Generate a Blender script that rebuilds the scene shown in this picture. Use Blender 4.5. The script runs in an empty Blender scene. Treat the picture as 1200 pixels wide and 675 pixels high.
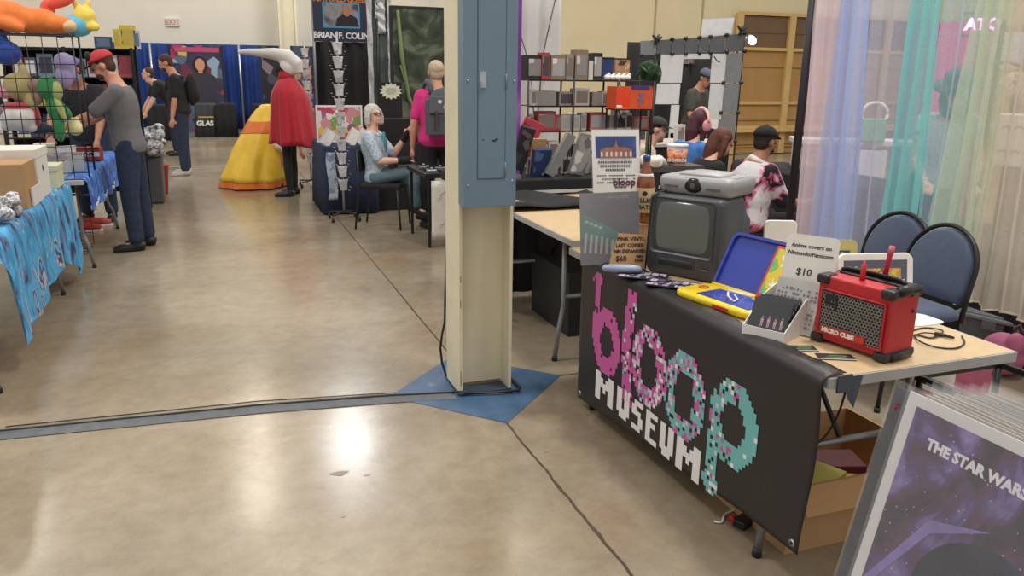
import bpy, bmesh, math, random
from mathutils import Vector, Matrix, Quaternion
random.seed(7)
C = bpy.context.scene.collection
PI = math.pi

# ------------------------------------------------------------------ camera
CAM_H, FPX, PITCH, ROLL, YAW = 1.57, 930.0, 15.2, 0.8, 20.2
_p, _r, _y = map(math.radians, (PITCH, ROLL, YAW))
FW = Vector((math.sin(_y)*math.cos(_p), math.cos(_y)*math.cos(_p), -math.sin(_p)))
_rt = Vector((math.cos(_y), -math.sin(_y), 0)); _up = _rt.cross(FW)
RT = _rt*math.cos(_r) + _up*math.sin(_r); UP = -_rt*math.sin(_r) + _up*math.cos(_r)
ORG = Vector((0, 0, CAM_H))
cd = bpy.data.cameras.new('camera'); cam = bpy.data.objects.new('camera', cd); C.objects.link(cam)
cd.sensor_width = 36; cd.lens = FPX/1200*36; cd.clip_start = 0.05; cd.clip_end = 200
cam.matrix_world = Matrix(((RT.x, UP.x, -FW.x, ORG.x), (RT.y, UP.y, -FW.y, ORG.y), (RT.z, UP.z, -FW.z, ORG.z), (0, 0, 0, 1)))
S = bpy.context.scene; S.camera = cam
# world points that photo pixels show, on a plane of known height / depth / side position
def ray(x, y): return FW*FPX + RT*(x-600) + UP*(337.5-y)
def at_z(x, y, z=0.0): d = ray(x, y); return ORG + d*((z-CAM_H)/d.z)
def at_x(x, y, X): d = ray(x, y); return ORG + d*(X/d.x)
def at_y(x, y, Y): d = ray(x, y); return ORG + d*(Y/d.y)
def at_d(x, y, D): return ORG + ray(x, y)*(D/FPX)

# ------------------------------------------------------------------ view, world, lamps
vs = S.view_settings
vs.view_transform = 'Standard'; vs.look = 'None'; vs.gamma = 1; vs.exposure = 0.0; vs.use_curve_mapping = False
S.cycles.use_denoising = True
S.cycles.max_bounces = 6; S.cycles.diffuse_bounces = 3; S.cycles.transparent_max_bounces = 16
W = bpy.data.worlds.new('hall_light'); S.world = W; W.use_nodes = True
nt = W.node_tree; nt.nodes.clear()
wo = nt.nodes.new('ShaderNodeOutputWorld'); bg = nt.nodes.new('ShaderNodeBackground')
tc = nt.nodes.new('ShaderNodeTexCoord'); sx = nt.nodes.new('ShaderNodeSeparateXYZ'); cr = nt.nodes.new('ShaderNodeValToRGB')
nt.links.new(tc.outputs['Generated'], sx.inputs[0]); nt.links.new(sx.outputs['Z'], cr.inputs[0])
nt.links.new(cr.outputs[0], bg.inputs[0]); nt.links.new(bg.outputs[0], wo.inputs[0])
cr.color_ramp.elements[0].position = 0.0; cr.color_ramp.elements[0].color = (.52, .49, .46, 1)
cr.color_ramp.elements[1].position = 1.0; cr.color_ramp.elements[1].color = (1.0, .97, .93, 1)
e = cr.color_ramp.elements.new(.35); e.color = (.80, .77, .72, 1)
bg.inputs[1].default_value = 0.92

def lamp(x, y, z, power, r=.35, col=(1, .96, .9)):
    l = bpy.data.lights.new('high_bay_lamp', 'AREA'); l.shape = 'DISK'; l.size = r*2; l.energy = power; l.color = col
    o = bpy.data.objects.new('high_bay_lamp', l); o.location = (x, y, z); C.objects.link(o)
ZL = 7.2
def lamp_for_glint(px, py, power, r, col):
    p = at_z(px, py); k = 1 + ZL/CAM_H
    lamp(p.x*k, p.y*k, ZL, power, r, col)
lamp_for_glint(412, 522, 190, .5, (.93, .96, 1))
lamp_for_glint(305, 574, 75, .28, (1, .93, .8))
lamp_for_glint(303, 497, 50, .2, (1, .93, .8))
lamp_for_glint(30, 612, 60, .24, (1, .95, .84))
lamp_for_glint(372, 352, 120, 1.1, (1, .95, .86))
lamp_for_glint(590, 640, 45, .5, (1, .93, .8))
lamp(3.0, 2.2, ZL, 260, .5); lamp(-2.5, 4.5, ZL, 200, .5); lamp(6.5, 7.5, ZL, 260, .5)

# ------------------------------------------------------------------ materials
def lin(c):
    return tuple(((v/12.92) if v <= .04045 else ((v+.055)/1.055)**2.4) for v in c)
def hx(s):
    s = s.lstrip('#'); return lin(tuple(int(s[i:i+2], 16)/255 for i in (0, 2, 4)))
_mats = {}
def mat(name, color, rough=.6, metal=0.0, var=.08, scale=12, spec=.5, bump=0.0, alpha=1.0, trans=0.0, emit=0.0, sheen=0.0):
    if name in _mats: return _mats[name]
    m = bpy.data.materials.new(name); m.use_nodes = True; n = m.node_tree.nodes; L = m.node_tree.links
    b = n['Principled BSDF']; c = hx(color) if isinstance(color, str) else color
    b.inputs['Roughness'].default_value = rough; b.inputs['Metallic'].default_value = metal
    b.inputs['Specular IOR Level'].default_value = spec
    tcn = n.new('ShaderNodeTexCoord'); nz = n.new('ShaderNodeTexNoise'); nz.inputs['Scale'].default_value = scale; nz.inputs['Detail'].default_value = 4
    L.new(tcn.outputs['Object'], nz.inputs['Vector'])
    r = n.new('ShaderNodeValToRGB'); L.new(nz.outputs[0], r.inputs[0])
    r.color_ramp.elements[0].position = .3; r.color_ramp.elements[1].position = .7
    r.color_ramp.elements[0].color = (*[v*(1-var) for v in c], 1); r.color_ramp.elements[1].color = (*[min(1, v*(1+var)) for v in c], 1)
    L.new(r.outputs[0], b.inputs['Base Color'])
    if bump:
        nb = n.new('ShaderNodeTexNoise'); nb.inputs['Scale'].default_value = scale*6; L.new(tcn.outputs['Object'], nb.inputs['Vector'])
        bp = n.new('ShaderNodeBump'); bp.inputs['Strength'].default_value = bump; bp.inputs['Distance'].default_value = .01
        L.new(nb.outputs[0], bp.inputs['Height']); L.new(bp.outputs[0], b.inputs['Normal'])
    if alpha < 1: b.inputs['Alpha'].default_value = alpha
    if trans: b.inputs['Transmission Weight'].default_value = trans
    if sheen: b.inputs['Sheen Weight'].default_value = sheen
    if emit:
        b.inputs['Emission Color'].default_value = (*c, 1); b.inputs['Emission Strength'].default_value = emit
    _mats[name] = m; return m

def patch_mat(name, stops, scale=8, rough=.6, kind='noise', stretch=(1, 1, 1), detail=3, distort=0.0, spec=.4, const=True, metal=0):
    """patches of several colours: stops = [(position, '#hex'), ...]"""
    if name in _mats: return _mats[name]
    m = bpy.data.materials.new(name); m.use_nodes = True; n = m.node_tree.nodes; L = m.node_tree.links; b = n['Principled BSDF']
    b.inputs['Roughness'].default_value = rough; b.inputs['Specular IOR Level'].default_value = spec; b.inputs['Metallic'].default_value = metal
    tcn = n.new('ShaderNodeTexCoord'); mp = n.new('ShaderNodeMapping'); mp.inputs['Scale'].default_value = stretch
    L.new(tcn.outputs['Object'], mp.inputs[0])
    if kind == 'voronoi':
        t = n.new('ShaderNodeTexVoronoi'); t.inputs['Scale'].default_value = scale
        hs = n.new('ShaderNodeSeparateColor'); L.new(mp.outputs[0], t.inputs['Vector']); L.new(t.outputs['Color'], hs.inputs[0]); src = hs.outputs[0]
    elif kind == 'wave':
        t = n.new('ShaderNodeTexWave'); t.inputs['Scale'].default_value = scale; t.inputs['Distortion'].default_value = distort; L.new(mp.outputs[0], t.inputs['Vector']); src = t.outputs['Fac']
    else:
        t = n.new('ShaderNodeTexNoise'); t.inputs['Scale'].default_value = scale; t.inputs['Detail'].default_value = detail; t.inputs['Distortion'].default_value = distort
        L.new(mp.outputs[0], t.inputs['Vector']); src = t.outputs[0]
    r = n.new('ShaderNodeValToRGB'); L.new(src, r.inputs[0]); cr_ = r.color_ramp; cr_.interpolation = 'CONSTANT' if const else 'LINEAR'
    cr_.elements[0].position = stops[0][0]; cr_.elements[0].color = (*hx(stops[0][1]), 1)
    cr_.elements[1].position = stops[1][0]; cr_.elements[1].color = (*hx(stops[1][1]), 1)
    for p, h in stops[2:]:
        q = cr_.elements.new(p); q.color = (*hx(h), 1)
    L.new(r.outputs[0], b.inputs['Base Color'])
    _mats[name] = m; return m

def sheer_mat(name, color, op=.55):
    m = bpy.data.materials.new(name); m.use_nodes = True; n = m.node_tree.nodes; L = m.node_tree.links; n.clear()
    o = n.new('ShaderNodeOutputMaterial'); d = n.new('ShaderNodeBsdfDiffuse'); t = n.new('ShaderNodeBsdfTranslucent'); tr = n.new('ShaderNodeBsdfTransparent')
    a = n.new('ShaderNodeMixShader'); b_ = n.new('ShaderNodeMixShader')
    c = hx(color); d.inputs[0].default_value = (*c, 1); t.inputs[0].default_value = (*c, 1); tr.inputs[0].default_value = (*[.93+.07*v for v in c], 1)
    a.inputs[0].default_value = .45; L.new(d.outputs[0], a.inputs[1]); L.new(t.outputs[0], a.inputs[2])
    tcn = n.new('ShaderNodeTexCoord'); w = n.new('ShaderNodeTexNoise'); w.inputs['Scale'].default_value = 90
    L.new(tcn.outputs['Object'], w.inputs['Vector'])
    mr = n.new('ShaderNodeMapRange'); mr.inputs['To Min'].default_value = op-.08; mr.inputs['To Max'].default_value = op+.08; L.new(w.outputs[0], mr.inputs[0])
    L.new(mr.outputs[0], b_.inputs[0]); L.new(tr.outputs[0], b_.inputs[1]); L.new(a.outputs[0], b_.inputs[2]); L.new(b_.outputs[0], o.inputs[0])
    return m

BLACK = mat('black_plastic', '#1c1c1e', .45); BLACKC = mat('black_cloth', '#1f1e20', .9, bump=.15); STEEL = mat('grey_steel', '#8a8c90', .35, .6)
DSTEEL = mat('dark_steel', '#3a3b3f', .4, .5); WHITE = mat('white_plastic', '#e6e3de', .4, var=.03); CARD = mat('brown_cardboard', '#b58e63', .85, scale=5)
PAPER = mat('white_paper', '#e8e5df', .8, var=.03); SKIN = mat('skin_light', '#c98f76', .55, var=.05); SKIN2 = mat('skin_pale', '#d9a892', .55, var=.05)
SKIN3 = mat('skin_tan', '#a87359', .55, var=.05); SILVER = mat('silver_metal', '#b9bcc2', .3, .8)
NAVY = mat('navy_cloth', '#2a3350', .9, bump=.1); DARKWIRE = mat('black_wire', '#222226', .4, .3); CLEAR = mat('clear_sleeve', '#dfe0e2', .08, alpha=.07, spec=.9)
INK = mat('black_ink', '#26242a', .8); EYE = mat('eye_dark', '#1b1512', .2); SHOE = mat('black_shoe_leather', '#1d1b1c', .5)
JEAN = mat('blue_denim', '#2f3f5a', .85, var=.18, scale=20, bump=.1); WOOD = mat('pale_wood', '#c9a86c', .6, scale=4)

# ------------------------------------------------------------------ mesh builder
class MB:
    def __init__(s): s.v = []; s.f = []; s.m = []; s.s = []
    def add(s, vs_, fs, m=0, smooth=False):
        k = len(s.v); s.v += [tuple(v) for v in vs_]
        for f in fs: s.f.append([i+k for i in f]); s.m.append(m); s.s.append(smooth)
        return s
    def box(s, c, d, m=0, R=None, taper=1.0):
        x, y, z = d[0]/2, d[1]/2, d[2]/2; c = Vector(c)
        vs_ = [Vector((a*x*(taper if q > 0 else 1), b*y*(taper if q > 0 else 1), q*z)) for q in (-1, 1) for a, b in ((-1, -1), (1, -1), (1, 1), (-1, 1))]
        if R is not None: vs_ = [R @ v for v in vs_]
        return s.add([v+c for v in vs_], [(3, 2, 1, 0), (4, 5, 6, 7), (0, 1, 5, 4), (1, 2, 6, 5), (2, 3, 7, 6), (3, 0, 4, 7)], m)
    def bb(s, a, b, m=0):
        return s.box([(a[i]+b[i])/2 for i in range(3)], [abs(b[i]-a[i]) for i in range(3)], m)
    def tube(s, pts, r, n=8, m=0, smooth=True, squash=1.0):
        pts = [Vector(p) for p in pts]; N = len(pts)
        rs = r if isinstance(r, (list, tuple)) else [r]*N
        T = [(pts[min(i+1, N-1)]-pts[max(i-1, 0)]).normalized() for i in range(N)]
        u = T[0].orthogonal().normalized(); vs_ = []
        for i in range(N):
            u = (u - T[i]*u.dot(T[i])).normalized(); w = T[i].cross(u)
            for k in range(n):
                a = 2*PI*k/n; vs_.append(pts[i]+u*math.cos(a)*rs[i]+w*math.sin(a)*rs[i]*squash)
        fs = [(i*n+k, i*n+(k+1) % n, (i+1)*n+(k+1) % n, (i+1)*n+k) for i in range(N-1) for k in range(n)]
        fs += [tuple(range(n-1, -1, -1)), tuple((N-1)*n+k for k in range(n))]
        return s.add(vs_, fs, m, smooth)
    def lathe(s, prof, c=(0, 0, 0), n=20, m=0, smooth=True):
        vs_ = []; c = Vector(c)
        for r, z in prof:
            for k in range(n):
                a = 2*PI*k/n; vs_.append(c+Vector((r*math.cos(a), r*math.sin(a), z)))
        N = len(prof); fs = [(i*n+k, i*n+(k+1) % n, (i+1)*n+(k+1) % n, (i+1)*n+k) for i in range(N-1) for k in range(n)]
        fs += [tuple(range(n-1, -1, -1)), tuple((N-1)*n+k for k in range(n))]
        return s.add(vs_, fs, m, smooth)
    def ell(s, c, r, R=None, m=0, nu=14, nv=9):
        c = Vector(c); r = r if isinstance(r, (list, tuple)) else (r, r, r); vs_ = []
        for j in range(1, nv):
            t = PI*j/nv
            for k in range(nu):
                a = 2*PI*k/nu; vs_.append(Vector((r[0]*math.sin(t)*math.cos(a), r[1]*math.sin(t)*math.sin(a), r[2]*math.cos(t))))
        vs_ += [Vector((0, 0, r[2])), Vector((0, 0, -r[2]))]
        if R is not None: vs_ = [R @ v for v in vs_]
        fs = [(j*nu+k, (j+1)*nu+k, (j+1)*nu+(k+1) % nu, j*nu+(k+1) % nu) for j in range(nv-2) for k in range(nu)]
        t, b = len(vs_)-2, len(vs_)-1
        fs += [(t, k, (k+1) % nu) for k in range(nu)] + [(b, (nv-2)*nu+(k+1) % nu, (nv-2)*nu+k) for k in range(nu)]
        return s.add([v+c for v in vs_], fs, m, True)
    def grid(s, fn, nu, nv, th=(0, 0, .004), m=0, smooth=True):
        """closed sheet: fn(u,v) in 0..1, thickened by th (vector)"""
        th = Vector(th); P = [[Vector(fn(i/nu, j/nv)) for j in range(nv+1)] for i in range(nu+1)]
        A = [p for r in P for p in r]; K = len(A); w = nv+1
        vs_ = A+[p+th for p in A]; fs = []
        for i in range(nu):
            for j in range(nv):
                a, b, c, d = i*w+j, (i+1)*w+j, (i+1)*w+j+1, i*w+j+1
                fs += [(a, b, c, d), (K+d, K+c, K+b, K+a)]
        for i in range(nu):
            for j in (0, nv):
                a, b = i*w+j, (i+1)*w+j; fs.append((a, K+a, K+b, b) if j == 0 else (b, K+b, K+a, a))
        for j in range(nv):
            for i in (0, nu):
                a, b = i*w+j, i*w+j+1; fs.append((b, K+b, K+a, a) if i == 0 else (a, K+a, K+b, b))
        return s.add(vs_, fs, m, smooth)
    def prism(s, poly, o, ux, uy, d, m=0, smooth=False):
        """2-D polygon laid in the plane (o,ux,uy), extruded by vector d"""
        o, ux, uy, d = map(Vector, (o, ux, uy, d)); n = len(poly)
        A = [o+ux*p[0]+uy*p[1] for p in poly]
        return s.add(A+[a+d for a in A], [tuple(range(n-1, -1, -1)), tuple(range(n, 2*n))]+[(i, (i+1) % n, n+(i+1) % n, n+i) for i in range(n)], m, smooth)
    def ring_loft(s, rings, m=0, smooth=True):
        n = len(rings[0]); vs_ = [p for r in rings for p in r]; N = len(rings)
        fs = [(i*n+k, i*n+(k+1) % n, (i+1)*n+(k+1) % n, (i+1)*n+k) for i in range(N-1) for k in range(n)]
        fs += [tuple(range(n-1, -1, -1)), tuple((N-1)*n+k for k in range(n))]
        return s.add(vs_, fs, m, smooth)
    def build(s, name, mats, parent=None, bevel=0, voxel=0, smooth_it=0, loc=None, rz=0, fix=True):
        me = bpy.data.meshes.new(name); me.from_pydata(s.v, [], s.f)
        mats = mats if isinstance(mats, (list, tuple)) else [mats]
        for mm in mats: me.materials.append(mm)
        me.polygons.foreach_set('material_index', s.m); me.polygons.foreach_set('use_smooth', s.s); me.update()
        if fix:
            bm = bmesh.new(); bm.from_mesh(me); bmesh.ops.recalc_face_normals(bm, faces=bm.faces); bm.to_mesh(me); bm.free()
        o = bpy.data.objects.new(name, me); C.objects.link(o)
        if parent: o.parent = parent
        if loc is not None: o.location = loc
        o.rotation_euler.z = rz
        if voxel:
            md = o.modifiers.new('r', 'REMESH'); md.mode = 'VOXEL'; md.voxel_size = voxel; md.use_smooth_shade = True
            if smooth_it:
                sm = o.modifiers.new('s', 'SMOOTH'); sm.factor = .5; sm.iterations = smooth_it
            dg = bpy.context.evaluated_depsgraph_get(); new = bpy.data.meshes.new_from_object(o.evaluated_get(dg))
            o.modifiers.clear(); o.data = new
            if len(new.materials) == 0: new.materials.append(mats[0])
        if bevel:
            md = o.modifiers.new('bevel', 'BEVEL'); md.width = bevel; md.segments = 2; md.limit_method = 'ANGLE'; md.angle_limit = .6
        return o

def tag(o, label, cat, group=None, kind=None):
    o['label'] = label; o['category'] = cat
    if group: o['group'] = group
    if kind: o['kind'] = kind
    return o
def thing(name, label, cat, loc=(0, 0, 0), rz=0, group=None):
    o = bpy.data.objects.new(name, None); C.objects.link(o); o.empty_display_size = .1
    o.location = loc; o.rotation_euler = (0, 0, rz); return tag(o, label, cat, group)
def struct(o): o['kind'] = 'structure'; return o
def dup(root, loc, rz, label, group=None):
    r = root.copy(); C.objects.link(r); r.location = loc; r.rotation_euler = (0, 0, rz); r['label'] = label
    if group: r['group'] = group
    for ch in list(root.children):
        c = ch.copy(); C.objects.link(c); c.parent = r
        for g in ch.children: d = g.copy(); C.objects.link(d); d.parent = c
    return r
def text(name, string, size, m, o, ux, uy, parent=None, bold=0.0, align='LEFT', shear=0.0, depth=.0012, space=1.0):
    """lettering lying in the plane through o; ux reads along the line, uy is up"""
    cu = bpy.data.curves.new(name, 'FONT'); cu.body = string; cu.size = size; cu.extrude = depth/2; cu.offset = bold; cu.align_x = align; cu.shear = shear; cu.space_character = space
    cu.resolution_u = 2
    t = bpy.data.objects.new(name, cu); C.objects.link(t)
    dg = bpy.context.evaluated_depsgraph_get(); me = bpy.data.meshes.new_from_object(t.evaluated_get(dg))
    bpy.data.objects.remove(t); me.name = name
    ux = Vector(ux).normalized(); uy = Vector(uy); uy = (uy-ux*uy.dot(ux)).normalized(); n = ux.cross(uy); o = Vector(o)
    me.transform(Matrix(((ux.x, uy.x, n.x, o.x), (ux.y, uy.y, n.y, o.y), (ux.z, uy.z, n.z, o.z), (0, 0, 0, 1))))
    me.materials.clear(); me.materials.append(m)
    ob = bpy.data.objects.new(name, me); C.objects.link(ob)
    if parent: ob.parent = parent
    return ob
def rotm(ax, deg): return Matrix.Rotation(math.radians(deg), 3, ax)

# ------------------------------------------------------------------ floor, walls, column base
def floor_mat():
    m = bpy.data.materials.new('polished_concrete'); m.use_nodes = True; n = m.node_tree.nodes; L = m.node_tree.links; b = n['Principled BSDF']
    t = n.new('ShaderNodeTexCoord')
    def noise(sc, det=5, dist=0.0, rough=.6):
        q = n.new('ShaderNodeTexNoise'); q.inputs['Scale'].default_value = sc; q.inputs['Detail'].default_value = det; q.inputs['Distortion'].default_value = dist; q.inputs['Roughness'].default_value = rough
        L.new(t.outputs['Object'], q.inputs['Vector']); return q
    def ramp(src, a, b_, p0=.35, p1=.65):
        r = n.new('ShaderNodeValToRGB'); r.color_ramp.elements[0].position = p0; r.color_ramp.elements[1].position = p1
        r.color_ramp.elements[0].color = (*hx(a), 1); r.color_ramp.elements[1].color = (*hx(b_), 1); L.new(src, r.inputs[0]); return r
    def mix(f, a, b_, mode='MIX'):
        q = n.new('ShaderNodeMix'); q.data_type = 'RGBA'; q.blend_type = mode
        if isinstance(f, float): q.inputs[0].default_value = f
        else: L.new(f, q.inputs[0])
        L.new(a, q.inputs[6]); L.new(b_, q.inputs[7]); return q.outputs[2]
    base = ramp(noise(.55, 6, .3).outputs[0], '#8e806b', '#aea28e')
    amber = ramp(noise(.9, 3).outputs[0], '#8a6c47', '#9a7d58')  # amber mottling: stain plus the gown's orange reflection, put into the base colour
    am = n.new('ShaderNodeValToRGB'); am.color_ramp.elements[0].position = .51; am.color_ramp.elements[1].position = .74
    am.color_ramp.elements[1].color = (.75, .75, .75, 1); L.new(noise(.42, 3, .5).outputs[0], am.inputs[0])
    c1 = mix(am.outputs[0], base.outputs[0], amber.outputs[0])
    fine = ramp(noise(9, 8, .2, .7).outputs[0], '#c9c3bb', '#ffffff', .3, .7)
    c2 = mix(.6, c1, fine.outputs[0], 'MULTIPLY')
    speck = ramp(noise(160, 2).outputs[0], '#b8b3ab', '#ffffff', .28, .42)
    c3 = mix(.35, c2, speck.outputs[0], 'MULTIPLY')
    L.new(c3, b.inputs['Base Color'])
    rr = n.new('ShaderNodeMapRange'); rr.inputs['To Min'].default_value = .15; rr.inputs['To Max'].default_value = .26
    L.new(noise(3, 6).outputs[0], rr.inputs[0]); L.new(rr.outputs[0], b.inputs['Roughness'])
    b.inputs['Specular IOR Level'].default_value = .5
    bp = n.new('ShaderNodeBump'); bp.inputs['Strength'].default_value = .06; bp.inputs['Distance'].default_value = .02
    L.new(noise(2.2, 4).outputs[0], bp.inputs['Height']); L.new(bp.outputs[0], b.inputs['Normal'])
    return m
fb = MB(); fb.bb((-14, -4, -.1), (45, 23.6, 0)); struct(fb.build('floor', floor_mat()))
CREAM = mat('cream_painted_wall', '#eee7d8', .8, var=.02, scale=2); CREAM2 = mat('yellow_cream_wall', '#d6c8a4', .8, var=.03, scale=2)
YF = 23.5; YR = 14.0
wb = MB(); wb.bb((-14, YF, 0), (6.2, YF+.2, 9)); struct(wb.build('wall_back', CREAM))
wb = MB(); wb.bb((6.0, YR+.2, 0), (6.2, YF, 9)); struct(wb.build('wall_side', CREAM))
wb = MB(); wb.bb((6.0, YR, 0), (45, YR+.2, 9)); struct(wb.build('wall_right', CREAM2))
# vertical panel joints of the right wall
for i, px in enumerate((767, 822)):
    p = at_y(px, 30, YR); s_ = MB(); s_.bb((p.x-.02, YR-.012, 0), (p.x+.02, YR, 9)); struct(s_.build('trim_%d' % (i+1), mat('wall_seam', '#ab9970', .8)))
# tan wooden panelling with pale battens on the right wall
TAN = mat('tan_board', '#ab834c', .7, var=.07, scale=3); BROWN = mat('brown_slats', '#6f573f', .7, var=.1, scale=3)
pl = at_y(857, 90, YR); zt = at_y(900, 17, YR).z; zm = at_y(900, 58, YR).z; zl = at_y(900, 152, YR).z
tw = thing('wood_panelling', 'tan wood panelling with pale battens on the wall behind the man in the floral shirt', 'wall panel', (pl.x, YR-.08, 0))
q = MB(); q.bb((0, 0, .02), (9, .07, zm)); q.build('lower_board', TAN, tw)
q = MB(); q.bb((0, 0, zm), (9, .07, zt)); q.build('upper_board', BROWN, tw, )
for k in range(7):
    x_ = (at_y(918, 90, YR).x-pl.x) + (k-1)*1.25
    if x_ < 0: x_ = 0.03
    q = MB(); q.bb((x_-.07, -.07, .02), (x_+.07, 0, zt)); q.build('batten', WOOD, tw)
for z_ in (zt, zm, zm-1.05, zl, .55):
    q = MB(); q.bb((0, -.05 if z_ != zl else -.16, z_-.03), (9, 0, z_+.03)); q.build('rail', WOOD, tw)
    q = MB(); q.bb((0, -.012, z_-.36), (9, 0, z_-.345)); q.build('groove', BROWN, tw)
# floor joints, cable cover, painted diamond
JX, JY = 1.155, 3.655
JM = mat('floor_joint', '#4f4235', .9, var=.3, scale=30)
def strip(name, pts, w, m, z=.002, h=.002):
    b = MB(); n = len(pts)
    L_, R_ = [], []
    for i, p in enumerate(pts):
        d = Vector(pts[min(i+1, n-1)])-Vector(pts[max(i-1, 0)]); d.z = 0; d.normalize(); s = Vector((-d.y, d.x, 0))
        ww = w*(1+random.uniform(-.25, .25)) if name.startswith('trim') else w
        L_.append(Vector(p)+s*ww/2); R_.append(Vector(p)-s*ww/2)
    for i in range(n-1):
        a, b_, c, d = L_[i], L_[i+1], R_[i+1], R_[i]
        vs_ = [Vector((q.x, q.y, z)) for q in (a, b_, c, d)]+[Vector((q.x, q.y, z+h)) for q in (a, b_, c, d)]
        b.add(vs_, [(3, 2, 1, 0), (4, 5, 6, 7), (0, 1, 5, 4), (1, 2, 6, 5), (2, 3, 7, 6), (3, 0, 4, 7)])
    return b.build(name, m)
def jl(a, b, n, jit=.004):
    return [(a[0]+(b[0]-a[0])*i/n+random.uniform(-jit, jit), a[1]+(b[1]-a[1])*i/n+random.uniform(-jit, jit), 0) for i in range(n+1)]
struct(strip('trim_3', jl((JX, 3.18), (JX-.01, .4), 60), .013, JM, .0005, .001))
struct(strip('trim_4', jl((JX, 4.1), (JX+.01, 23), 90, .002), .012, JM, .0005, .001))
struct(strip('trim_5', jl((1.62, JY), (6, JY), 50), .011, JM, .0005, .001))
struct(strip('trim_6', jl((-9, 14.2), (JX, 14.2), 40), .03, mat('pale_floor_joint', '#b3aa9b', .7), .0005, .001))
BLUEP = patch_mat('blue_floor_paint', [(0, '#34506f'), (.42, '#3f5c7c'), (.66, '#4c6b8b'), (.73, '#8b8f90')], 7, .35, const=False, spec=.5)
d = MB(); d.prism([(.70-JX, 0), (0, -.475), (1.63-JX, 0), (0, .47)], (JX, JY, .0012), (1, 0, 0), (0, 1, 0), (0, 0, .0015)); struct(d.build('trim_7', BLUEP))
gs = mat('grey_duct_tape', '#5d6064', .4, var=.15, scale=25)
cc = thing('cable_cover', 'long low grey taped cable cover running across the aisle to the column', 'cable cover', (0, 0, 0))
pts = [(-6, 4.36, 0), (-3, 4.03, 0), (-.997, 3.765, 0), (.1, 3.70, 0), (.72, 3.62, 0), (1.01, 3.56, 0)]
b = MB(); rings = []
for i, p in enumerate(pts):
    w = .055 if i < 4 else (.05 if i < 5 else .035)
    rings.append([Vector((p[0], p[1]+a*w, .0035+h)) for a, h in ((-1, 0), (-.45, .010), (0, .016), (.45, .010), (1, 0), (0, -.001))])
b.ring_loft(rings, 0, False); b.build('cover_strip', gs, cc)
rg = [Vector((p[0], p[1]+.004, .0215)) for p in pts]
b = MB(); b.tube(rg, .006, 6); b.build('cable_ridge', mat('dark_tape_ridge', '#2c2d31', .4), cc)
b = MB(); b.tube([Vector((p[0], p[1]+.085+.01*math.sin(i*2), .004)) for i, p in enumerate(pts[2:5])], .0025, 6); b.build('loose_thread', mat('thread_dark', '#3a3632', .8), cc)

# column: an I-section steel post, cream paint
CP = mat('cream_column_paint', '#e2d9bd', .5, var=.04, scale=6)
col = thing('steel_column', 'cream painted steel I-beam column standing on the blue painted diamond', 'column', (1.17, 3.66, 0))
b = MB(); b.bb((-.135, -.11, .012), (-.118, .13, 6.9)); b.build('flange', CP, col, bevel=.003)
b = MB(); b.bb((.122, -.11, .012), (.139, .13, 6.9)); b.build('flange', CP, col, bevel=.003)
b = MB(); b.bb((-.118, .0, .012), (.122, .014, 6.9)); b.build('web', CP, col)
b = MB(); b.bb((-.136, -.112, .0030), (.14, .132, .012)); b.build('base_plate', mat('base_plate_blue', '#34455c', .5, var=.2), col)
rim = mat('chipped_primer', '#8c6f45', .8, var=.3, scale=60)
b = MB()
for i in range(16):
    z_ = random.uniform(.03, 1.4); x_ = random.choice((-.1355, .1395)) - .0005
    b.box((x_ if x_ > 0 else x_+.008, -.1103, z_), (.004, .001, random.uniform(.01, .05)))
b.box((0, -.0008, .02), (.236, .0012, .012)); b.build('chipped_edge', rim, col)
EB = mat('grey_enamel', '#6f8698', .38, var=.02)
eb = thing('electrical_panel', 'tall grey blue electrical panel box mounted on the cream column', 'electrical box', ((at_y(546, 100, 3.44).x+at_y(603, 100, 3.44).x)/2, 3.495, at_y(575, 242, 3.44).z))
b = MB(); b.bb((-.118, -.05, 0), (.118, .055, 1.25)); b.build('cabinet', EB, eb, bevel=.003)
b = MB(); b.bb((-.126, -.058, .0), (.126, -.05, 1.25)); b.build('cover', EB, eb, bevel=.002)
dk = mat('panel_groove', '#4b5d6b', .5)
b = MB()
b.bb((-.062, -.0596, .13), (-.0595, -.058, 1.2)); b.bb((.0695, -.0596, .13), (.072, -.058, 1.2)); b.bb((-.062, -.0596, .127), (.072, -.058, .1295))
b.build('groove', dk, eb)
b = MB(); b.bb((-.0585, -.0605, .131), (.0685, -.058, 1.2)); dr = b.build('door', EB, eb)
b = MB(); b.bb((-.05, -.064, .53), (-.024, -.0605, .60)); b.bb((-.046, -.069, .535), (-.03, -.064, .56)); b.build('latch', mat('latch_grey', '#b4bdc4', .3, .5), dr)
for z_ in (.17, .56, .98):
    b = MB(); b.tube([(.071, -.062, z_-.03), (.071, -.062, z_+.03)], .0035, 8); b.build('hinge', EB, dr)
for x_, z_ in ((-.105, .56), (.112, .56), (.107, .115), (-.105, .1)):
    b = MB(); b.ell((x_, -.0585, z_), (.006, .004, .006)); b.build('screw', SILVER, eb)
b = MB(); b.box((.015, -.0609, .30), (.022, .0008, .009)); b.box((.03, -.0609, .306), (.012, .0008, .007)); b.box((-.035, -.0609, .305), (.006, .0008, .006)); b.build('scratch', mat('scratch_dark', '#2f3a44', .8), dr)
cb = MB(); cb.tube([(1.05, 3.83, .75), (1.045, 3.83, .55)]+[tuple(at_y(x_, y_, 3.82)) for x_, y_ in ((521, 378), (518, 392), (516, 408), (518, 425), (523, 441))]+[(1.06, 3.80, .018)], .006, 8)
tag(cb.build('power_lead', BLACK), 'black cord hanging down the left face of the cream column', 'cord')
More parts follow.
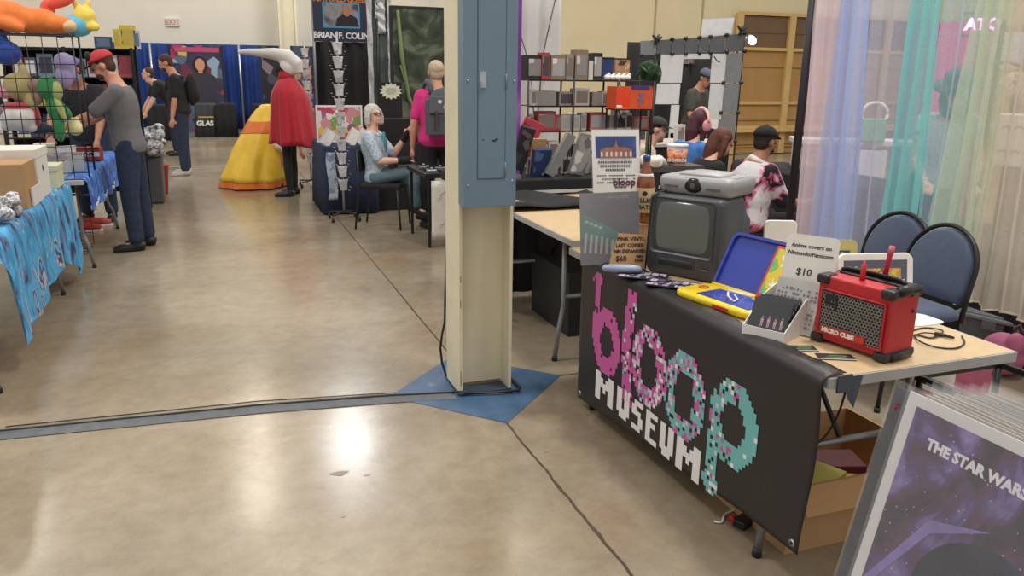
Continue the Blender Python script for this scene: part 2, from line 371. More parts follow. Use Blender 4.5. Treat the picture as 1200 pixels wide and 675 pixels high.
cb = MB(); cb.tube([(1.00, 3.56, .028), (1.12, 3.528, .018), (1.24, 3.502, .018), (1.33, 3.495, .018), (1.352, 3.535, .018), (1.352, 3.62, .018), (1.338, 3.74, .018), (1.33, 3.85, .016)], .0075, 8)
tag(cb.build('floor_cable', BLACK), 'black cable looping around the right foot of the cream column', 'cable')
vb = MB()
pp = [at_z(603, 376, .006), at_z(606, 379, .006)]
vb.box((pp[0].x, pp[0].y, .006), (.035, .02, .008)); tag(vb.build('metal_clip', SILVER), 'small shiny metal clip lying on the floor right of the column', 'clip')
STN = mat('dark_floor_stain', '#857b6c', .4, var=.2, scale=40)
for px, py, r_ in ((398, 555, .020), (378, 572, .006), (430, 557, .007), (402, 606, .005), (640, 530, .005), (560, 470, .004)):
    p_ = at_z(px, py, 0); s_ = MB(); s_.prism([(r_*1.6*math.cos(q)*(1+.3*math.sin(3*q)), r_*math.sin(q)*(1+.2*math.cos(5*q))) for q in [2*PI*k/20 for k in range(20)]], (p_.x, p_.y, .0004), (1, 0, 0), (0, 1, 0), (0, 0, .0005)); o_ = s_.build('floor_stain', STN); struct(o_)
# exit sign and flying tape strip: far wall
ex = thing('exit_sign', 'small white exit sign with faded red letters high on the far wall', 'sign', (at_y(202, 26, YF).x, YF-.03, at_y(202, 26, YF).z))
b = MB(); b.bb((-.17, -.03, -.1), (.17, .03, .1)); b.build('housing', mat('sign_white', '#e3d8d2', .6), ex, bevel=.008)
text('lettering', 'EXIT', .17, mat('faded_red', '#c58d84', .6), (0, -.033, -.06), (1, 0, 0), (0, 0, 1), ex, bold=.003, align='CENTER')

# ------------------------------------------------------------------ people
def R_of(h): return math.atan2(-h[0], h[1])
def person(name, label, loc, heading, height=1.75, lean=0, curl=0, twist=0, ua=((-.12, .05, -1), (.12, .05, -1)), fa=((-.02, .25, -1), (.02, .25, -1)),
           th=((-.06, .0, -1), (.06, .0, -1)), sh=((-.02, -.03, -1), (.02, -.03, -1)), head=(0, 0), z0=None, skin=SKIN, shirt=None, sleeve=.65, long_sleeve=False,
           trousers=None, shorts=False, shoes=SHOE, hair=None, hair_style='short', girth=1.0, vox=.009, foot_dir=None, pelvis=None, glove=None, beard=None, hang=.10):
    """one continuous body, clothing and hair as children; local axes: +Y the way the person faces, +X their right"""
    k = height/1.75; rt = thing(name, label, 'person', loc, R_of(heading)); X = Vector((1, 0, 0)); Z = Vector((0, 0, 1))
    V = lambda t: Vector(t).normalized()
    hip = [Vector((-.09, 0, 0)), Vector((.09, 0, 0))]; knee = []; ank = []
    for i in (0, 1):
        kn = hip[i]+V(th[i])*.43; knee.append(kn); ank.append(kn+V(sh[i])*.40)
    if pelvis is None: pelvis = Vector((0, 0, .085-min(a.z for a in ank)))
    else: pelvis = Vector(pelvis)/k
    hip = [h+pelvis for h in hip]; knee = [h+pelvis for h in knee]; ank = [h+pelvis for h in ank]
    la = math.radians(lean); spine = []
    # spine curve: pelvis up to the neck, bending forward by lean (+curl towards the top)
    pos = pelvis.copy(); L = 0; fr = []
    segs = [-.10, 0, .08, .16, .24, .32, .40, .46, .50, .535]
    def frame(d):
        a = la*min(1, max(0, (d+.02)/.12)) + math.radians(curl)*max(0, min(1, (d-.1)/.4)); tw = math.radians(twist)*max(0, min(1, d/.4))
        u = Vector((0, math.sin(a), math.cos(a))); r = Vector((math.cos(tw), math.sin(tw), 0)); f = u.cross(r).normalized(); r = f.cross(u).normalized(); return u, r, f
    P = {0: pelvis.copy()}; p = pelvis.copy(); last = 0
    for d in [x/100 for x in range(1, 65)]:
        u, r, f = frame(d); p = p+u*(d-last); last = d; P[round(d*100)] = p.copy()
    def at(d):
        if d <= 0: u, r, f = frame(0); return pelvis+Z*d, r, f, u
        u, r, f = frame(d); return P[min(64, max(0, round(d*100)))], r, f, u
    g = girth
    prof = [(-.11, .12, .085, 0), (-.06, .158, .108, -.005), (0, .168*g, .118*g, -.005), (.07, .155*g, .11*g, .004), (.14, .142*g, .103*g, .01), (.21, .150*g, .108*g, .008),
            (.29, .165, .115, 0), (.37, .178, .112, -.005), (.43, .172, .095, -.012), (.475, .13, .075, -.015), (.51, .075, .062, -.012), (.56, .056, .058, 0), (.60, .055, .058, .01)]
    def tring(d, hw, hd, fo, infl=0, n=20):
        c, r, f, u = at(d); return [c+f*fo+r*(hw+infl)*math.copysign(abs(math.cos(a))**.85, math.cos(a))+f*(hd+infl)*math.copysign(abs(math.sin(a))**.85, math.sin(a)) for a in [2*PI*j/n for j in range(n)]]
    def torso(mb, d0, d1, infl, extra=None):
        rs = [tring(*q, infl) for q in prof if d0-1e-6 <= q[0] <= d1+1e-6]; mb.ring_loft(rs)
    def limb(mb, pts, rs, n=12):
        for i in range(len(pts)-1): mb.tube([pts[i], pts[i+1]], [rs[i], rs[i+1]], n)
        for q, r_ in zip(pts, rs): mb.ell(q, r_*1.0, None, 0, 12, 8)
    c, r, f, u = at(.44); shd = [c-r*.165-f*.01, c+r*.165-f*.01]; elb = []; wri = []; fdir = []
    for i in (0, 1):
        e = shd[i]+V(ua[i])*.285; elb.append(e); fd = V(fa[i]); fdir.append(fd); wri.append(e+fd*.245)
    body = MB(); torso(body, -.11, .60, 0)
    for i in (0, 1):
        s = -1 if i == 0 else 1
        limb(body, [shd[i], shd[i]+(elb[i]-shd[i])*.4, elb[i], elb[i]+(wri[i]-elb[i])*.3, wri[i]], [.056, .048, .040, .042, .027])
        limb(body, [hip[i], hip[i]+(knee[i]-hip[i])*.35, knee[i], knee[i]+(ank[i]-knee[i])*.3, ank[i]], [.092*g**.5, .082, .056, .058, .038])
        fdv = V(foot_dir[i]) if foot_dir else V((s*.15, 1, 0)); 
        body.tube([ank[i]-fdv*.03-Z*.035, ank[i]+fdv*.08-Z*.045, ank[i]+fdv*.15-Z*.055], [.036, .035, .022], 10)
        # hand: palm, four unequal bent fingers, thumb off the side
        d0 = fdir[i]; side = d0.cross(Vector((0, 0, 1)) if abs(d0.z) < .8 else Vector((0, 1, 0))).normalized()
        pn = side.cross(d0).normalized()
        if abs(d0.z) >= .8: side, pn = pn, side*(-s)   # hanging hand: palm to the thigh, fingers across +Y
        else: pn = -pn if pn.z > 0 else pn
        w0 = wri[i]; pc = w0+d0*.05
        body.tube([w0, pc, w0+d0*.09], [.026, .036, .034], 10, squash=.55 if True else 1)
        for j, (o_, ln) in enumerate(((-.030, .062), (-.010, .072), (.010, .067), (.029, .052))):
            b0 = w0+d0*.085+side*o_; b1 = b0+d0*ln*.5+pn*.008; b2 = b1+d0*ln*.38+pn*.02
            body.tube([b0-d0*.015, b0, b1, b2], [.0105, .0105, .010, .008], 7)
        ts = side*(-.028); t0 = w0+d0*.025+ts*.7; body.tube([t0, t0+ts*1.0+d0*.03+pn*.006, t0+ts*1.35+d0*.062+pn*.012], [.013, .012, .009], 7)
    # head: yaw/pitch in degrees relative to straight ahead
    hc, hr, hf, hu = at(.575); hyaw, hpit = head; Rh = Matrix.Rotation(math.radians(-hyaw), 3, 'Z') @ Matrix.Rotation(math.radians(hpit), 3, 'X')
    H = hc+Vector((0, .02, .0))*1+Rh @ Vector((0, .012, .100))
    hp = lambda x, y, z: H+Rh @ Vector((x, y, z))
    body.tube([hc-hu*.05, hc+(H-hc)*.6], [.056, .054], 12)
    body.ell(hp(0, -.012, .025), (.076, .093, .092), Rh); body.ell(hp(0, .022, -.04), (.056, .062, .075), Rh); body.ell(hp(0, .055, -.085), (.026, .024, .022), Rh)
    body.ell(hp(0, .076, .018), (.045, .012, .012), Rh)     # brow
    body.tube([hp(0, .080, .012), hp(0, .100, -.022)], [.009, .014], 8)  # nose
    body.ell(hp(0, .080, -.055), (.024, .010, .010), Rh)    # lips
    for s in (-1, 1): body.ell(hp(s*.078, -.012, -.008), (.010, .020, .032), Rh)
    for mb in (body,): mb.v = [tuple(Vector(v)*k) for v in mb.v]
    bd = body.build('body', skin, rt, voxel=vox, smooth_it=3)
    def part(mb, nm, m, vx=.011, it=3): mb.v = [tuple(Vector(v)*k) for v in mb.v]; return mb.build(nm, m, rt, voxel=vx, smooth_it=it)
    for s in (-1, 1):
        ey = MB(); ey.ell(hp(s*.031, .078, -.002), (.012, .007, .007), Rh)
        ey.v = [tuple(Vector(v)*k) for v in ey.v]; ey.build('eye', EYE, rt)
    if trousers:
        t = MB(); torso(t, -.11, .07, .014)
        for i in (0, 1):
            e_ = ank[i]+(knee[i]-ank[i])*.08 if not shorts else knee[i]+(hip[i]-knee[i])*.1
            ps = [hip[i], hip[i]+(knee[i]-hip[i])*.35, knee[i]]; rs = [.105*g**.5, .097, .077]
            if not shorts: ps += [knee[i]+(ank[i]-knee[i])*.4, e_]; rs += [.072, .066]
            limb(t, ps, rs)
        part(t, 'trousers' if not shorts else 'shorts', trousers)
    if shirt:
        t = MB(); torso(t, -.06 if hang > .05 else 0, .475, .020)
        c_, r_, f_, u_ = at(.50); 
        for i in (0, 1):
            e_ = shd[i]+(elb[i]-shd[i])*sleeve
            ps = [shd[i]-(shd[i]-c_)*.3, shd[i], e_]; rs = [.06, .070, .062]
            if long_sleeve: ps = ps[:2]+[elb[i], wri[i]]; rs = [.06, .068, .056, .040]
            limb(t, ps, rs)
        part(t, 'shirt', shirt)
    if shoes:
        for i in (0, 1):
            s = -1 if i == 0 else 1; fdv = V(foot_dir[i]) if foot_dir else V((s*.15, 1, 0)); t = MB(); a = ank[i]
            up = fdv.cross(Z).cross(fdv) if abs(fdv.z) < .9 else Z; up.normalize()
            t.tube([a-fdv*.065-up*.045, a-fdv*.03-up*.04, a+fdv*.06-up*.052, a+fdv*.14-up*.06, a+fdv*.195-up*.066], [.036, .045, .042, .040, .024], 12)
            t.tube([a+up*.0, a-up*.05], [.046, .05], 12)
            part(t, 'shoe', shoes, .009, 2)
    if hair:
        t = MB()
        if hair_style == 'short': t.ell(hp(0, -.022, .042), (.084, .092, .085), Rh); t.ell(hp(0, -.05, -.01), (.07, .055, .07), Rh)
        elif hair_style == 'long':
            t.ell(hp(0, -.022, .045), (.090, .098, .088), Rh)
            for s in (-1, 1): t.tube([hp(s*.066, -.012, .05), hp(s*.084, -.01, -.05), hp(s*.080, -.02, -.15)], [.035, .034, .022], 10)
            t.tube([hp(0, -.07, .04), hp(0, -.085, -.07), hp(0, -.085, -.20)], [.06, .068, .05], 12)
        elif hair_style == 'bob':
            t.ell(hp(0, -.022, .048), (.094, .100, .090), Rh)
            for s in (-1, 1): t.tube([hp(s*.066, .008, .06), hp(s*.090, .0, -.02), hp(s*.086, -.01, -.10)], [.036, .038, .030], 10)
            t.tube([hp(0, -.065, .04), hp(0, -.08, -.06), hp(0, -.075, -.12)], [.065, .07, .055], 12)
        part(t, 'hair', hair, .009, 2)
    if beard:
        t = MB(); t.ell(hp(0, .040, -.065), (.055, .05, .042), Rh); part(t, 'beard', beard, .009, 2)
    if glove:
        for i in glove[1]:
            t = MB(); t.tube([wri[i]-fdir[i]*.05, wri[i]+fdir[i]*.05, wri[i]+fdir[i]*.10], [.036, .043, .036], 12); part(t, 'glove', glove[0], .009, 2)
    rt['_h'] = 0; del rt['_h']
    W2 = lambda v: Vector(v)*k
    return rt, dict(hp=lambda x, y, z: hp(x, y, z)*k, Rh=Rh, k=k, wri=[w*k for w in wri], elb=[w*k for w in elb], shd=[w*k for w in shd], at=at, pelvis=pelvis*k, knee=[w*k for w in knee])

def cap(rt, info, crown, brim, back=False, top=None):
    hp, Rh, k = info['hp'], info['Rh'], info['k']; b = MB(); n = 24; rings = []
    for j in range(7):
        t = j/6*PI/2; rr = math.cos(t) if j < 6 else .04
        rings.append([hp(.090*rr*math.cos(a), -.015+.108*rr*math.sin(a), .045+.085*math.sin(t)) for a in [2*PI*q/n for q in range(n)]])
    b.ring_loft(rings); cp = b.build('cap', crown, rt)
    b = MB(); s = -1 if back else 1
    pts = []
    for a in [PI*q/12 for q in range(13)]: pts.append((math.cos(a)*.078, .055+math.sin(a)*.11))
    A = [hp(x, s*y-.015, .052-.02*(y-.05)/.1-.10*x*x/.08) for x, y in pts]; B_ = [p+Vector((0, 0, .006)) for p in A]
    b.add(A+B_, [tuple(range(12, -1, -1)), tuple(range(13, 26))]+[(i, (i+1) % 13, 13+(i+1) % 13, 13+i) for i in range(13)])
    b.build('cap_brim', brim, cp); b = MB(); b.ell(hp(0, -.015, .131), (.010, .010, .005)); b.build('cap_button', brim, cp); return cp

# ------------------------------------------------------------------ folding tables
LAM = mat('beige_laminate', '#cbb18a', .4, var=.05, scale=25); EDGE = mat('grey_table_edge', '#a9a9a9', .45)
def folding_table(label, x0, y0, x1, y1, h=.745, group=None, top=LAM, along='y'):
    t = thing('folding_table', label, 'table', ((x0+x1)/2, (y0+y1)/2, 0), 0, group)
    w, l = (x1-x0)/2, (y1-y0)/2
    b = MB(); b.bb((-w+.004, -l+.004, h-.03), (w-.004, l-.004, h)); b.build('tabletop', top, t)
    b = MB(); 
    for s in (-1, 1): b.bb((s*w-.003, -l, h-.032), (s*w+.003, l, h-.001)); b.bb((-w, s*l-.003, h-.032), (w, s*l+.003, h-.001))
    b.build('edge_trim', EDGE, t)
    L_, Wd = (l, w) if along == 'y' else (w, l)
    tr = (lambda a, b_, z: Vector((b_, a, z))) if along == 'y' else (lambda a, b_, z: Vector((a, b_, z)))
    for s in (-1, 1):
        for q in (-1, 1):
            b = MB(); a0 = s*(L_-.30); b.tube([tr(a0, q*(Wd-.09), h-.03), tr(a0, q*(Wd-.09), .30), tr(a0+s*.01, q*(Wd-.075), .24), tr(a0+s*.03, q*(Wd-.055), .19), tr(a0+s*.04, q*(Wd-.03), .012)], .0135, 10)
            lg = b.build('leg', STEEL, t)
            b = MB(); b.lathe([(.017, .0), (.017, .02), (.014, .03)], tr(a0+s*.04, q*(Wd-.03), 0), 12); b.build('rubber_foot', BLACK, lg)
        b = MB(); b.tube([tr(a0, -(Wd-.09), .36), tr(a0, Wd-.09, .36)], .012, 8); b.build('cross_bar', STEEL, t)
        b = MB(); b.tube([tr(a0, 0, .36), tr(a0-s*.28, 0, h-.05)], .009, 8); b.tube([tr(a0-s*.30, -Wd*.5, h-.045), tr(a0-s*.30, Wd*.5, h-.045)], .009, 8); b.build('brace', DSTEEL, t)
    return t
TX0, TX1, TY0, TY1, TZ = 1.575, 2.305, 1.665, 3.47, .745
folding_table('long folding table with beige top that carries the black bloop museum banner and red amplifier', TX0, TY0, TX1, TY1)

# ------------------------------------------------------------------ banner with pixel lettering
BX = 1.553
def ban_x(u, z):  # small ripples away from the lettering
    e_ = max(0, (u-1.35)/.25); return BX - .004*math.sin(u*9)*max(0, (.72-z)) - .012*e_*math.sin(z*9)
bn = thing('banner', 'black vinyl banner reading bloop museum in pink and teal pixels along the table front', 'banner', (BX, 2.47, .05))
O = Vector((BX, 2.47, .05))
YA, YB = 3.275, 1.668   # far and near ends
def zbot(u): return .045+.135*u/1.6
def bansurf(a, b_):
    Y = YA+(YB-YA)*a; u = YA-Y; t = b_
    zb = zbot(u)
    fl, pk = .17, .05
    tot = (.72-zb)
    if t < .78:
        z = zb+(.722-zb)*t/.78; p = Vector((ban_x(u, z), Y, z))
    elif t < .86:
        q = (t-.78)/.08*PI/2; p = Vector((BX+.028-.028*math.cos(q), Y, .722+.028*math.sin(q)))
    else:
        q = (t-.86)/.14; p = Vector((BX+.028+q*(.075+.03*math.sin(u*3.1+.6)), Y, .750+.004*math.sin(u*21+1)**2*q+.003))
    return p-O
b = MB(); b.grid(bansurf, 80, 40, (.003, 0, .0006)); b.build('vinyl_sheet', mat('black_vinyl', '#242022', .42, var=.06, scale=20, bump=.1), bn)
for u_, z_ in ((.03, .075), (1.58, .205)):
    b = MB(); b.tube([Vector((ban_x(u_, z_)-.003, YA-u_, z_))-O, Vector((ban_x(u_, z_)+.001, YA-u_, z_))-O], .012, 14); g_ = b.build('grommet', SILVER, bn)
    b = MB(); b.tube([Vector((ban_x(u_, z_)-.0045, YA-u_, z_))-O, Vector((ban_x(u_, z_)-.002, YA-u_, z_))-O], .006, 12); b.build('grommet_hole', BLACK, g_)
PINK = mat('pink_ink', '#c2589b', .6, var=.03); TEAL = mat('teal_ink', '#6fb5b5', .6, var=.03); LILAC = mat('pale_lilac_ink', '#c6c3d3', .6, var=.03); WINK = mat('white_ink', '#e5e2e2', .6, var=.03)
CU, CZ = .0158, .0158
def cells_obj(name, cells, cu=CU, cz=CZ):
    b = MB()
    for (Y, z, m_) in cells:
        xs = [ban_x(YA-yy, zz)-.0022 for yy, zz in ((Y, z), (Y-cu, z), (Y-cu, z+cz), (Y, z+cz))]
        q = [Vector((x, yy, zz))-O for x, (yy, zz) in zip(xs, ((Y, z), (Y-cu, z), (Y-cu, z+cz), (Y, z+cz)))]
        k = [p+Vector((.0012, 0, 0)) for p in q]
        b.add(q+k, [(0, 1, 2, 3), (7, 6, 5, 4), (0, 4, 5, 1), (1, 5, 6, 2), (2, 6, 7, 3), (3, 7, 4, 0)], m_)
    return b.build(name, [PINK, TEAL, LILAC, WINK], bn, fix=False)
def ring_cells(Yl, Yr, zt_, zb_, stroke):
    nu, nz = round((Yl-Yr)/CU), round((zt_-zb_)/CZ); out = set(); ru, rz = nu/2, nz/2
    for i in range(nu):
        for j in range(nz):
            a, c = (i+.5-ru)/ru, (j+.5-rz)/rz; ai, ci = (i+.5-ru)/(ru-stroke), (j+.5-rz)/(rz-stroke*1.05)
            if a*a+c*c < 1.04 and ai*ai+ci*ci > 1: out.add((round((YA-Yl)/CU)+i, round((zb_)/CZ)+j))
    return out
def colour(cells, wp, wt, wl, ww, wk, name, gradient=None):
    res = []
    for (i, j) in sorted(cells):
        r = random.random(); W_ = [wp, wt, wl, ww, wk]
        if gradient: W_ = gradient(i, j)
        tt = sum(W_); a = 0; r *= tt; c = 0
        for q, w in enumerate(W_):
            a += w
            if r < a: c = q; break
        if c == 4: continue
        res.append((YA-i*CU, j*CZ, c))
    return cells_obj(name, res)
def iu(Y): return round((YA-Y)/CU)
def iz(z): return round(z/CZ)
# b
cs = ring_cells(3.12, 2.872, .56, .262, 4.3)
for j in range(iz(.40), iz(.715)):
    for i in range(iu(3.13)+ (1 if j > iz(.5) else 0), iu(3.13)+4): cs.add((i, j))
for j in range(iz(.66), iz(.70)):
    for i in range(iu(3.13)-1, iu(3.13)+5): cs.add((i, j))
colour(cs, 93, 0, 0, 0, 7, 'letter')
# l
cs = set()
for j in range(iz(.215), iz(.715)):
    t = (j*CZ-.215)/.5; off = round(1.7*math.sin((t)*PI*1.1)*-1); w = 4.9
    for i in range(5): cs.add((iu(2.848)+i+off+2, j))
for i in (1, 3, 5, 6): cs.add((iu(2.852)+i, iz(.215)-1))
colour(cs, 78, 2, 8, 3, 9, 'letter')
# o o
colour(ring_cells(2.755, 2.492, .588, .264, 4.4), 54, 5, 24, 6, 11, 'letter')
colour(ring_cells(2.492, 2.218, .588, .256, 4.3), 24, 50, 10, 3, 13, 'letter')
# p
cs = ring_cells(2.185, 1.915, .588, .288, 4.3)
for j in range(iz(.165), iz(.45)):
    for i in range(0, 4): cs.add((iu(2.185)+i, j))
for j, a, w in ((iz(.165), -1, 6), (iz(.165)+1, -1, 6), (iz(.150), 0, 5), (iz(.150)-1, 1, 3)):
    for i in range(w): cs.add((iu(2.185)+i+a, j))
colour(cs, 4, 84, 0, 0, 0, 'letter', gradient=lambda i, j: (0, 100, 0, 2, 1) if i > iu(2.185)+9 else (9, 68, 2, 8, 13))
# MUSEUM
PIX = {'M': ["10001", "11011", "11111", "10101", "10001", "10001"], 'U': ["11011", "11011", "11011", "11011", "11111", "01110"], 'S': ["01111", "11000", "11110", "00011", "00011", "11110"],
       'E': ["11111", "11000", "11110", "11000", "11000", "11111"], }
PIX['M'] = ["1100011", "1110111", "1111111", "1101011", "1100011", "1100011"]
ends = [(3.075, 2.905, 'M'), (2.868, 2.758, 'U'), (2.733, 2.640, 'S'), (2.612, 2.520, 'E'), (2.495, 2.395, 'U'), (2.372, 2.215, 'M')]
for Yl, Yr, ch in ends:
    rows = PIX[ch]; nc = len(rows[0]); cu = (Yl-Yr)/nc; z0 = .128-.008*(3.0-Yl)+.0; hh = .133; cz = hh/6
    cells = [(Yl-i*cu, z0+(5-j)*cz, 3) for j, r_ in enumerate(rows) for i, c in enumerate(r_) if c == '1']
    cells_obj('letter', cells, cu, cz)

# tape holding the near corner of the banner
b = MB(); b.bb((1.60, 1.655, .70), (1.65, 1.6615, .752)); b.prism([(-.03, 0), (.03, 0), (.01, -.10), (-.015, -.07)], (1.66, 1.658, .745), (1, 0, 0), (0, 0, 1), (0, .002, 0))
tag(b.build('gaffer_tape', mat('blue_grey_tape', '#3f4756', .4)), 'dark blue grey tape strip at the near corner of the bloop banner', 'tape')

# ------------------------------------------------------------------ things on the banner table
def frame_box(o, ux, up, n): return Vector(o), Vector(ux).normalized(), Vector(up).normalized(), Vector(n).normalized()
def panel(mb, o, ux, uy, w, h, d, m=0, n=None):
    ux, uy = Vector(ux).normalized(), Vector(uy).normalized(); n = Vector(n) if n is not None else uy.cross(ux)
    mb.prism([(0, 0), (w, 0), (w, h), (0, h)], o, ux, uy, n.normalized()*d, m)
def scribble(mb, o, ux, uy, w, h, m=0, lift=.001, n=None, seed=1, size=1.0):
    """a line of illegible handwriting"""
    pass
# white info sheet in a clear stand, behind the grey record sleeve
def uvec(a, b_): return (Vector(b_)-Vector(a)).normalized()
sh = thing('flyer', 'white bloop flyer with a dusk building photo standing behind the grey record sleeve', 'flyer', (1.765, 3.30, TZ))
ux = Vector((.94, -.12, 0)).normalized(); uy = Vector((0.0, .16, 1)).normalized(); nn = ux.cross(uy)  # faces the camera (-Y)
o0 = Vector((-.13, .01, 0)); LP = lambda a, b_, l=.0: o0+ux*a+uy*b_+nn*(l)
b = MB(); panel(b, LP(0, 0), ux, uy,   .235, .58, .003, n=-nn); b.build('sheet', PAPER, sh)
b = MB(); panel(b, LP(.017, .450, .0015), ux, uy, .20, .10, .0012, n=-nn); ph = b.build('photo', patch_mat('dusk_sky', [(0, '#26304f'), (.45, '#3c4f86'), (.6, '#53629a'), (.75, '#7e7c9d')], 5, const=False), sh)
b = MB(); roof = [(.02, .0), (.02, .035), (.05, .048), (.085, .048), (.095, .06), (.10, .085), (.105, .06), (.115, .048), (.15, .048), (.18, .035), (.18, 0)]
b.prism(roof, LP(.017, .450, .0028), ux, uy, nn*.0008); b.build('printed_building', mat('brick_orange', '#a06a55', .7, var=.2, scale=60), ph)
b = MB()
for k in range(7): panel(b, LP(.040+k*.024, .455, .0038), ux, uy, .010, .022, .0006, n=nn)
b.build('printed_windows', mat('cream_print', '#d3cdd0', .7), ph)
b = MB()
for r_, (n_, wd) in enumerate(((15, .17), (13, .15), (9, .10))):
    for k in range(n_): panel(b, LP(.10-wd/2+k*wd/n_+.013, .425-r_*.018, .0015), ux, uy, wd/n_*.7, .010, .0006, n=nn)
for r_ in range(3):
    for k in range(16): 
        if random.random() < .8: panel(b, LP(.02+k*.012, .365-r_*.016, .0015), ux, uy, .009, .005, .0006, n=nn)
b.build('printed_lines', mat('grey_print', '#6a6672', .8), sh)
text('lettering', 'bloop', .048, mat('plum_print', '#5f3350', .7), LP(.098, .320, .0022), ux, uy, sh, bold=.0012)
text('lettering', 'MUSEUM', .012, mat('plum_print', '#5f3350', .7), LP(.108, .309, .0022), ux, uy, sh, bold=.0004, space=1.3)
b = MB(); panel(b, LP(-.004, -.0, -.009), ux, uy, .243, .59, .004, n=-nn); b.build('clear_stand', CLEAR, sh)

al = thing('record_sleeve', 'large grey record sleeve with a teal wedge and pale bars leaning at table end', 'record sleeve', (1.60, 3.17, TZ))
ux = Vector((.97, -.02, 0)).normalized(); uy = Vector((.02, .17, 1)).normalized(); nn = ux.cross(uy); o0 = Vector((-.13, -.06, 0.002)); LP = lambda a, b_, l=.0: o0+ux*a+uy*b_+nn*(l)
b = MB(); panel(b, LP(0, 0), ux, uy, .29, .318, .006, n=-nn); b.build('sleeve', patch_mat('grey_print_cover', [(0, '#5f5d66'), (.45, '#6b6870'), (.7, '#77747b')], 6, .35, const=False), al)
b = MB(); b.prism([(0, .235), (0, .12), (.29, .02), (.29, .085)], LP(0, 0, .0005), ux, uy, nn*.0008); b.build('teal_wedge', mat('dull_teal_print', '#5c7f7d', .4), al)
b = MB()
for k in range(8): panel(b, LP(.012+k*.026, .055-k*.003, .0014), ux, Vector(uy)+ux*.10, .012, .088-k*.004, .0006, n=nn)
for k in range(4): panel(b, LP(.02+k*.022, .185-k*.009, .0014), ux, Vector(uy), .018, .012, .0006, n=nn)
b.build('pale_bars', mat('pale_grey_print', '#a5a8a8', .5), al)
text('lettering', 'photographs', .021, mat('faint_print', '#a19ea5', .5), LP(.13, .290, .0012), ux, uy, al)
b = MB(); panel(b, LP(-.003, -.001, .0026), ux, uy, .296, .32, .0006, n=nn); b.build('plastic_sleeve', CLEAR, al)

sg = thing('cardboard_sign', 'torn cardboard sign offering a record for $60 in black marker', 'sign', (1.645, 3.00, TZ))
ux = Vector((.93, -.22, 0)).normalized(); uy = Vector((.10, .30, 1)).normalized(); nn = ux.cross(uy); o0 = Vector((-.085, 0, .002)); LP = lambda a, b_, l=.0: o0+ux*a+uy*b_+nn*(l)
b = MB(); b.prism([(-.012, .0), (.158, -.012), (.168, .150), (.035, .160), (.0, .05)], LP(0, 0), ux, uy, nn*-.004); b.build('card', CARD, sg)
for t_, x_, y_, s_ in (('PINK VINYL', .028, .126, .024), ('LAST COPIES!', .022, .099, .021), ('NM EXPANDED', .014, .074, .020), ('$60', .022, .038, .032), ('OBO', .112, .052, .015), ('CASH', .107, .034, .015)):
    text('lettering', t_, s_, INK, LP(x_, y_, .0012), ux, uy, sg, bold=.0006)
b = MB(); rg = [[Vector((x_, .022*w*math.cos(a), .018*w*math.sin(a))) for a in [2*PI*k/14 for k in range(14)]] for x_, w in ((-.085, .25), (-.075, .8), (-.03, 1), (.03, 1.0), (.07, .8), (.082, .3))]
b.ring_loft(rg); ec = b.build('glasses_case', mat('pale_blue_case', '#8e97ae', .4)); p_ = at_z(729, 318, TZ+.02); ec.location = (p_.x+.0, p_.y, TZ+.032); ec.rotation_euler.z = -.45
tag(ec, 'pale blue grey rounded glasses case below the cardboard sign', 'case')
# flyers laid flat
FL = patch_mat('photo_strip_print', [(0, '#26242c'), (.38, '#8d86a0'), (.48, '#cfc9d6'), (.56, '#5c5470'), (.66, '#b9a7bf')], 30, .35, 'voronoi')
for i, (px, py, rz_, lab) in enumerate(((748, 327, -.70, 'dark glossy card of small photos below the television left corner'), (782, 338, -.8, 'dark glossy card of small photos nearest the yellow toy console'))):
    p_ = at_z(px, py, TZ); t = thing('photo_card', lab, 'card', (p_.x+.02, p_.y, TZ+.0145+.0025*i), rz_)
    b = MB(); b.box((0, 0, 0), (.21, .12, .002)); b.build('card', mat('card_black', '#26262c', .35), t)
    if i < 2:
        b = MB()
        for k in range(6):
            for r_ in range(2): b.box((-.080+k*.032, -.027+r_*.053, .0013), (.027, .044, .0006))
        b.build('photos', FL, t)

# television with video recorder
TVM = mat('charcoal_plastic', '#45474b', .42, var=.04, scale=30)
fa, fb_ = Vector((1.70, 2.945, 0)), Vector((1.862, 2.652, 0)); ux = (fb_-fa).normalized(); back = Vector((-ux.y, ux.x, 0)); back = back if back.x > 0 else -back
TVW = .338; rzt = math.atan2(ux.y, ux.x)
tv = thing('television', 'charcoal tube television with a built-in video slot and a grey console on top', 'television', (fa+ux*TVW/2)+Vector((0, 0, TZ)), rzt)
# local: +X right along the front, +Y backwards, -Y front
H_ = .345
b = MB()
def rr(w, h, r, n=4, cx=0, cz=0):
    out = []
    for qx, qz, a0 in ((1, -1, -PI/2), (1, 1, 0), (-1, 1, PI/2), (-1, -1, PI)):
        for k in range(n+1):
            a = a0+PI/2*k/n; out.append((cx+qx*(w-r)+r*math.cos(a), cz+qz*(h-r)+r*math.sin(a)))
    return out
rings = []
for y_, w, h0, h1, r in ((-.004, .158, .010, H_-.012, .02), (.006, TVW/2, .004, H_-.002, .025), (.06, TVW/2, .004, H_, .02), (.20, TVW/2-.006, .004, H_-.004, .02), (.25, TVW/2-.02, .006, H_-.03, .02), (.33, TVW/2-.045, .015, H_-.09, .02), (.40, TVW/2-.06, .03, H_-.12, .02)):
    rings.append([Vector((x_, y_, (h0+h1)/2+z_)) for x_, z_ in rr(w, (h1-h0)/2, r)])
b.ring_loft(rings, 0, True); b.build('housing', TVM, tv)
b = MB(); n_ = 20
out = rr(.146, .118, .018, 4, -.004, .213); inn = rr(.136, .109, .022, 4, -.004, .213)
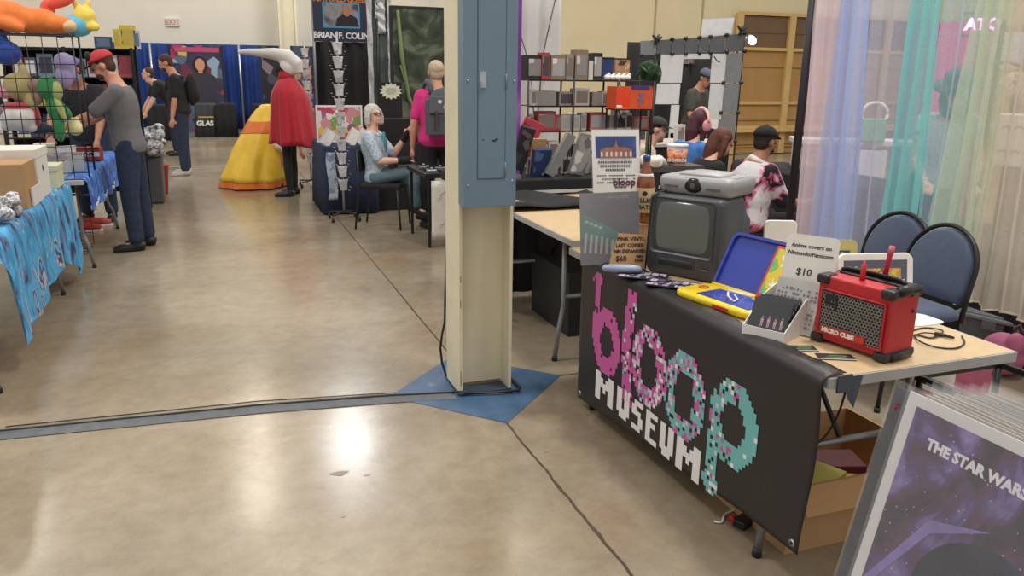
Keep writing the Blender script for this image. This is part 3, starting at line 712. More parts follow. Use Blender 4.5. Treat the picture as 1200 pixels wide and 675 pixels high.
k_ = len(out); vs_ = [Vector((x_, -.010, z_)) for x_, z_ in out]+[Vector((x_, -.002, z_)) for x_, z_ in inn]+[Vector((x_, 0.004, z_)) for x_, z_ in out]
b.add(vs_, [(i, (i+1) % k_, k_+(i+1) % k_, k_+i) for i in range(k_)]+[(2*k_+i, 2*k_+(i+1) % k_, (i+1) % k_, i) for i in range(k_)]); b.build('screen_bezel', TVM, tv)
b = MB(); b.grid(lambda u, v: (-.004+(u-.5)*.272, -.002-.010*(1-(2*u-1)**2)*(1-(2*v-1)**2)**.5 if 0 < v < 1 else -.002, .213+(v-.5)*.218), 16, 14, (0, .004, 0)); b.build('screen', mat('grey_glass_screen', '#5d625e', .12, var=.05, scale=3, spec=.7), tv)
b = MB(); b.bb((-.115, -.007, .040), (.065, -.002, .092)); fr_ = b.build('video_slot_panel', mat('charcoal_panel', '#38393d', .35), tv, bevel=.003)
b = MB(); b.bb((-.105, -.009, .046), (.055, -.006, .062)); b.build('slot', BLACK, fr_)
b = MB(); b.bb((-.098, -.0085, .07), (.05, -.0065, .074)); b.build('slot_line', mat('slot_grey', '#5b5c61', .3), fr_)
for k in range(5): 
    b = MB(); b.bb((-.10+k*.03, -.0105, .05), (-.085+k*.03, -.0085, .055)); b.build('button', mat('button_grey', '#1a1a1c', .3), tv)
b = MB(); b.bb((.095, -.0095, .048), (.125, -.007, .054)); b.build('badge', mat('badge_grey', '#7f8186', .3, .5), tv)
b = MB(); b.tube([(-.10, .02, H_+.012), (-.125, .0, H_+.004), (-.148, -.012, H_-.02), (-.155, -.014, .22), (-.160, -.012, .10), (-.17, .0, .012)], .0035, 8)
w_ = b.build('console_cord', BLACK, None); w_.location = tv.location; w_.rotation_euler = tv.rotation_euler; tag(w_, 'thin black cord running from the grey console down the television left edge', 'cord')
# grey games machine on top
gc = thing('game_console', 'light grey game console with a black oval badge sitting on the television', 'game console', tv.location+Vector((0, 0, H_+.001))+back*.165+ux*.01, rzt+.03)
gc.scale.z = 1.18
GC = mat('console_grey', '#9a9a9b', .4, var=.03)
b = MB(); rings = []
for z_, sx_, sy_, r in ((0, .150, .120, .03), (.008, .160, .130, .035), (.034, .166, .136, .035), (.050, .166, .136, .035), (.060, .158, .128, .03), (.0635, .14, .11, .03)):
    rings.append([Vector((x_, y_, z_)) for x_, y_ in rr(sx_, sy_, r, 5)])
b.ring_loft(rings, 0, True); b.build('case', GC, gc)
b = MB(); rings = [[Vector((x_, y_-.01, .060+h)) for x_, y_ in rr(w, .085, .02)] for h, w in ((0, .10), (.010, .092), (.0125, .08))]; b.ring_loft(rings, 0, True); b.build('disc_lid', mat('console_lid_grey', '#a8a8a9', .35), gc)
b = MB(); b.ell((-.0, -.128, .034), (.046, .014, .026), None); b.build('oval_badge', mat('gloss_black', '#121214', .15), gc)
b = MB(); b.ell((-.0, -.1415, .034), (.010, .0015, .010), None); b.build('badge_mark', mat('badge_mark_grey', '#55585c', .3), gc)
b = MB(); b.bb((.06, -.139, .022), (.12, -.133, .030)); b.bb((-.13, -.137, .022), (-.07, -.133, .030)); b.build('port', mat('port_dark', '#5a5a5c', .4), gc)
b = MB(); b.bb((.10, -.06, .060), (.15, .06, .0645)); b.build('vent', mat('console_lid_grey', '#a8a8a9', .35), gc)

# small cardboard box, bottle on it
bx_ = at_y(757, 280, 3.36); cbx = thing('cardboard_box', 'plain brown cardboard box behind the television under the amber bottle', 'box', (1.93, 3.36, TZ))
b = MB(); b.bb((-.09, -.08, 0), (.09, .08, .135)); b.build('carton', CARD, cbx, bevel=.002)
b = MB(); b.bb((-.092, -.0815, .13), (.092, -.002, .138)); b.bb((-.092, .002, .13), (.092, .0815, .138)); b.build('flap', CARD, cbx)
bt = thing('bottle', 'amber glass bottle with blue cap and pale orange label beside the television', 'bottle', (1.895, 3.33, TZ+.1385))
AMB = mat('amber_liquid_glass', '#8a4a1c', .1, var=.1, alpha=1, spec=.8)
b = MB(); b.lathe([(.042, 0), (.046, .006), (.046, .175), (.043, .20), (.026, .245), (.016, .270), (.015, .300)], n=24); b.build('glass', AMB, bt)
b = MB(); b.lathe([(.018, .292), (.0185, .314), (.015, .318)], n=18); b.build('cap', mat('blue_cap', '#3b4f8e', .3), bt)
b = MB(); b.lathe([(.0468, .05), (.047, .052), (.047, .165), (.0468, .167)], n=24); lb = b.build('label', mat('cream_orange_label', '#d8bf8e', .6, var=.05), bt)
b = MB(); b.lathe([(.0375, .218), (.033, .232)], n=24); b.build('neck_label', PAPER, bt)
vd = Vector((-math.sin(math.radians(30)), -math.cos(math.radians(30)), 0)); uxb = Vector((-vd.y, vd.x, 0))
for t_, z_, s_ in (('CLUB-', .100, .030), ('MATE', .068, .030)):
    text('lettering', t_, s_, INK, vd*.0478+Vector((0, 0, z_)), uxb, (0, 0, 1), lb, bold=.0008, align='CENTER')
b = MB(); b.ell(vd*.0462+Vector((0, 0, .142)), (.012, .004, .012), Matrix.Rotation(math.atan2(uxb.y, uxb.x), 3, 'Z')); b.build('round_emblem', INK, lb)

# yellow and blue toy console
YEL = mat('yellow_plastic', '#e2c51c', .35, var=.02); BLU = mat('royal_blue_plastic', '#2f3f9c', .38, var=.03); RED = mat('red_plastic', '#c5352f', .4, var=.03)
a_, b_ = at_z(787, 347, TZ), at_z(872, 377, TZ)
pa = at_z(893, 345, TZ)
ux = (b_-a_).normalized(); by = Vector((-ux.y, ux.x, 0)); by = by if by.x > 0 else -by; rzp = math.atan2(ux.y, ux.x)
pc = thing('toy_console', 'yellow and blue toy computer opened flat with its blue lid propped up', 'toy', a_+Vector((0, 0, .0065)), rzp)
Wp = (b_-a_).length+.02; Dp = .19
b = MB(); rings = [[Vector((Wp/2+x_, Dp/2+y_, z_)) for x_, y_ in rr(Wp/2-i_, Dp/2-i_, .045, 6)] for z_, i_ in ((0, .006), (.006, 0), (.020, 0), (.026, .006))]
b.ring_loft(rings, 0, True); b.build('base', YEL, pc)
b = MB(); b.bb((.10, .030, .0255), (Wp-.035, Dp-.035, .0285)); pad = b.build('drawing_pad', BLU, pc, bevel=.006)
b = MB()
for k in range(26): b.ell((random.uniform(.11, Wp-.045), random.uniform(.035, Dp-.045), .0288), (.0016, .0016, .0006), None, 0, 6, 4)
b.build('printed_dots', WHITE, pad)
b = MB(); b.lathe([(.020, .0255), (.020, .030), (.015, .032)], (.052, .115, 0), 18); b.build('round_button', mat('orange_red_button', '#b4582c', .4), pc)
b = MB(); b.bb((.018, .05, .0255), (.045, .075, .0275)); b.build('yellow_arrow_pad', mat('orange_yellow', '#d1a429', .4), pc)
b = MB(); b.tube([(.20, .10, .032), (.21, .08, .05), (.235, .055, .045), (.27, .05, .034), (.25, .09, .032), (.20, .125, .031)], .0035, 8); b.build('stylus_cord', WHITE, pc)
b = MB(); b.tube([(.14, .155, .030), (.25, .165, .031)], .006, 10); b.build('stylus', WHITE, pc)
b = MB(); b.bb((Wp*.55, -.0015, .006), (Wp*.75, .004, .018)); b.build('red_tab', RED, pc)
tl = math.radians(62)
ly = Vector((0, math.cos(tl), math.sin(tl))); ln = Vector((0, math.sin(tl), -math.cos(tl)))
b = MB(); o_ = Vector((0.02, Dp+.002, .014)); Lh = .235
b.prism([(x_+Wp/2, y_+Lh/2) for x_, y_ in rr(Wp/2-.002, Lh/2, .03, 6)], o_, (1, 0, 0), ly, ln*.010); b.build('lid', BLU, pc)
b = MB()
o2, i2 = rr(Wp/2-.002, Lh/2, .03, 6), rr(Wp/2-.014, Lh/2-.012, .022, 6); n_ = len(o2)
P_ = lambda q, d_: o_+Vector((q[0]+Wp/2, 0, 0))+ly*(q[1]+Lh/2)-ln*d_
b.add([P_(q, 0) for q in o2]+[P_(q, .013) for q in o2]+[P_(q, .013) for q in i2]+[P_(q, 0) for q in i2], [(r*n_+i, r*n_+(i+1) % n_, (r+1)*n_+(i+1) % n_, (r+1)*n_+i) for r in range(3) for i in range(n_)]); b.build('lid_rim', BLU, pc)
b = MB(); b.tube([(.03, Dp-.004, .024), (Wp-.03, Dp-.004, .024)], .012, 10); b.build('hinge', YEL, pc)
bo = o_+Vector((Wp*.60, 0, 0))-ln*.014
b = MB(); panel(b, bo, (1, 0, 0), ly, .115, .215, .012, n=-ln); bk = b.build('story_book', RED, pc, bevel=.004)
b = MB(); panel(b, bo+ly*.025+Vector((.012, 0, 0))-ln*.0122, (1, 0, 0), ly, .098, .180, .0015, n=-ln)
b.build('page', patch_mat('story_page_print', [(0, '#4f9fc0'), (.38, '#7db64a'), (.50, '#d9bf3c'), (.60, '#e6e2e0'), (.68, '#d98aa6')], 11, .4, const=True), bk)

# CD tray: white card display box with dark CDs leaning back
ca, cb_ = at_z(869, 392, TZ), at_z(918, 404, TZ)
ux = (cb_-ca).normalized(); dp = Vector((-ux.y, ux.x, 0)); dp = dp if dp.x > 0 else -dp
cw, cdp = (cb_-ca).length+.0, .235
ct = thing('display_box', 'white cardboard display tray with sloping sides holding the compact discs', 'display box', ca+Vector((0, 0, TZ+.001-ca.z)), math.atan2(ux.y, ux.x))
WC = mat('white_card', '#dedbd8', .7, var=.02)
b = MB(); b.bb((0, 0, 0), (cw, cdp, .003)); b.build('bottom', WC, ct)
b = MB(); b.bb((0, 0, .003), (cw, .003, .036)); b.build('front_wall', WC, ct)
for x_ in (0, cw-.003):
    b = MB(); b.prism([(.003, .003), (cdp, .003), (cdp, .135), (.14, .115), (.003, .036)], (x_, 0, 0), (0, 1, 0), (0, 0, 1), (.003, 0, 0)); b.build('side_wall', WC, ct)
b = MB(); b.bb((.003, cdp-.003, .003), (cw-.003, cdp, .15)); b.build('back_wall', WC, ct)
M_ = Matrix.Translation(ca) @ Matrix.Rotation(math.atan2(ux.y, ux.x), 4, 'Z')
def cdcase(i, y0, cover, lab):
    t = thing('compact_disc', lab, 'compact disc', ca+ux*.008+dp*y0+Vector((0, 0, TZ+.0045-ca.z)), math.atan2(ux.y, ux.x), 'compact discs in the white tray')
    up = Vector((0, .42, 1)).normalized(); n_ = Vector((1, 0, 0)).cross(up)
    w = min(.142, cw-.016)
    b = MB(); panel(b, (0, 0, 0), (1, 0, 0), up, w, .125, .009, n=-n_); b.build('case', mat('jewel_case', '#33343a', .15, spec=.8), t)
    b = MB(); panel(b, Vector((.004, 0, 0))+up*.004+n_*.0004, (1, 0, 0), up, w-.008, .117, .0008, n=n_); cv = b.build('cover', cover, t)
    if i == 0:
        b = MB()
        for k, (hh) in enumerate((.030, .034, .028, .036)):
            c0 = Vector((.040+k*.022, 0, 0))+up*.034+n_*.0012
            panel(b, c0, (1, 0, 0), up, .003, hh*.5, .0006, n=n_); panel(b, c0+Vector((.0045, 0, 0)), (1, 0, 0), up, .003, hh*.5, .0006, n=n_); panel(b, c0+up*hh*.45-Vector((.001, 0, 0)), (1, 0, 0), up, .009, hh*.4, .0006, n=n_); panel(b, c0+up*hh*.92+Vector((.0015, 0, 0)), (1, 0, 0), up, .0045, .006, .0006, n=n_)
        b.build('printed_figures', mat('pink_grey_print', '#b8929f', .5), cv)
        b = MB(); b.prism([(.01, .010), (.03, .006), (.10, .004), (.135, .012), (.135, .020), (.125, .026), (.118, .018), (.105, .022), (.03, .024), (.012, .03)], n_*.0012, (1, 0, 0), up, n_*.0006); b.build('printed_wave', mat('teal_print', '#6f9a9c', .5), cv)
cov = mat('dark_cover', '#2b2b31', .15, spec=.8)
cdcase(0, .012, cov, 'front compact disc with pink figures on its dark cover')
for i in range(4): cdcase(i+1, .028+i*.016, cov, 'dark compact disc, number %s back from the front disc in the white tray' % ('two', 'three', 'four', 'five')[i])
# leaflets behind the discs
lf = thing('leaflet', 'grey and white printed leaflet standing in the tray behind the discs', 'leaflet', ca+ux*.03+dp*.125+Vector((0, 0, TZ+.0045-ca.z)), math.atan2(ux.y, ux.x))
up = Vector((0, .30, 1)).normalized(); n_ = Vector((1, 0, 0)).cross(up)
b = MB(); panel(b, (0, 0, 0), (1, 0, 0), up, .15, .175, .004, n=-n_); b.build('paper', mat('light_grey_paper', '#b9b8b4', .7), lf)
b = MB()
for r_ in range(9):
    for k in range(11):
        if random.random() < .75: panel(b, Vector((.008+k*.0125, 0, 0))+up*(.02+r_*.015)+n_*.0004, (1, 0, 0), up, random.uniform(.005, .011), random.uniform(.004, .010), .0006, n=n_)
b.build('printed_lines', mat('print_grey', '#77757a', .7), lf)
# hand-written card
cc_ = thing('price_card', 'white rounded card with handwriting and the price $10 behind the compact discs', 'sign', ca+ux*.030+dp*.175+Vector((0, 0, TZ+.0045-ca.z)), math.atan2(ux.y, ux.x)+.10)
up = Vector((0, .16, 1)).normalized(); n_ = Vector((1, 0, 0)).cross(up); wq, hq = .172, .315
b = MB(); b.prism([(x_+wq/2, y_+hq/2) for x_, y_ in rr(wq/2, hq/2, .02, 5)], (0, 0, 0), (1, 0, 0), up, n_*-.003); b.build('card', mat('white_card_bright', '#e9e6df', .6, var=.02), cc_)
for t_, x_, y_, s_ in (('Anime covers on', .018, .272, .019), ('Nintendo/Famicom', .010, .246, .019), ('$10', .045, .180, .034)):
    text('lettering', t_, s_, INK, Vector((x_, 0, 0))+up*y_+n_*.0010, (1, 0, 0), up, cc_, bold=.0003, shear=.05, depth=.0006)

# red practice amplifier
aa, ab = at_z(950, 398, TZ), at_z(1036, 427, TZ)
ux = (ab-aa).normalized(); dp = Vector((-ux.y, ux.x, 0)); dp = dp if dp.x > 0 else -dp; rza = math.atan2(ux.y, ux.x)
AW = (ab-aa).length; AD, AH = .142, .222
am = thing('amplifier', 'red practice amplifier with black corners and a silver mesh grille reading micro cube', 'amplifier', aa+Vector((0, 0, TZ-aa.z+.001)), rza)
AR = mat('red_vinyl_amp', '#b8242c', .5, var=.04, scale=60, bump=.15); CORN = mat('black_corner', '#222224', .4)
b = MB(); b.bb((.004, .004, .012), (AW-.004, AD, AH-.003)); b.build('cabinet', AR, am, bevel=.006)
b = MB(); b.bb((.026, -.002, .038), (AW-.022, .005, AH-.045)); gr = b.build('grille_backing', mat('grille_dark', '#17171a', .6), am)
HM = mat('grille_silver', '#8d8b86', .35, .6)
b = MB(); s_ = .0112; x0, x1, z0, z1 = .028, AW-.024, .040, AH-.047
def hexring(cx, cz, r0, r1):
    vs_ = []; 
    for r_ in (r0, r1):
        for k in range(6): a = PI/6+PI/3*k; vs_.append((min(max(cx+r_*math.cos(a), x0-.001), x1+.001), -.0035, min(max(cz+r_*math.sin(a), z0-.001), z1+.001)))
    b.add(vs_, [(k, (k+1) % 6, 6+(k+1) % 6, 6+k) for k in range(6)])
row = 0; z_ = z0
while z_ < z1:
    x_ = x0+(s_/2 if row % 2 else 0)
    while x_ < x1+.001: hexring(x_, z_, s_*.577, s_*.40); x_ += s_
    z_ += s_*.866; row += 1
b.build('mesh', HM, gr, fix=False)
b = MB()
for a_, c_ in (((.020, -.006, .034), (AW-.016, .001, .039)), ((.020, -.006, AH-.046), (AW-.016, .001, AH-.041)), ((.020, -.006, .034), (.026, .001, AH-.041)), ((AW-.022, -.006, .034), (AW-.016, .001, AH-.041))): b.bb(a_, c_)
b.build('grille_frame', AR, am, bevel=.002)
for cx in (0, AW):
    for cy in (0, AD):
        for cz in (0, AH):
            b = MB(); sx_, sy_, sz_ = (1 if cx == 0 else -1), (1 if cy == 0 else -1), (1 if cz == 0 else -1)
            lx, ly_, lz = .042, (.052 if cz else .07), .030
            b.bb((cx-sx_*.004, cy-sy_*.006, cz-sz_*(.002 if cz else 0)), (cx+sx_*lx, cy+sy_*ly_, cz+sz_*lz)); cn = b.build('corner_guard', CORN, am, bevel=.010)
            b = MB()
            for k in range(3): b.box((cx+sx_*(.010+k*.010), cy-sy_*.0065, cz+sz_*.015), (.0022, .002, .024), 0, rotm('Y', 30))
            b.build('corner_rib', mat('corner_rib_grey', '#3b3b3e', .4), cn)
b = MB(); b.tube([(AW-.002, .03, AH-.004), (AW-.002, AD-.03, AH-.004)], .016, 10); b.build('edge_guard', CORN, am)
b = MB(); b.tube([(AW-.002, .03, .006+.008), (AW-.002, AD-.03, .014)], .014, 10); b.build('edge_guard', CORN, am)
b = MB(); b.bb((.02, .075, AH-.004), (AW-.02, AD-.006, AH+.004)); cp_ = b.build('control_panel', mat('panel_black', '#202023', .4), am, bevel=.003)
for k in range(6):
    b = MB(); b.lathe([(.0085, AH+.004), (.0085, AH+.014), (.007, AH+.016)], (.050+k*.030, .12, 0), 14); kn = b.build('knob', BLACK, cp_)
    b = MB(); b.bb((.049+k*.030,   .112, AH+.016), (.051+k*.030, .12, AH+.0168)); b.build('knob_mark', WHITE, kn)
for k in range(5):
    b = MB(); b.bb((.06+k*.030, .145, AH+.004), (.078+k*.030, .150, AH+.0047)); b.build('panel_print', WHITE, cp_)
b = MB(); b.tube([(.02, .09, AH+.004), (.04, .10, AH+.010), (AW/2, .105, AH+.012), (AW-.04, .10, AH+.010), (AW-.02, .09, AH+.004)], .006, 8, squash=2); hd_ = b.build('carry_strap', BLACK, am)
b = MB(); b.ell((AW-.002, .115, AH*.66), (.004, .006, .006)); b.build('side_screw', BLACK, am)
for t_, x_, z_, s_, w_ in (('MICRO CUBE', .040, .043, .0195, .0016),):
    b = MB(); b.bb((x_-.004, -.0075, z_-.003), (x_+.150, -.0045, z_+.018)); bdg = b.build('name_plate', RED, am)
    text('lettering', t_, s_, mat('off_white_ink', '#e8e3dc', .5), (x_+.001, -.0078, z_+.001), (1, 0, 0), (0, 0, 1), bdg, bold=w_*.6, space=1.0)
b = MB(); lg = [(0, 0), (.034, 0), (.034, .010), (.009, .010), (.009, .017), (.034, .017), (.034, .034), (0, .034)]
b.prism(lg, (.040, -.0055, AH-.090), (1, 0, 0), (0, 0, 1), (0, .002, 0)); b.bb((.040+.034, -.0055, AH-.106), (.040+.043, -.0035, AH-.056)); b.build('emblem', BLACK, am)
# pens on the amplifier
M_ = Matrix.Translation(am.location) @ Matrix.Rotation(rza, 4, 'Z')
def wp(x, y, z): return M_ @ Vector((x, y, z))
pn_ = thing('marker_pen', 'short red marker pen standing upright on top of the amplifier', 'pen', wp(.118, .055, AH-.002))
b = MB(); b.lathe([(.0085, 0), (.0085, .045), (.004, .050), (.003, .060)], n=12); b.build('barrel', RED, pn_)
pn_ = thing('marker_pen', 'pink marker pen with a lettered barrel leaning behind the amplifier knobs', 'pen', wp(.160, .105, AH+.019), rza)
b = MB(); b.tube([(0, 0, 0), (.004, .004, .065), (.006, .006, .085)], [.008, .008, .006], 12); b.build('barrel', mat('magenta_red', '#c42f52', .4), pn_)
b = MB(); b.tube([(.004, .004, .060), (.0065, .0065, .088)], .009, 12); b.build('pen_cap', mat('rose_cap', '#c9606f', .4), pn_)


# cards lying before the amplifier
for (x_, y_, rz_, lab, c0) in ((941, 409, -.35, 'small black and green business card left of the larger pair', '#232825'), (979, 419, -.42, 'black and grey business card with green print in front of the amplifier', '#2a2b2c')):
    p_ = at_z(x_, y_, TZ); t = thing('business_card', lab, 'card', (p_.x, p_.y, TZ+.001), rz_)
    b = MB(); w = .045 if x_ < 960 else .06; b.bb((-w*.9, -.027, 0), (w*.9, .027, .002)); b.build('card', mat('card_ink'+c0, c0, .5), t)
    b = MB(); b.bb((-w*.9, -.027, .002), (w*.9, -.018, .0026)); b.build('pale_edge', mat('card_pale', '#9b9b98', .5), t)
    b = MB(); b.bb((-w*.5, -.008, .002), (w*.5, -.003, .0026)); b.bb((-w*.3, .004, .002), (w*.6, .010, .0026)); b.build('green_print', mat('green_print', '#5f8f5a', .5), t)

# white rounded console / tablet frame and the yellow pack behind the amplifier
up = Vector((0, .22, 1)).normalized()
ta = Vector((2.045, 2.16, TZ)); tb = thing('white_framed_display', 'white rounded plastic frame with a yellow and blue game picture behind the amplifier', 'display', ta, -.22)
n_ = Vector((1, 0, 0)).cross(up); w, h = .29, .215
ta2 = Vector((0, 0, .004))
b = MB(); b.prism([(x_+w/2, y_+h/2) for x_, y_ in rr(w/2, h/2, .03, 6)], ta2, (1, 0, 0), up, n_*-.020); b.build('frame', WHITE, tb, bevel=.004)
b = MB(); panel(b, ta2+Vector((.02, 0, 0))+up*.02+n_*.0002, (1, 0, 0), up, w-.045, h-.045, .001, n=n_); sc_ = b.build('picture', mat('slate_picture', '#565a6e', .3), tb)
b = MB(); panel(b, ta2+Vector((.03, 0, 0))+up*.035+n_*.0014, (1, 0, 0), up, w-.08, h-.09, .0008, n=n_); b.build('picture_map', patch_mat('map_print', [(0, '#a5443c'), (.42, '#c9943f'), (.55, '#d8bb57'), (.66, '#9a5a3a')], 22, .4), sc_)
yp = thing('game_pack', 'yellow and green card backed pack beside the white price card', 'pack', (at_y(966, 310, 2.27).x, 2.30, TZ), -.3)
up = Vector((0, .10, 1)).normalized(); n_ = Vector((1, 0, 0)).cross(up)
b = MB(); b.prism([(x_+.075, y_+.12) for x_, y_ in rr(.075, .12, .02, 5)], (0, 0, .002), (1, 0, 0), up, n_*-.006); b.build('backing_card', mat('straw_yellow', '#cdbf7a', .5), yp)
b = MB(); panel(b, Vector((.028, 0, 0))+up*.165+n_*.0004, (1, 0, 0), up, .095, .038, .001, n=n_); b.build('dark_title_panel', mat('teal_ink_dark', '#35607a', .5), yp)
text('lettering', 'POP', .038, mat('title_yellow', '#e0c94a', .5), Vector((.034, 0, 0))+up*.169+n_*.0018, (1, 0, 0), up, yp, bold=.001)
b = MB()
for r_ in range(3): panel(b, Vector((.03, 0, 0))+up*(.148-r_*.013)+n_*.0004, (1, 0, 0), up, .09-.02*r_, .006, .0008, n=n_)
b.build('red_print', mat('rust_print', '#b3533c', .5), yp)
b = MB(); b.prism([(x_+.015, y_+.02) for x_, y_ in rr(.015, .16, .008, 3)], Vector((.0, .0, .13)), (1, 0, 0), up, n_*.004); b.v = b.v
# white tablet behind the television lid
wt = thing('white_tablet', 'white rounded plastic slab standing behind the blue toy lid', 'tablet', (2.22, 2.72, TZ), -.35)
b = MB(); b.prism([(x_, y_+.115) for x_, y_ in rr(.07, .115, .02, 5)], (0, 0, .001), (1, 0, 0), (0, .1, 1), (0, .016, 0)); b.build('slab', WHITE, wt, bevel=.003)
# paper and cable right of the amplifier
pb = MB(); p_ = at_z(1083, 378, TZ); pb.prism([(x_, y_) for x_, y_ in rr(.075, .06, .03, 5)], (p_.x, p_.y+.03, TZ+.0008), (1, 0, 0), (0, 1, 0), (0, 0, .0012)); tag(pb.build('paper_sheet', PAPER), 'white rounded paper lying behind the right side of the amplifier', 'paper')
ca_ = thing('cable', 'thin black audio cable coiled loosely on the table right of the amplifier', 'cable', (0, 0, 0))
pts = [at_z(x_, y_, TZ+.004+h) for x_, y_, h in ((1066, 388, 0), (1085, 384, .0), (1105, 388, .004), (1092, 396, 0), (1072, 392, 0), (1078, 400, .004), (1098, 407, 0), (1120, 408, 0), (1130, 402, 0), (1127, 394, 0))]
def smooth_pts(P, n=6):
    out = []; P = [P[0]]+list(P)+[P[-1]]
    for i in range(1, len(P)-2):
        a, b_, c, d = P[i-1], P[i], P[i+1], P[i+2]
        for k in range(n):
            t = k/n; out.append(.5*((2*b_)+(c-a)*t+(2*a-5*b_+4*c-d)*t*t+(-a+3*b_-3*c+d)*t**3))
    out.append(P[-2]); return out
b = MB(); b.tube(smooth_pts(pts), .0028, 7); b.build('cord', BLACK, ca_)
b = MB(); b.tube([at_z(1095, 391, TZ+.008), at_z(1107, 393, TZ+.008), at_z(1118, 396, TZ+.008)], [.007, .006, .004], 10); b.build('plug', BLACK, ca_)
b = MB(); b.tube(smooth_pts([at_z(x_, y_, TZ+.007) for x_, y_ in ((1068, 394), (1082, 390), (1096, 391))]), .0024, 7); b.build('cord', BLACK, ca_)

# ------------------------------------------------------------------ under the banner table
def carton(name, label, x0, y0, x1, y1, h, rz=0, z=0, m=CARD, th=.006, flaps=True, cat='box'):
    t = thing(name, label, cat, ((x0+x1)/2, (y0+y1)/2, z), rz); w, l = (x1-x0)/2, (y1-y0)/2
    b = MB(); b.bb((-w, -l, 0), (w, l, th)); b.build('bottom', m, t)
    for a, c in (((-w, -l, th), (-w+th, l, h)), ((w-th, -l, th), (w, l, h)), ((-w+th, -l, th), (w-th, -l+th, h)), ((-w+th, l-th, th), (w-th, l, h))):
        b = MB(); b.bb(a, c); b.build('side', m, t)
    return t, w, l
t, w, l = carton('cardboard_box', 'large open brown cardboard box with papers under the near end of the banner table', 1.70, 1.90, 2.36, 2.38, .25)
b = MB(); b.prism([(0, 0), (.64, 0), (.61, .10), (.03, .10)], (-.32, -l, .25), (1, 0, 0), (0, -.35, -.94), (0, -.005, 0)); b.build('flap', CARD, t)
b = MB(); b.prism([(0, 0), (.46, 0), (.44, .10), (.03, .10)], (-w, l, .25), (0, -1, 0), (-.90, 0, .20), (0, 0, .005)); b.build('flap', CARD, t)
for i, (px, py, pz, rz_, m_, lab, sz) in enumerate(((1.90, 2.02, .20, .4, mat('yellow_book', '#c9c153', .6), 'yellow and white booklet lying in the open box under the table', (.20, .14, .02)), (2.10, 2.15, .16, -.3, mat('dark_red_book', '#7b2b38', .6), 'dark red case lying in the open box under the table', (.2, .14, .03)),
                                              (1.88, 2.20, .19, .1, mat('milky_plastic', '#bfc1be', .4), 'milky plastic bag over a booklet in the open box under the table', (.22, .13, .025)))):
    t = thing('booklet', lab, 'booklet', (px, py, pz), rz_)
    b = MB(); b.box((0, 0, 0), sz); b.build('cover', m_, t, bevel=.003); b = MB(); b.box((.002, 0, 0), (sz[0], sz[1]*.97, sz[2]*.6)); b.build('pages', PAPER, t)
t, w, l = carton('storage_bin', 'dark grey low bin at the far side inside under the banner table', 1.72, 2.42, 2.24, 2.85, .26, m=mat('dark_bin', '#37373a', .5))
t, w, l = carton('cardboard_box', 'small brown cardboard box standing on the floor just behind the middle of the banner', 1.70, 2.10+.82, 2.02, 3.24, .18, rz=.25)
cu = thing('wrapped_pack', 'clear wrapped silver lettered pack lying on the dark bin under the table', 'pack', (1.85, 2.52, .2675), .3)
b = MB(); b.box((0, 0, .012), (.26, .18, .022)); b.build('pack', mat('grey_silver_pack', '#a9a8a6', .3), cu, bevel=.005)
b = MB()
for k in range(7): b.box((-.09+k*.03, .0+.01*(k % 2), .0238), (.02, .045, .0012))
b.build('printed_blocks', WHITE, cu)
cb = MB(); cb.tube(smooth_pts([Vector(v) for v in ((1.66, 1.98, .62), (1.70, 1.95, .42), (1.80, 1.93, .38), (1.95, 2.0, .44), (2.1, 2.12, .60), (2.14, 2.2, .70))]), .004, 7); tag(cb.build('power_lead', BLACK), 'black power cord drooping below the near end of the banner table', 'cord')
pw = thing('power_adaptor', 'black power adaptor and white tangle on the floor below the banner hem', 'adaptor', (1.68, 2.10, 0), .4)
b = MB(); b.bb((-.04, -.025, 0), (.04, .025, .032)); b.build('brick', BLACK, pw, bevel=.006); b = MB(); b.tube(smooth_pts([Vector(v) for v in ((.05, 0, .02), (.07, .03, .01), (.06, .07, .006), (.0, .08, .006), (-.05, .06, .006), (-.07, .08, .006))]), .004, 7); b.build('cord', WHITE, pw)
b = MB(); b.bb((-.015, .035, 0), (.01, .055, .02)); b.build('plug', RED, pw, bevel=.004)

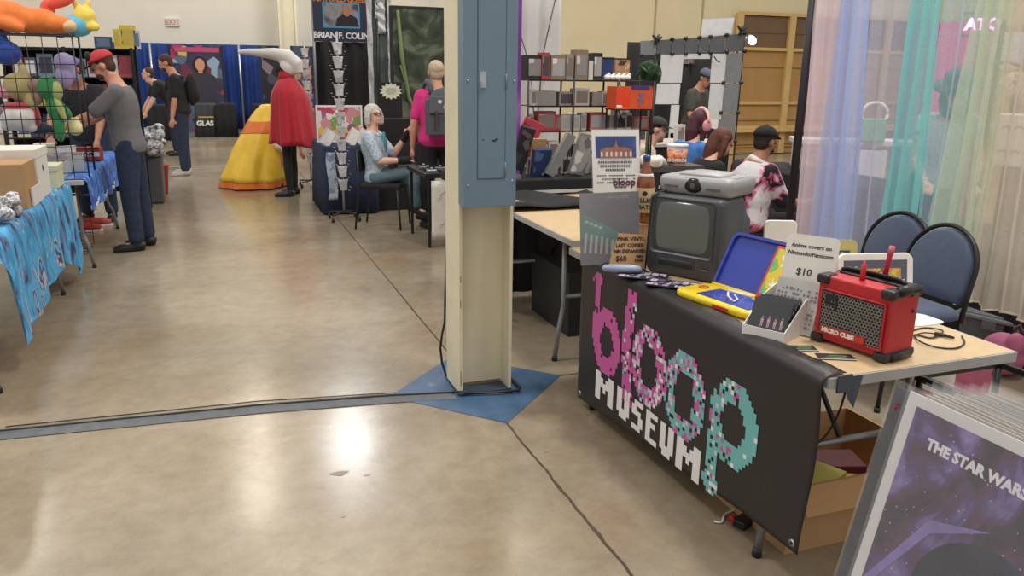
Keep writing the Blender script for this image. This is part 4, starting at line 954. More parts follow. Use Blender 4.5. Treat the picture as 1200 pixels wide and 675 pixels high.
# ------------------------------------------------------------------ framed prints in a bin
FX = 1.39
f0 = at_x(1067, 458, FX); tiltv = Vector((-.10, 0, -.475)).normalized(); fn_ = Vector((-.475, 0, .10)).normalized()
PH, PW = .70, .56
def art_mat():
    m = bpy.data.materials.new('purple_nebula_print'); m.use_nodes = True; n = m.node_tree.nodes; L = m.node_tree.links; b_ = n['Principled BSDF']
    t = n.new('ShaderNodeTexCoord'); q = n.new('ShaderNodeTexNoise'); q.inputs['Scale'].default_value = 5.5; q.inputs['Detail'].default_value = 7; q.inputs['Distortion'].default_value = 1.2
    L.new(t.outputs['Object'], q.inputs['Vector']); r = n.new('ShaderNodeValToRGB'); L.new(q.outputs[0], r.inputs[0]); c = r.color_ramp
    c.elements[0].position = .30; c.elements[0].color = (*hx('#1b1a2a'), 1); c.elements[1].position = .72; c.elements[1].color = (*hx('#a98fc0'), 1)
    for p, h in ((.42, '#33263f'), (.48, '#553052'), (.53, '#4a3a70'), (.62, '#7d6aa6')): e_ = c.elements.new(p); e_.color = (*hx(h), 1)
    v = n.new('ShaderNodeTexVoronoi'); v.inputs['Scale'].default_value = 60; L.new(t.outputs['Object'], v.inputs['Vector'])
    lt = n.new('ShaderNodeMath'); lt.operation = 'LESS_THAN'; lt.inputs[1].default_value = .09; L.new(v.outputs['Distance'], lt.inputs[0])
    mx = n.new('ShaderNodeMix'); mx.data_type = 'RGBA'; L.new(lt.outputs[0], mx.inputs[0]); L.new(r.outputs[0], mx.inputs[6]); mx.inputs[7].default_value = (.55, .5, .7, 1)
    L.new(mx.outputs[2], b_.inputs['Base Color']); b_.inputs['Roughness'].default_value = .2; b_.inputs['Specular IOR Level'].default_value = .6; return m
pr = thing('framed_print', 'purple space print with a white border and words The Star Wars at the front', 'print', f0)
# local: ux=-Y (reads right), down = tiltv
U = Vector((0, -1, 0)); D = tiltv
lp = lambda a, d_, l=0: U*a+D*d_+fn_*l
b = MB(); panel(b, lp(0, PH), U, -D, PW, PH, .005, n=-fn_); b.build('white_border', mat('print_border_white', '#d5d2d4', .3, var=.01), pr)
b = MB(); panel(b, lp(.028, PH-.03, .0004), U, -D, PW-.056, PH-.055, .0010, n=fn_); ar = b.build('artwork', art_mat(), pr)
b = MB(); b.ell(lp(.30, .37, .0012), (.0006, .17, .16), Matrix.Rotation(math.atan2(-.10, .475)*-1, 3, 'Y'), 0, 40, 20); b.build('printed_dark_disc', patch_mat('dark_blue_print', [(0, '#15182a'), (.5, '#1e2238'), (.7, '#33385a')], 9, .25, const=False), ar)
b = MB(); b.prism([(.03, -.44), (.05, -.44), (.15, -.26), (.27, -.19), (.14, -.235)], lp(0, 0, .0018), U, -D, fn_*.0006)
b.prism([(.20, -.40), (.215, -.335), (.27, -.285), (.25, -.34), (.235, -.385)], lp(0, 0, .0018), U, -D, fn_*.0006)
b.prism([(.19, -.37), (.195, -.40), (.26, -.45), (.30, -.45), (.24, -.42)], lp(0, 0, .0018), U, -D, fn_*.0006); b.build('printed_streak', mat('lilac_streak', '#7f6fae', .3, var=.15, scale=30), ar)
text('lettering', 'THE STAR WARS SAGA', .031, mat('title_white', '#dedbe2', .4), lp(.080, .098, .0020), U, -D, pr, bold=.0014, space=1.0)
b = MB(); panel(b, lp(-.006, PH+.004, .0030), U, -D, PW+.012, PH+.014, .0006, n=fn_); b.build('clear_bag', CLEAR, pr)
# dark print behind, shifted left
f1 = at_x(1052, 447, FX+.010)
pr2 = thing('framed_print', 'dark print with a red letter F showing left behind the front print', 'print', f1)
b = MB(); panel(b, lp(0, PH+.01), U, -D, PW, PH, .005, n=-fn_); b.build('board', patch_mat('dark_print_art', [(0, '#17181f'), (.55, '#22242f'), (.7, '#38304a')], 14, .25, const=False), pr2)
b = MB(); panel(b, lp(-.006, PH+.016, .0008), U, -D, PW+.012, PH+.022, .0006, n=fn_); b.build('clear_bag', CLEAR, pr2)
text('lettering', 'F', .026, mat('dim_red', '#8f3346', .5), lp(.012, .062, .0020), U, -D, pr2, bold=.001)
PB = mat('cream_board_edge', '#b8ada0', .7); 
ords = ['first', 'second', 'third', 'fourth', 'fifth', 'sixth', 'seventh', 'eighth', 'ninth', 'tenth', 'eleventh', 'twelfth', 'thirteenth', 'fourteenth', 'fifteenth', 'sixteenth']
for i in range(14):
    up_ = .010+.0015*i+random.uniform(0, .006); sh_ = random.uniform(-.006, .012)-.018
    p_ = Vector((FX+.028+i*.0165, f0.y+sh_, f0.z+up_-.004*i))
    t = thing('bagged_print', 'clear bagged print, the %s one behind the dark print with the red letter' % ords[i], 'print', p_, 0, 'bagged prints in the bin')
    b = MB(); panel(b, lp(0, PH-.02), U, -D, PW, PH-.035, .004, n=-fn_); b.build('board', PB, t)
    b = MB(); panel(b, lp(-.008, PH-.015, .0008), U, -D, PW+.016, PH-.005, .0008, n=fn_); b.build('clear_bag', CLEAR, t)
# the bin
bz = f0.z+tiltv.z*PH-.035
bx0, bx1, by1 = f0.x+tiltv.x*PH-.10, f0.x+.30, f0.y+.06
t = thing('print_bin', 'dark print bin holding the upright bagged prints', 'bin', ((bx0+bx1)/2, by1-.33, 0)); w, l = (bx1-bx0)/2, .345
DB = mat('dark_bin_board', '#2d2c2e', .6)
b = MB(); b.bb((-w, -l, bz-.02), (w, l, bz)); b.build('bottom', DB, t)
for a, c in (((-w, -l, bz), (-w+.012, l, bz+.10)), ((w-.012, -l, bz), (w, l, bz+.10)), ((-w+.012, l-.012, bz), (w-.012, l, bz+.10)), ((-w+.012, -l, bz), (w-.012, -l+.012, bz+.10))):
    b = MB(); b.bb(a, c); b.build('side', DB, t)
for sx_ in (-1, 1):
    for sy_ in (-1, 1):
        b = MB(); b.bb((sx_*(w-.02)-.015, sy_*(l-.02)-.015, 0), (sx_*(w-.02)+.015, sy_*(l-.02)+.015, bz-.02)); b.build('leg', DB, t)

# ------------------------------------------------------------------ blue chairs and curtains
FAB = mat('blue_grey_upholstery', '#48536b', .9, var=.08, scale=40, bump=.2, sheen=.2)
def blue_chair(label, loc, rz):
    t = thing('upholstered_chair', label, 'chair', loc, rz, 'blue chairs behind the banner table')
    # local +Y = facing; seat centre at origin
    def hoop(w, h, k, y_=-.20):
        out = []
        for i in range(k+1):
            a = PI*i/k; out.append(Vector((-w*math.cos(a), 0, h+ .20*math.sin(a))))
        return out
    P = hoop(.215, .66, 18); lean_ = lambda p: Vector((p.x, -.20-(p.z-.45)*.20, p.z))
    path = [Vector((-.215, -.20, .42))]+[lean_(p) for p in P]+[Vector((.215, -.20, .42))]
    b = MB(); b.tube([Vector((-.215, -.20, .42)), lean_(Vector((-.215, 0, .55)))]+[lean_(p) for p in P]+[lean_(Vector((.215, 0, .55))), Vector((.215, -.20, .42))], .012, 8); b.build('back_frame', BLACK, t)
    ins = [(p.x*.93, p.z*1-.012) for p in P]; prof = [(-.20, .50)]+[(-.20, .56)]+ins+[(.20, .56), (.20, .50)]
    b = MB(); n_ = len(prof); cx, cz = 0, .66
    A = []
    for dy, k in ((-.014, .97), (-.022, .90), (.016, .97), (.026, .90)):
        A.append([Vector((x*k, -.20-(cz+(z-cz)*k-.45)*.20+dy, cz+(z-cz)*k)) for x, z in prof])
    b.ring_loft([A[1], A[0], A[2], A[3]], 0, True); b.build('backrest', FAB, t)
    b = MB(); rings = [[Vector((x_*(1-.04*y_/.22), y_+.01, z_)) for x_, y_ in rr(.22-i_, .215-i_, .05, 5)] for z_, i_ in ((.43, .012), (.44, .0), (.465, 0), (.485, .02), (.49, .06))]; b.ring_loft(rings); b.build('seat', FAB, t)
    for s in (-1, 1):
        b = MB(); b.tube([(s*.205, .19, .43), (s*.215, .225, .02)], .011, 8); lg = b.build('leg', BLACK, t); b = MB(); b.lathe([(.015, 0), (.015, .025)], (s*.215, .225, 0), 10); b.build('foot_cap', BLACK, lg)
        b = MB(); b.tube([(s*.215, -.20, .43), (s*.215, -.25, .02)], .011, 8); lg = b.build('leg', BLACK, t); b = MB(); b.lathe([(.015, 0), (.015, .025)], (s*.215, -.25, 0), 10); b.build('foot_cap', BLACK, lg)
    b = MB(); b.tube([(-.212, .20, .18), (.212, .20, .18)], .007, 6); b.tube([(-.212, -.235, .18), (.212, -.235, .18)], .007, 6); b.build('stretcher', BLACK, t)
    return t
ch = blue_chair('blue upholstered chair with black hoop frame nearest the red amplifier', (3.14, 2.94, 0), PI/2-.05)
dup(ch, (3.20, 3.27, 0), PI/2+.02, 'blue upholstered chair with black hoop frame half hidden behind the other blue chair')

CX = 3.70
po = at_x(923, 278, CX)
t = thing('curtain_stand', 'black upright pipe stand holding the sheer pastel curtains', 'stand', (CX, po.y, 0))
b = MB(); b.tube([(0, 0, .01), (0, 0, 2.75)], .028, 12); b.build('pole', mat('black_pole', '#241f27', .5), t)
b = MB(); b.bb((-.22, -.22, 0), (.22, .22, .012)); b.build('base_plate', DSTEEL, t)
b = MB(); b.tube([(0, .05, 2.68), (0, -4.2, 2.68)], .02, 10); b.build('cross_bar', mat('black_pole', '#241f27', .5), t)
def curtain(label, m, pxt, pxb, hem, seed, folds, dx=0.0, amp=.022):
    ya, yb = at_x(pxt[0], 5, CX).y, at_x(pxt[1], 5, CX).y; yc, yd = at_x(pxb[0], 300, CX).y, at_x(pxb[1], 300, CX).y
    rnd = random.Random(seed); ph = rnd.uniform(0, 6); zt_ = 2.66
    zr = (at_x(1000, 5, CX).z-at_x(1000, 300, CX).z); z5 = at_x(1000, 5, CX).z
    def fn(u, v):
        z = hem+(zt_-hem)*v; k = (z5-z)/zr
        y0, y1 = ya+(yc-ya)*k, yb+(yd-yb)*k; y = y0+(y1-y0)*u
        a_ = amp*(1.25-.5*v)
        return (CX+dx+a_*math.sin(u*2*PI*folds+ph+.8*math.sin(v*2.2+ph))+.4*a_*math.sin(u*2*PI*folds*2.3+ph*2), y+.010*math.sin(v*7+ph+u*9), z+(.008*math.sin(u*20) if v == 0 else 0))
    b = MB(); P = [[Vector(fn(i/70, j/22)) for j in range(23)] for i in range(71)]; A = [p for r in P for p in r]
    b.add(A, [(i*23+j, (i+1)*23+j, (i+1)*23+j+1, i*23+j+1) for i in range(70) for j in range(22)], 0, True)
    t = thing('sheer_curtain', label, 'curtain', (CX, (yc+yd)/2, hem)); 
    b.v = [tuple(Vector(v)-t.location) for v in b.v]; b.build('fabric', m, t, fix=False)
    h_ = MB(); h_.tube([Vector(fn(i/40, 0))-t.location for i in range(41)], .005, 6); h_.build('hem', m, t)
    return t
curtain('mauve pink sheer curtain hanging next to the black pole', sheer_mat('sheer_mauve', '#f3e0eb', .74), (950, 1012), (926, 990), .50, 1, 3)
curtain('periwinkle blue sheer curtain between the mauve one and the pale lilac one', sheer_mat('sheer_blue', '#c8d8fa', .66), (992, 1024), (958, 1000), .46, 2, 2.5, -.05, .03)
curtain('pale lilac very thin sheer curtain between the blue and teal ones', sheer_mat('sheer_lilac', '#dcdff5', .52), (1015, 1092), (988, 1050), .46, 3, 3)
curtain('teal sheer curtain hanging in the middle of the row', sheer_mat('sheer_teal', '#abe8e8', .68), (1076, 1112), (1032, 1080), .44, 4, 2.5, -.05, .035)
curtain('light blue thin sheer curtain right of the teal one', sheer_mat('sheer_pale_blue', '#cfecf5', .46), (1105, 1175), (1072, 1118), .44, 5, 3)
curtain('cream green sheer curtain right of the light blue one', sheer_mat('sheer_green', '#ebf3e2', .68), (1160, 1192), (1096, 1150), .42, 6, 2.5, -.05, .035)
curtain('pale tan sheer curtain at the right edge of the picture', sheer_mat('sheer_tan', '#efe7d8', .68), (1185, 1330), (1135, 1290), .42, 7, 6)

# ================================================================== left side of the aisle
LX0, LX1, LX2 = -1.95, -1.09, -.99
folding_table('near left folding table hidden under the turquoise patterned cloth', LX0, 4.05, LX1, 6.45, .735)
folding_table('further left folding table hidden under the blue and white cloth', LX0, 6.75, LX2, 9.0, .735)
TURQ = patch_mat('turquoise_print', [(0, '#2b3f66'), (.36, '#5d6f92'), (.40, '#3c8fc4'), (.48, '#55aadb'), (.56, '#3f97cc'), (.60, '#b9b3bd'), (.635, '#4a4a68'), (.68, '#5aaede')], 9, .75, stretch=(1, 1, .42), distort=.5)
BLUEC = patch_mat('blue_cloth_print', [(0, '#2a4fa0'), (.40, '#3f6ab8'), (.55, '#5f8fd0'), (.63, '#3a62b4'), (.70, '#89a9d8')], 12, .75)
def cloth(name, label, mt, x0, x1, y0, y1, zt_, hemf, wav=.02, parent_name='tablecloth', out=.0):
    """top sheet plus the side that hangs over the aisle edge; hemf(Y) gives the hem height"""
    t = thing(name, label, 'tablecloth', (x1, (y0+y1)/2, 0)); yc = (y0+y1)/2
    def fn(u, v):
        Y = y0+(y1-y0)*u
        if v <= .35: return (x0+(x1-x0)*v/.35-x1, Y-yc, zt_)
        q = (v-.35)/.65; hz = hemf(Y); z = zt_-(zt_-hz)*q
        return (.012*min(1, q*8)+out*q+wav*q*math.sin(Y*11+q*1.5)+wav*.5*q*math.sin(Y*23), Y-yc, z-(0.006 if q > 0 else 0))
    b = MB(); b.grid(fn, 110, 26, (0, 0, .003)); b.build('cloth', mt, t); return t
def interp(tab):
    def f(Y):
        for (a, za), (c, zc) in zip(tab, tab[1:]):
            if Y <= c: return za+(zc-za)*max(0, (Y-a))/(c-a)
        return tab[-1][1]
    return f
cloth('tablecloth', 'turquoise cloth with dark printed figures draped over the near left table', TURQ, -1.95, LX1+.012, 4.05, 6.72, .742, interp([(4.05, .70), (4.38, .65), (4.46, .56), (4.57, .15), (4.92, .19), (5.48, .26), (5.90, .31), (6.30, .18), (6.56, .05), (6.72, .22)]), .018, out=.03)
cloth('tablecloth', 'blue cloth with a white frilled hem draped over the further left table', BLUEC, -1.95, LX2+.012, 6.80, 9.05, .742, interp([(6.8, .50), (8.2, .46), (9.05, .47)]), .014, out=.01)
b = MB(); b.grid(lambda u, v: (LX2+.036+.012*math.sin((6.8+2.25*u)*11), 6.80+2.25*u, .50-.035*u+(.035*v)+.006*math.sin(u*90)), 90, 2, (.003, 0, 0)); tag(b.build('lace_trim', mat('white_lace', '#d6d5da', .8)), 'white frilled trim sewn along the hem of the blue tablecloth', 'trim')
b = MB(); b.tube([(LX1+.02, 6.70, .01), (LX1+.02, 6.70, .73)], .011, 8)
# comic boxes and others on the near left table
LZ = .7455
def lidbox(name, label, c, d, m, lid=None, lidm=None, holes=True, rz=0, cat='box'):
    t = thing(name, label, cat, c, rz); w, l, h = d[0]/2, d[1]/2, d[2]
    b = MB(); b.bb((-w, -l, 0), (w, l, h)); b.build('carton', m, t, bevel=.003)
    if lid: b = MB(); b.bb((-w-.006, -l-.006, h-lid), (w+.006, l+.006, h+.006)); b.build('lid', lidm or m, t, bevel=.003)
    if holes: b = MB(); b.tube([(0, -l-.0015, h*.6), (0, -l+.002, h*.6)], .02, 12); b.tube([(-w-.0015, 0, h*.6), (-w+.002, 0, h*.6)], .02, 12); b.tube([(w-.002, 0, h*.6), (w+.0015, 0, h*.6)], .02, 12); b.build('hand_hole', INK, t)
    return t
p_ = at_z(26, 233, LZ)
lidbox('cardboard_box', 'brown cardboard carton with a white taped edge on the near left table', (-1.285, 5.55, LZ), (.38, .34, .265), CARD, 0, None, False)
lidbox('long_box', 'white lidded comic box behind the brown carton on the near left table', (-1.30, 5.93, LZ), (.42, .36, .31), WC, .05, mat('box_lid_white', '#e0dbd4', .7))
lidbox('pale_box', 'pale green grey box at the far end of the near left table', (-1.17, 6.40, LZ), (.19, .26, .15), mat('pale_green_card', '#c6c9ab', .7), .03, None, False)
lidbox('long_box', 'white lidless box left of the pale green box on the left tables', (-1.50, 6.42, LZ), (.34, .30, .20), WC, 0, None, True)
b = MB(); b.bb((-1.24, 5.40, LZ+.002), (-1.19, 5.56, LZ+.16)); 
tb_ = thing('white_sleeve', 'small white card sleeve leaning against the right side of the brown carton', 'sleeve', (-1.085, 5.62, LZ)); b = MB(); b.bb((-.006, -.14, 0), (.004, .14, .11)); b.build('card', WC, tb_)
# bag of things at the very left edge
bg_ = thing('plastic_bag', 'crumpled clear bag of grey white and green things on the turquoise cloth', 'bag', (-1.18, 4.98, LZ))
b = MB(); rnd = random.Random(3)
for k in range(26): b.ell((rnd.uniform(-.12, .10), rnd.uniform(-.15, .15), rnd.uniform(.03, .11)), (rnd.uniform(.03, .055), rnd.uniform(.03, .05), rnd.uniform(.02, .045)), rotm('X', rnd.uniform(0, 90)))
b.build('bag', patch_mat('crumpled_plastic', [(0, '#3a4048'), (.36, '#7c7d82'), (.46, '#c9c8cc'), (.56, '#8f9096'), (.64, '#dcdadb'), (.70, '#4d7a50')], 22, .2, spec=.8), bg_, voxel=.008)
# bins of cards on the far left table: the man is leafing through them
for i, (x_, y_, w, l, h, lab) in enumerate(((-1.30, 7.05, .34, .34, .11, 'clear low bin of cards at the near corner of the blue table'), (-1.22, 7.50, .30, .36, .12, 'clear low bin of cards under the hands of the man in the red cap'), (-1.62, 7.35, .28, .34, .10, 'clear low bin of cards beside the wire grid on the blue table'))):
    t = thing('card_bin', lab, 'bin', (x_, y_, LZ), .1*i); m_ = mat('milky_bin', '#b9bab8', .35)
    b = MB(); b.bb((-w/2, -l/2, 0), (w/2, l/2, .004)); b.build('bottom', m_, t)
    for a, c in (((-w/2, -l/2, .004), (w/2, -l/2+.006, h)), ((-w/2, l/2-.006, .004), (w/2, l/2, h)), ((-w/2, -l/2+.006, .004), (-w/2+.006, l/2-.006, h)), ((w/2-.006, -l/2+.006, .004), (w/2, l/2-.006, h))):
        b = MB(); b.bb(a, c); b.build('side', m_, t)
    b = MB(); rnd = random.Random(i)
    for k in range(24): b.box((rnd.uniform(-.03, .03), -l/2+.03+k*(l-.05)/24, h*.52), (w*.70, .003, h*.85+rnd.uniform(0, .02)), 0, rotm('X', rnd.uniform(-9, 9)))
    c_ = b.build('cards', patch_mat('card_stock_edges', [(0, '#6f6a72'), (.4, '#b5aead'), (.55, '#d8d3cf'), (.65, '#8f7f86')], 20), t); c_['kind'] = 'stuff'
rb = thing('red_box', 'small red and black box with white letters TNT on the blue table', 'box', (-1.10, 8.1, LZ), -.15)
b = MB(); b.bb((-.095, -.06, 0), (.095, .06, .125)); b.build('carton', mat('brick_red_print', '#a2382f', .6), rb, bevel=.003)
b = MB(); b.bb((-.096, -.0615, .045), (.096, -.0595, .085)); b.build('white_band', PAPER, rb)
b = MB(); b.bb((-.096, -.0612, .0), (.096, -.0600, .012)); b.bb((-.096, -.0612, .113), (.096, -.0600, .125)); b.build('dark_band', INK, rb)
text('lettering', 'TNT', .042, INK, (0, -.0625, .050), (1, 0, 0), (0, 0, 1), rb, bold=.0015, align='CENTER')
for i, (x_, y_, m_, h, lab) in enumerate(((-1.46, 8.15, '#c9c0a2', .16, 'straw coloured packet left of the TNT box'), (-1.62, 7.9, '#8d6f77', .13, 'dull pink packet by the wire rack on the blue table'), (-1.34, 8.5, '#dad5cc', .10, 'off white packet behind the TNT box'))):
    lidbox('packet', lab, (x_, y_, LZ), (.16, .12, h), mat('packet'+m_, m_, .6), 0, None, False, .2*i, 'packet')

# wire grid and soft toys
GYp = 6.86
gx0, gx1 = -2.35, at_y(84, 42, GYp).x; gz1 = at_y(60, 42, GYp).z
wg = thing('wire_grid', 'black wire grid panel with soft toys behind it on the left tables', 'wire grid', (gx1, GYp, LZ))
b = MB(); zt_ = gz1-LZ
for k in range(14):
    x_ = -k*.1; b.tube([(x_, 0, .0), (x_, 0, zt_)], .0035 if k else .006, 6)
b.build('vertical_wires', DARKWIRE, wg)
b = MB()
for k in range(11): b.tube([(-1.3, 0, zt_-k*.1), (0, 0, zt_-k*.1)], .0035 if k else .006, 6)
b.build('horizontal_wires', DARKWIRE, wg)
sf = thing('wire_shelf', 'black wire shelf on top of the grid panel carrying the big soft toys', 'shelf', (gx1, GYp+.02, gz1+.004))
b = MB()
for k in range(14): b.tube([(-1.25, .03+k*.03, .01), (-.02, .03+k*.03, .01)], .003, 6)
for x_ in (-1.25, -.65, -.02): b.tube([(x_, 0, .006), (x_, .45, .006)], .006, 6)
b.build('shelf_wires', DARKWIRE, sf); 
b = MB(); b.tube([(-.02, .45, .006), (-.02, .45, LZ-gz1)], .008, 8); b.build('post', DARKWIRE, sf); b = MB(); b.tube([(-1.25, .45, .006), (-1.25, .45, LZ-gz1)], .008, 8); b.build('post', DARKWIRE, sf)
def plush(label, loc, parts, m, extra=None, rz=0, vox=.012, group=None):
    t = thing('plush_toy', label, 'soft toy', loc, rz)
    b = MB()
    for c, r, *ro in parts: b.ell(c, r, ro[0] if ro else None)
    b.build('body', m, t, voxel=vox, smooth_it=3)
    for nm, mm, ps in (extra or []):
        b = MB()
        for c, r, *ro in ps: b.ell(c, r, ro[0] if ro else None)
        b.build(nm, mm, t, smooth_it=0)
    return t
def pl_(n, c): return mat('plush_'+n, c, .95, var=.1, scale=15, bump=.2, sheen=.3)
OR, LB, YL, PU, GR, WP, RB, OL = pl_('orange', '#e07a35'), pl_('sky_blue', '#5fb2d3'), pl_('yellow', '#e3c956'), pl_('lavender', '#9488b0'), pl_('green', '#2f7d46'), pl_('white', '#cfc9c5'), pl_('deep_blue', '#25479a'), pl_('khaki', '#a89a6a')
sz_ = gz1+.02
plush('very large orange stuffed toy lying on top of the wire grid at the left edge', (at_y(20, 20, 7.1).x, 7.1, sz_), [((-.20, 0, .12), (.34, .15, .13)), ((.12, 0, .09), (.17, .12, .10)), ((.25, -.02, .07), (.14, .09, .07)), ((-.05, -.12, .06), (.12, .06, .05), rotm('Y', 20)), ((-.30, -.1, .07), (.14, .06, .06))], OR, [('cream_muzzle', pl_('cream', '#e0b98b'), [((.33, -.03, .06), (.07, .07, .05))]), ('red_fin', pl_('coral', '#d9533f'), [((.30, .02, .24), (.11, .03, .045), rotm('Y', -20)), ((.20, .04, .18), (.05, .03, .07))])])
plush('round sky blue stuffed toy between the orange toy and the yellow toy', (at_y(90, 30, 7.15).x, 7.15, sz_-.02), [((0, 0, .09), (.115, .10, .085)), ((-.10, 0, .05), (.05, .05, .03)), ((-.12, .0, .02), (.04, .03, .03))], LB)
plush('yellow stuffed toy with plain round ears sitting right of the sky blue toy', (at_y(98, 40, 7.15).x, 7.15, sz_+.012), [((.02, 0, .12), (.085, .08, .085)), ((-.02, 0, .05), (.09, .09, .06)), ((-.03, 0, .21), (.025, .02, .045), rotm('Y', -25)), ((.05, 0, .21), (.025, .02, .045), rotm('Y', 25)), ((.08, -.05, .05), (.05, .035, .035))], YL)
b = MB(); b.bb((-1.02, 7.22, LZ+.2), (-.90, 7.42, sz_-.10))
zz = lambda x, y, Y: at_y(x, y, Y)
def pt(x, y, Y=7.02): v = at_y(x, y, Y); return (v.x, v.y, v.z)
plush('deep blue stuffed toy hanging behind the grid at the left edge', pt(8, 62), [((0, 0, 0), (.10, .07, .09)), ((-.03, 0, .10), (.05, .05, .07))], RB)
plush('khaki long necked stuffed toy behind the grid below the deep blue toy', pt(22, 98), [((-.02, 0, -.02), (.09, .07, .10)), ((.05, 0, .04), (.035, .04, .13), rotm('Y', -10)), ((.06, 0, -.13), (.05, .04, .07))], OL)
plush('lavender stuffed toy with thin arms behind the grid near its right edge', pt(76, 82), [((0, 0, .06), (.07, .06, .07)), ((-.01, 0, -.05), (.06, .05, .09)), ((.06, 0, -.01), (.022, .022, .09), rotm('Y', -15)), ((-.05, 0, -.12), (.025, .03, .06))], PU)
plush('green and pale long bodied stuffed toy hanging in the middle of the grid', pt(62, 122), [((-.02, 0, .12), (.085, .07, .09)), ((.01, 0, -.02), (.06, .05, .12)), ((.02, 0, -.17), (.045, .04, .12)), ((.08, 0, -.05), (.03, .03, .07), rotm('Y', -30))], GR, [('pale_belly', pl_('pale_green', '#a6ac68'), [((.045, -.035, .10), (.04, .03, .07)), ((.05, -.03, -.03), (.025, .03, .10), rotm('Y', -15))])])
plush('white stuffed toy with a red hood lying behind the grid above the boxes', pt(22, 138), [((0, 0, 0), (.13, .09, .10)), ((-.08, 0, -.06), (.05, .05, .04)), ((.08, 0, -.07), (.05, .05, .04))], WP, [('red_hood', pl_('red', '#b33038'), [((.0, .01, .085), (.11, .085, .03)), ((.125, 0, .0), (.02, .05, .08))])])
plush('small pale yellow stuffed toy standing below the green one by the cards', pt(88, 150, 7.1), [((0, 0, 0), (.06, .05, .06)), ((-.02, 0, .06), (.02, .02, .03)), ((.02, 0, .06), (.02, .02, .03))], pl_('pale_yellow', '#d7cd95'))
plush('small pink stuffed toy behind the grid at the far left edge', pt(6, 108), [((0, 0, 0), (.06, .05, .05)), ((.04, 0, .05), (.03, .03, .03))], pl_('pink', '#c98d95'))
plush('grey stuffed toy behind the grid under the pink one', pt(5, 132), [((0, 0, 0), (.05, .05, .06)), ((.03, 0, .06), (.03, .03, .03))], pl_('grey', '#7b7478'))
plush('brown and white stuffed toy behind the grid under the blue toy', pt(40, 100), [((0, 0, 0), (.06, .05, .05)), ((.0, 0, -.09), (.05, .04, .06))], pl_('brown', '#8f6f60'))
plush('dark navy stuffed toy lying low beside the green one', pt(45, 150, 7.05), [((0, 0, 0), (.09, .06, .05)), ((.09, 0, -.01), (.04, .04, .03))], pl_('navy', '#272c3d'))
# boxed goods rack behind (far left), a dark shelf unit with game boxes
RY = 9.6
ra, rb_ = at_y(-8, 62, RY).x, at_y(154, 62, RY).x; rz1 = at_y(140, 56, RY).z
ru = thing('display_rack', 'dark display rack full of boxed goods behind the left tables', 'rack', (rb_, RY, 0))
b = MB(); W_ = rb_-ra
for x_ in (0, -W_/2, -W_):
    b = MB(); b.bb((x_-.015, -.015, 0), (x_+.015, .015, rz1)); b.build('post', DARKWIRE, ru)
    b = MB(); b.bb((x_-.015, .37, 0), (x_+.015, .40, rz1)); b.build('post', DARKWIRE, ru)
levels = [rz1-.01, rz1-.30, rz1-.60, rz1-.92, rz1-1.25]
for z_ in levels: b = MB(); b.bb((-W_, -.01, z_-.012), (0, .40, z_)); b.build('shelf', DARKWIRE, ru)
b = MB(); b.bb((-W_, .40, .2), (0, .405, rz1)); b.build('back_net', mat('dark_net', '#1f1f2a', .9), ru)
rnd = random.Random(11); pal = ['#c9b23a', '#8f8b95', '#b9b5bd', '#56506a', '#6c3d5c', '#c0c6cc', '#33405f', '#a04a50', '#6f8791', '#d9d2b0', '#3d3340']
wordz = {'#c9b23a': 'yellow', '#8f8b95': 'grey', '#b9b5bd': 'silver', '#56506a': 'violet grey', '#6c3d5c': 'plum', '#c0c6cc': 'pale grey', '#33405f': 'navy', '#a04a50': 'red', '#6f8791': 'slate', '#d9d2b0': 'cream', '#3d3340': 'dark'}
def prod(name, label, cat, c, d, m, m2=None, rz=0, group=None, rx=0):
    t = thing(name, label, cat, c, rz, group)
    R = rotm('X', rx) if rx else None
    b = MB(); b.box((0, 0, d[2]/2), d, 0, R); b.build('carton', m, t)
    if m2:
        b = MB(); b.box((0, -d[1]/2-.0006, d[2]*.5) if not rx else Vector((0, 0, d[2]/2))+R@Vector((0, -d[1]/2-.0006, 0)), (d[0]*.8, .0012, d[2]*.7), 0, R); b.build('printed_face', m2, t)
    return t
def art(seed, cols): return patch_mat('box_art_%s' % seed, [(0, cols[0]), (.42, cols[1]), (.54, cols[2]), (.64, cols[0])], 18, .5, 'voronoi')
arts = [art(0, ('#3d3a4a', '#b7a9b0', '#7c6a80')), art(1, ('#b8a14a', '#e0d48a', '#6b5a3a')), art(2, ('#5b6f86', '#c9ced6', '#374a66')), art(3, ('#8c3a44', '#d7b9a8', '#45304a')), art(4, ('#d5d2cd', '#8d8e98', '#bbb3a6'))]
shn = ['top', 'second', 'third', 'fourth', 'bottom']
for li, z_ in enumerate(levels[1:4]):
    x_ = -.09; k = 0
    while x_ > -W_+.1:
        w = rnd.uniform(.11, .19); h = rnd.uniform(.17, .26); cidx = rnd.choice(pal)
        prod('boxed_goods', '%s boxed item, %s from the right, %s shelf of the far left rack' % (wordz[cidx], ords[min(k, 15)], shn[li+1]), 'box', (rb_+x_-w/2+.09, RY+.13, z_+.001), (w-.012, .12, h), mat('goods'+cidx, cidx, .6), arts[rnd.randrange(5)]); x_ -= w; k += 1
for k, (px, w, h, cidx) in enumerate(((150, .15, .24, '#c9b23a'), (137, .06, .2, '#c9b23a'), (160, .06, .19, '#b9b5bd'), (120, .16, .12, '#33405f'))):
    x_ = at_y(px, 56, RY).x; prod('boxed_goods', '%s boxed item, the %s one standing on top of the far left rack' % (wordz[cidx], ords[k]), 'box', (x_, RY+.15, rz1-.009), (w, .12, h), mat('goods'+cidx, cidx, .6), arts[1] if cidx == '#c9b23a' else arts[2])
pg = thing('plastic_bag', 'shiny crumpled plastic bag over a pile behind the man in grey shirt', 'bag', (at_y(178, 165, 10.1).x-.06, 10.3, .60))
b = MB(); rnd = random.Random(5)
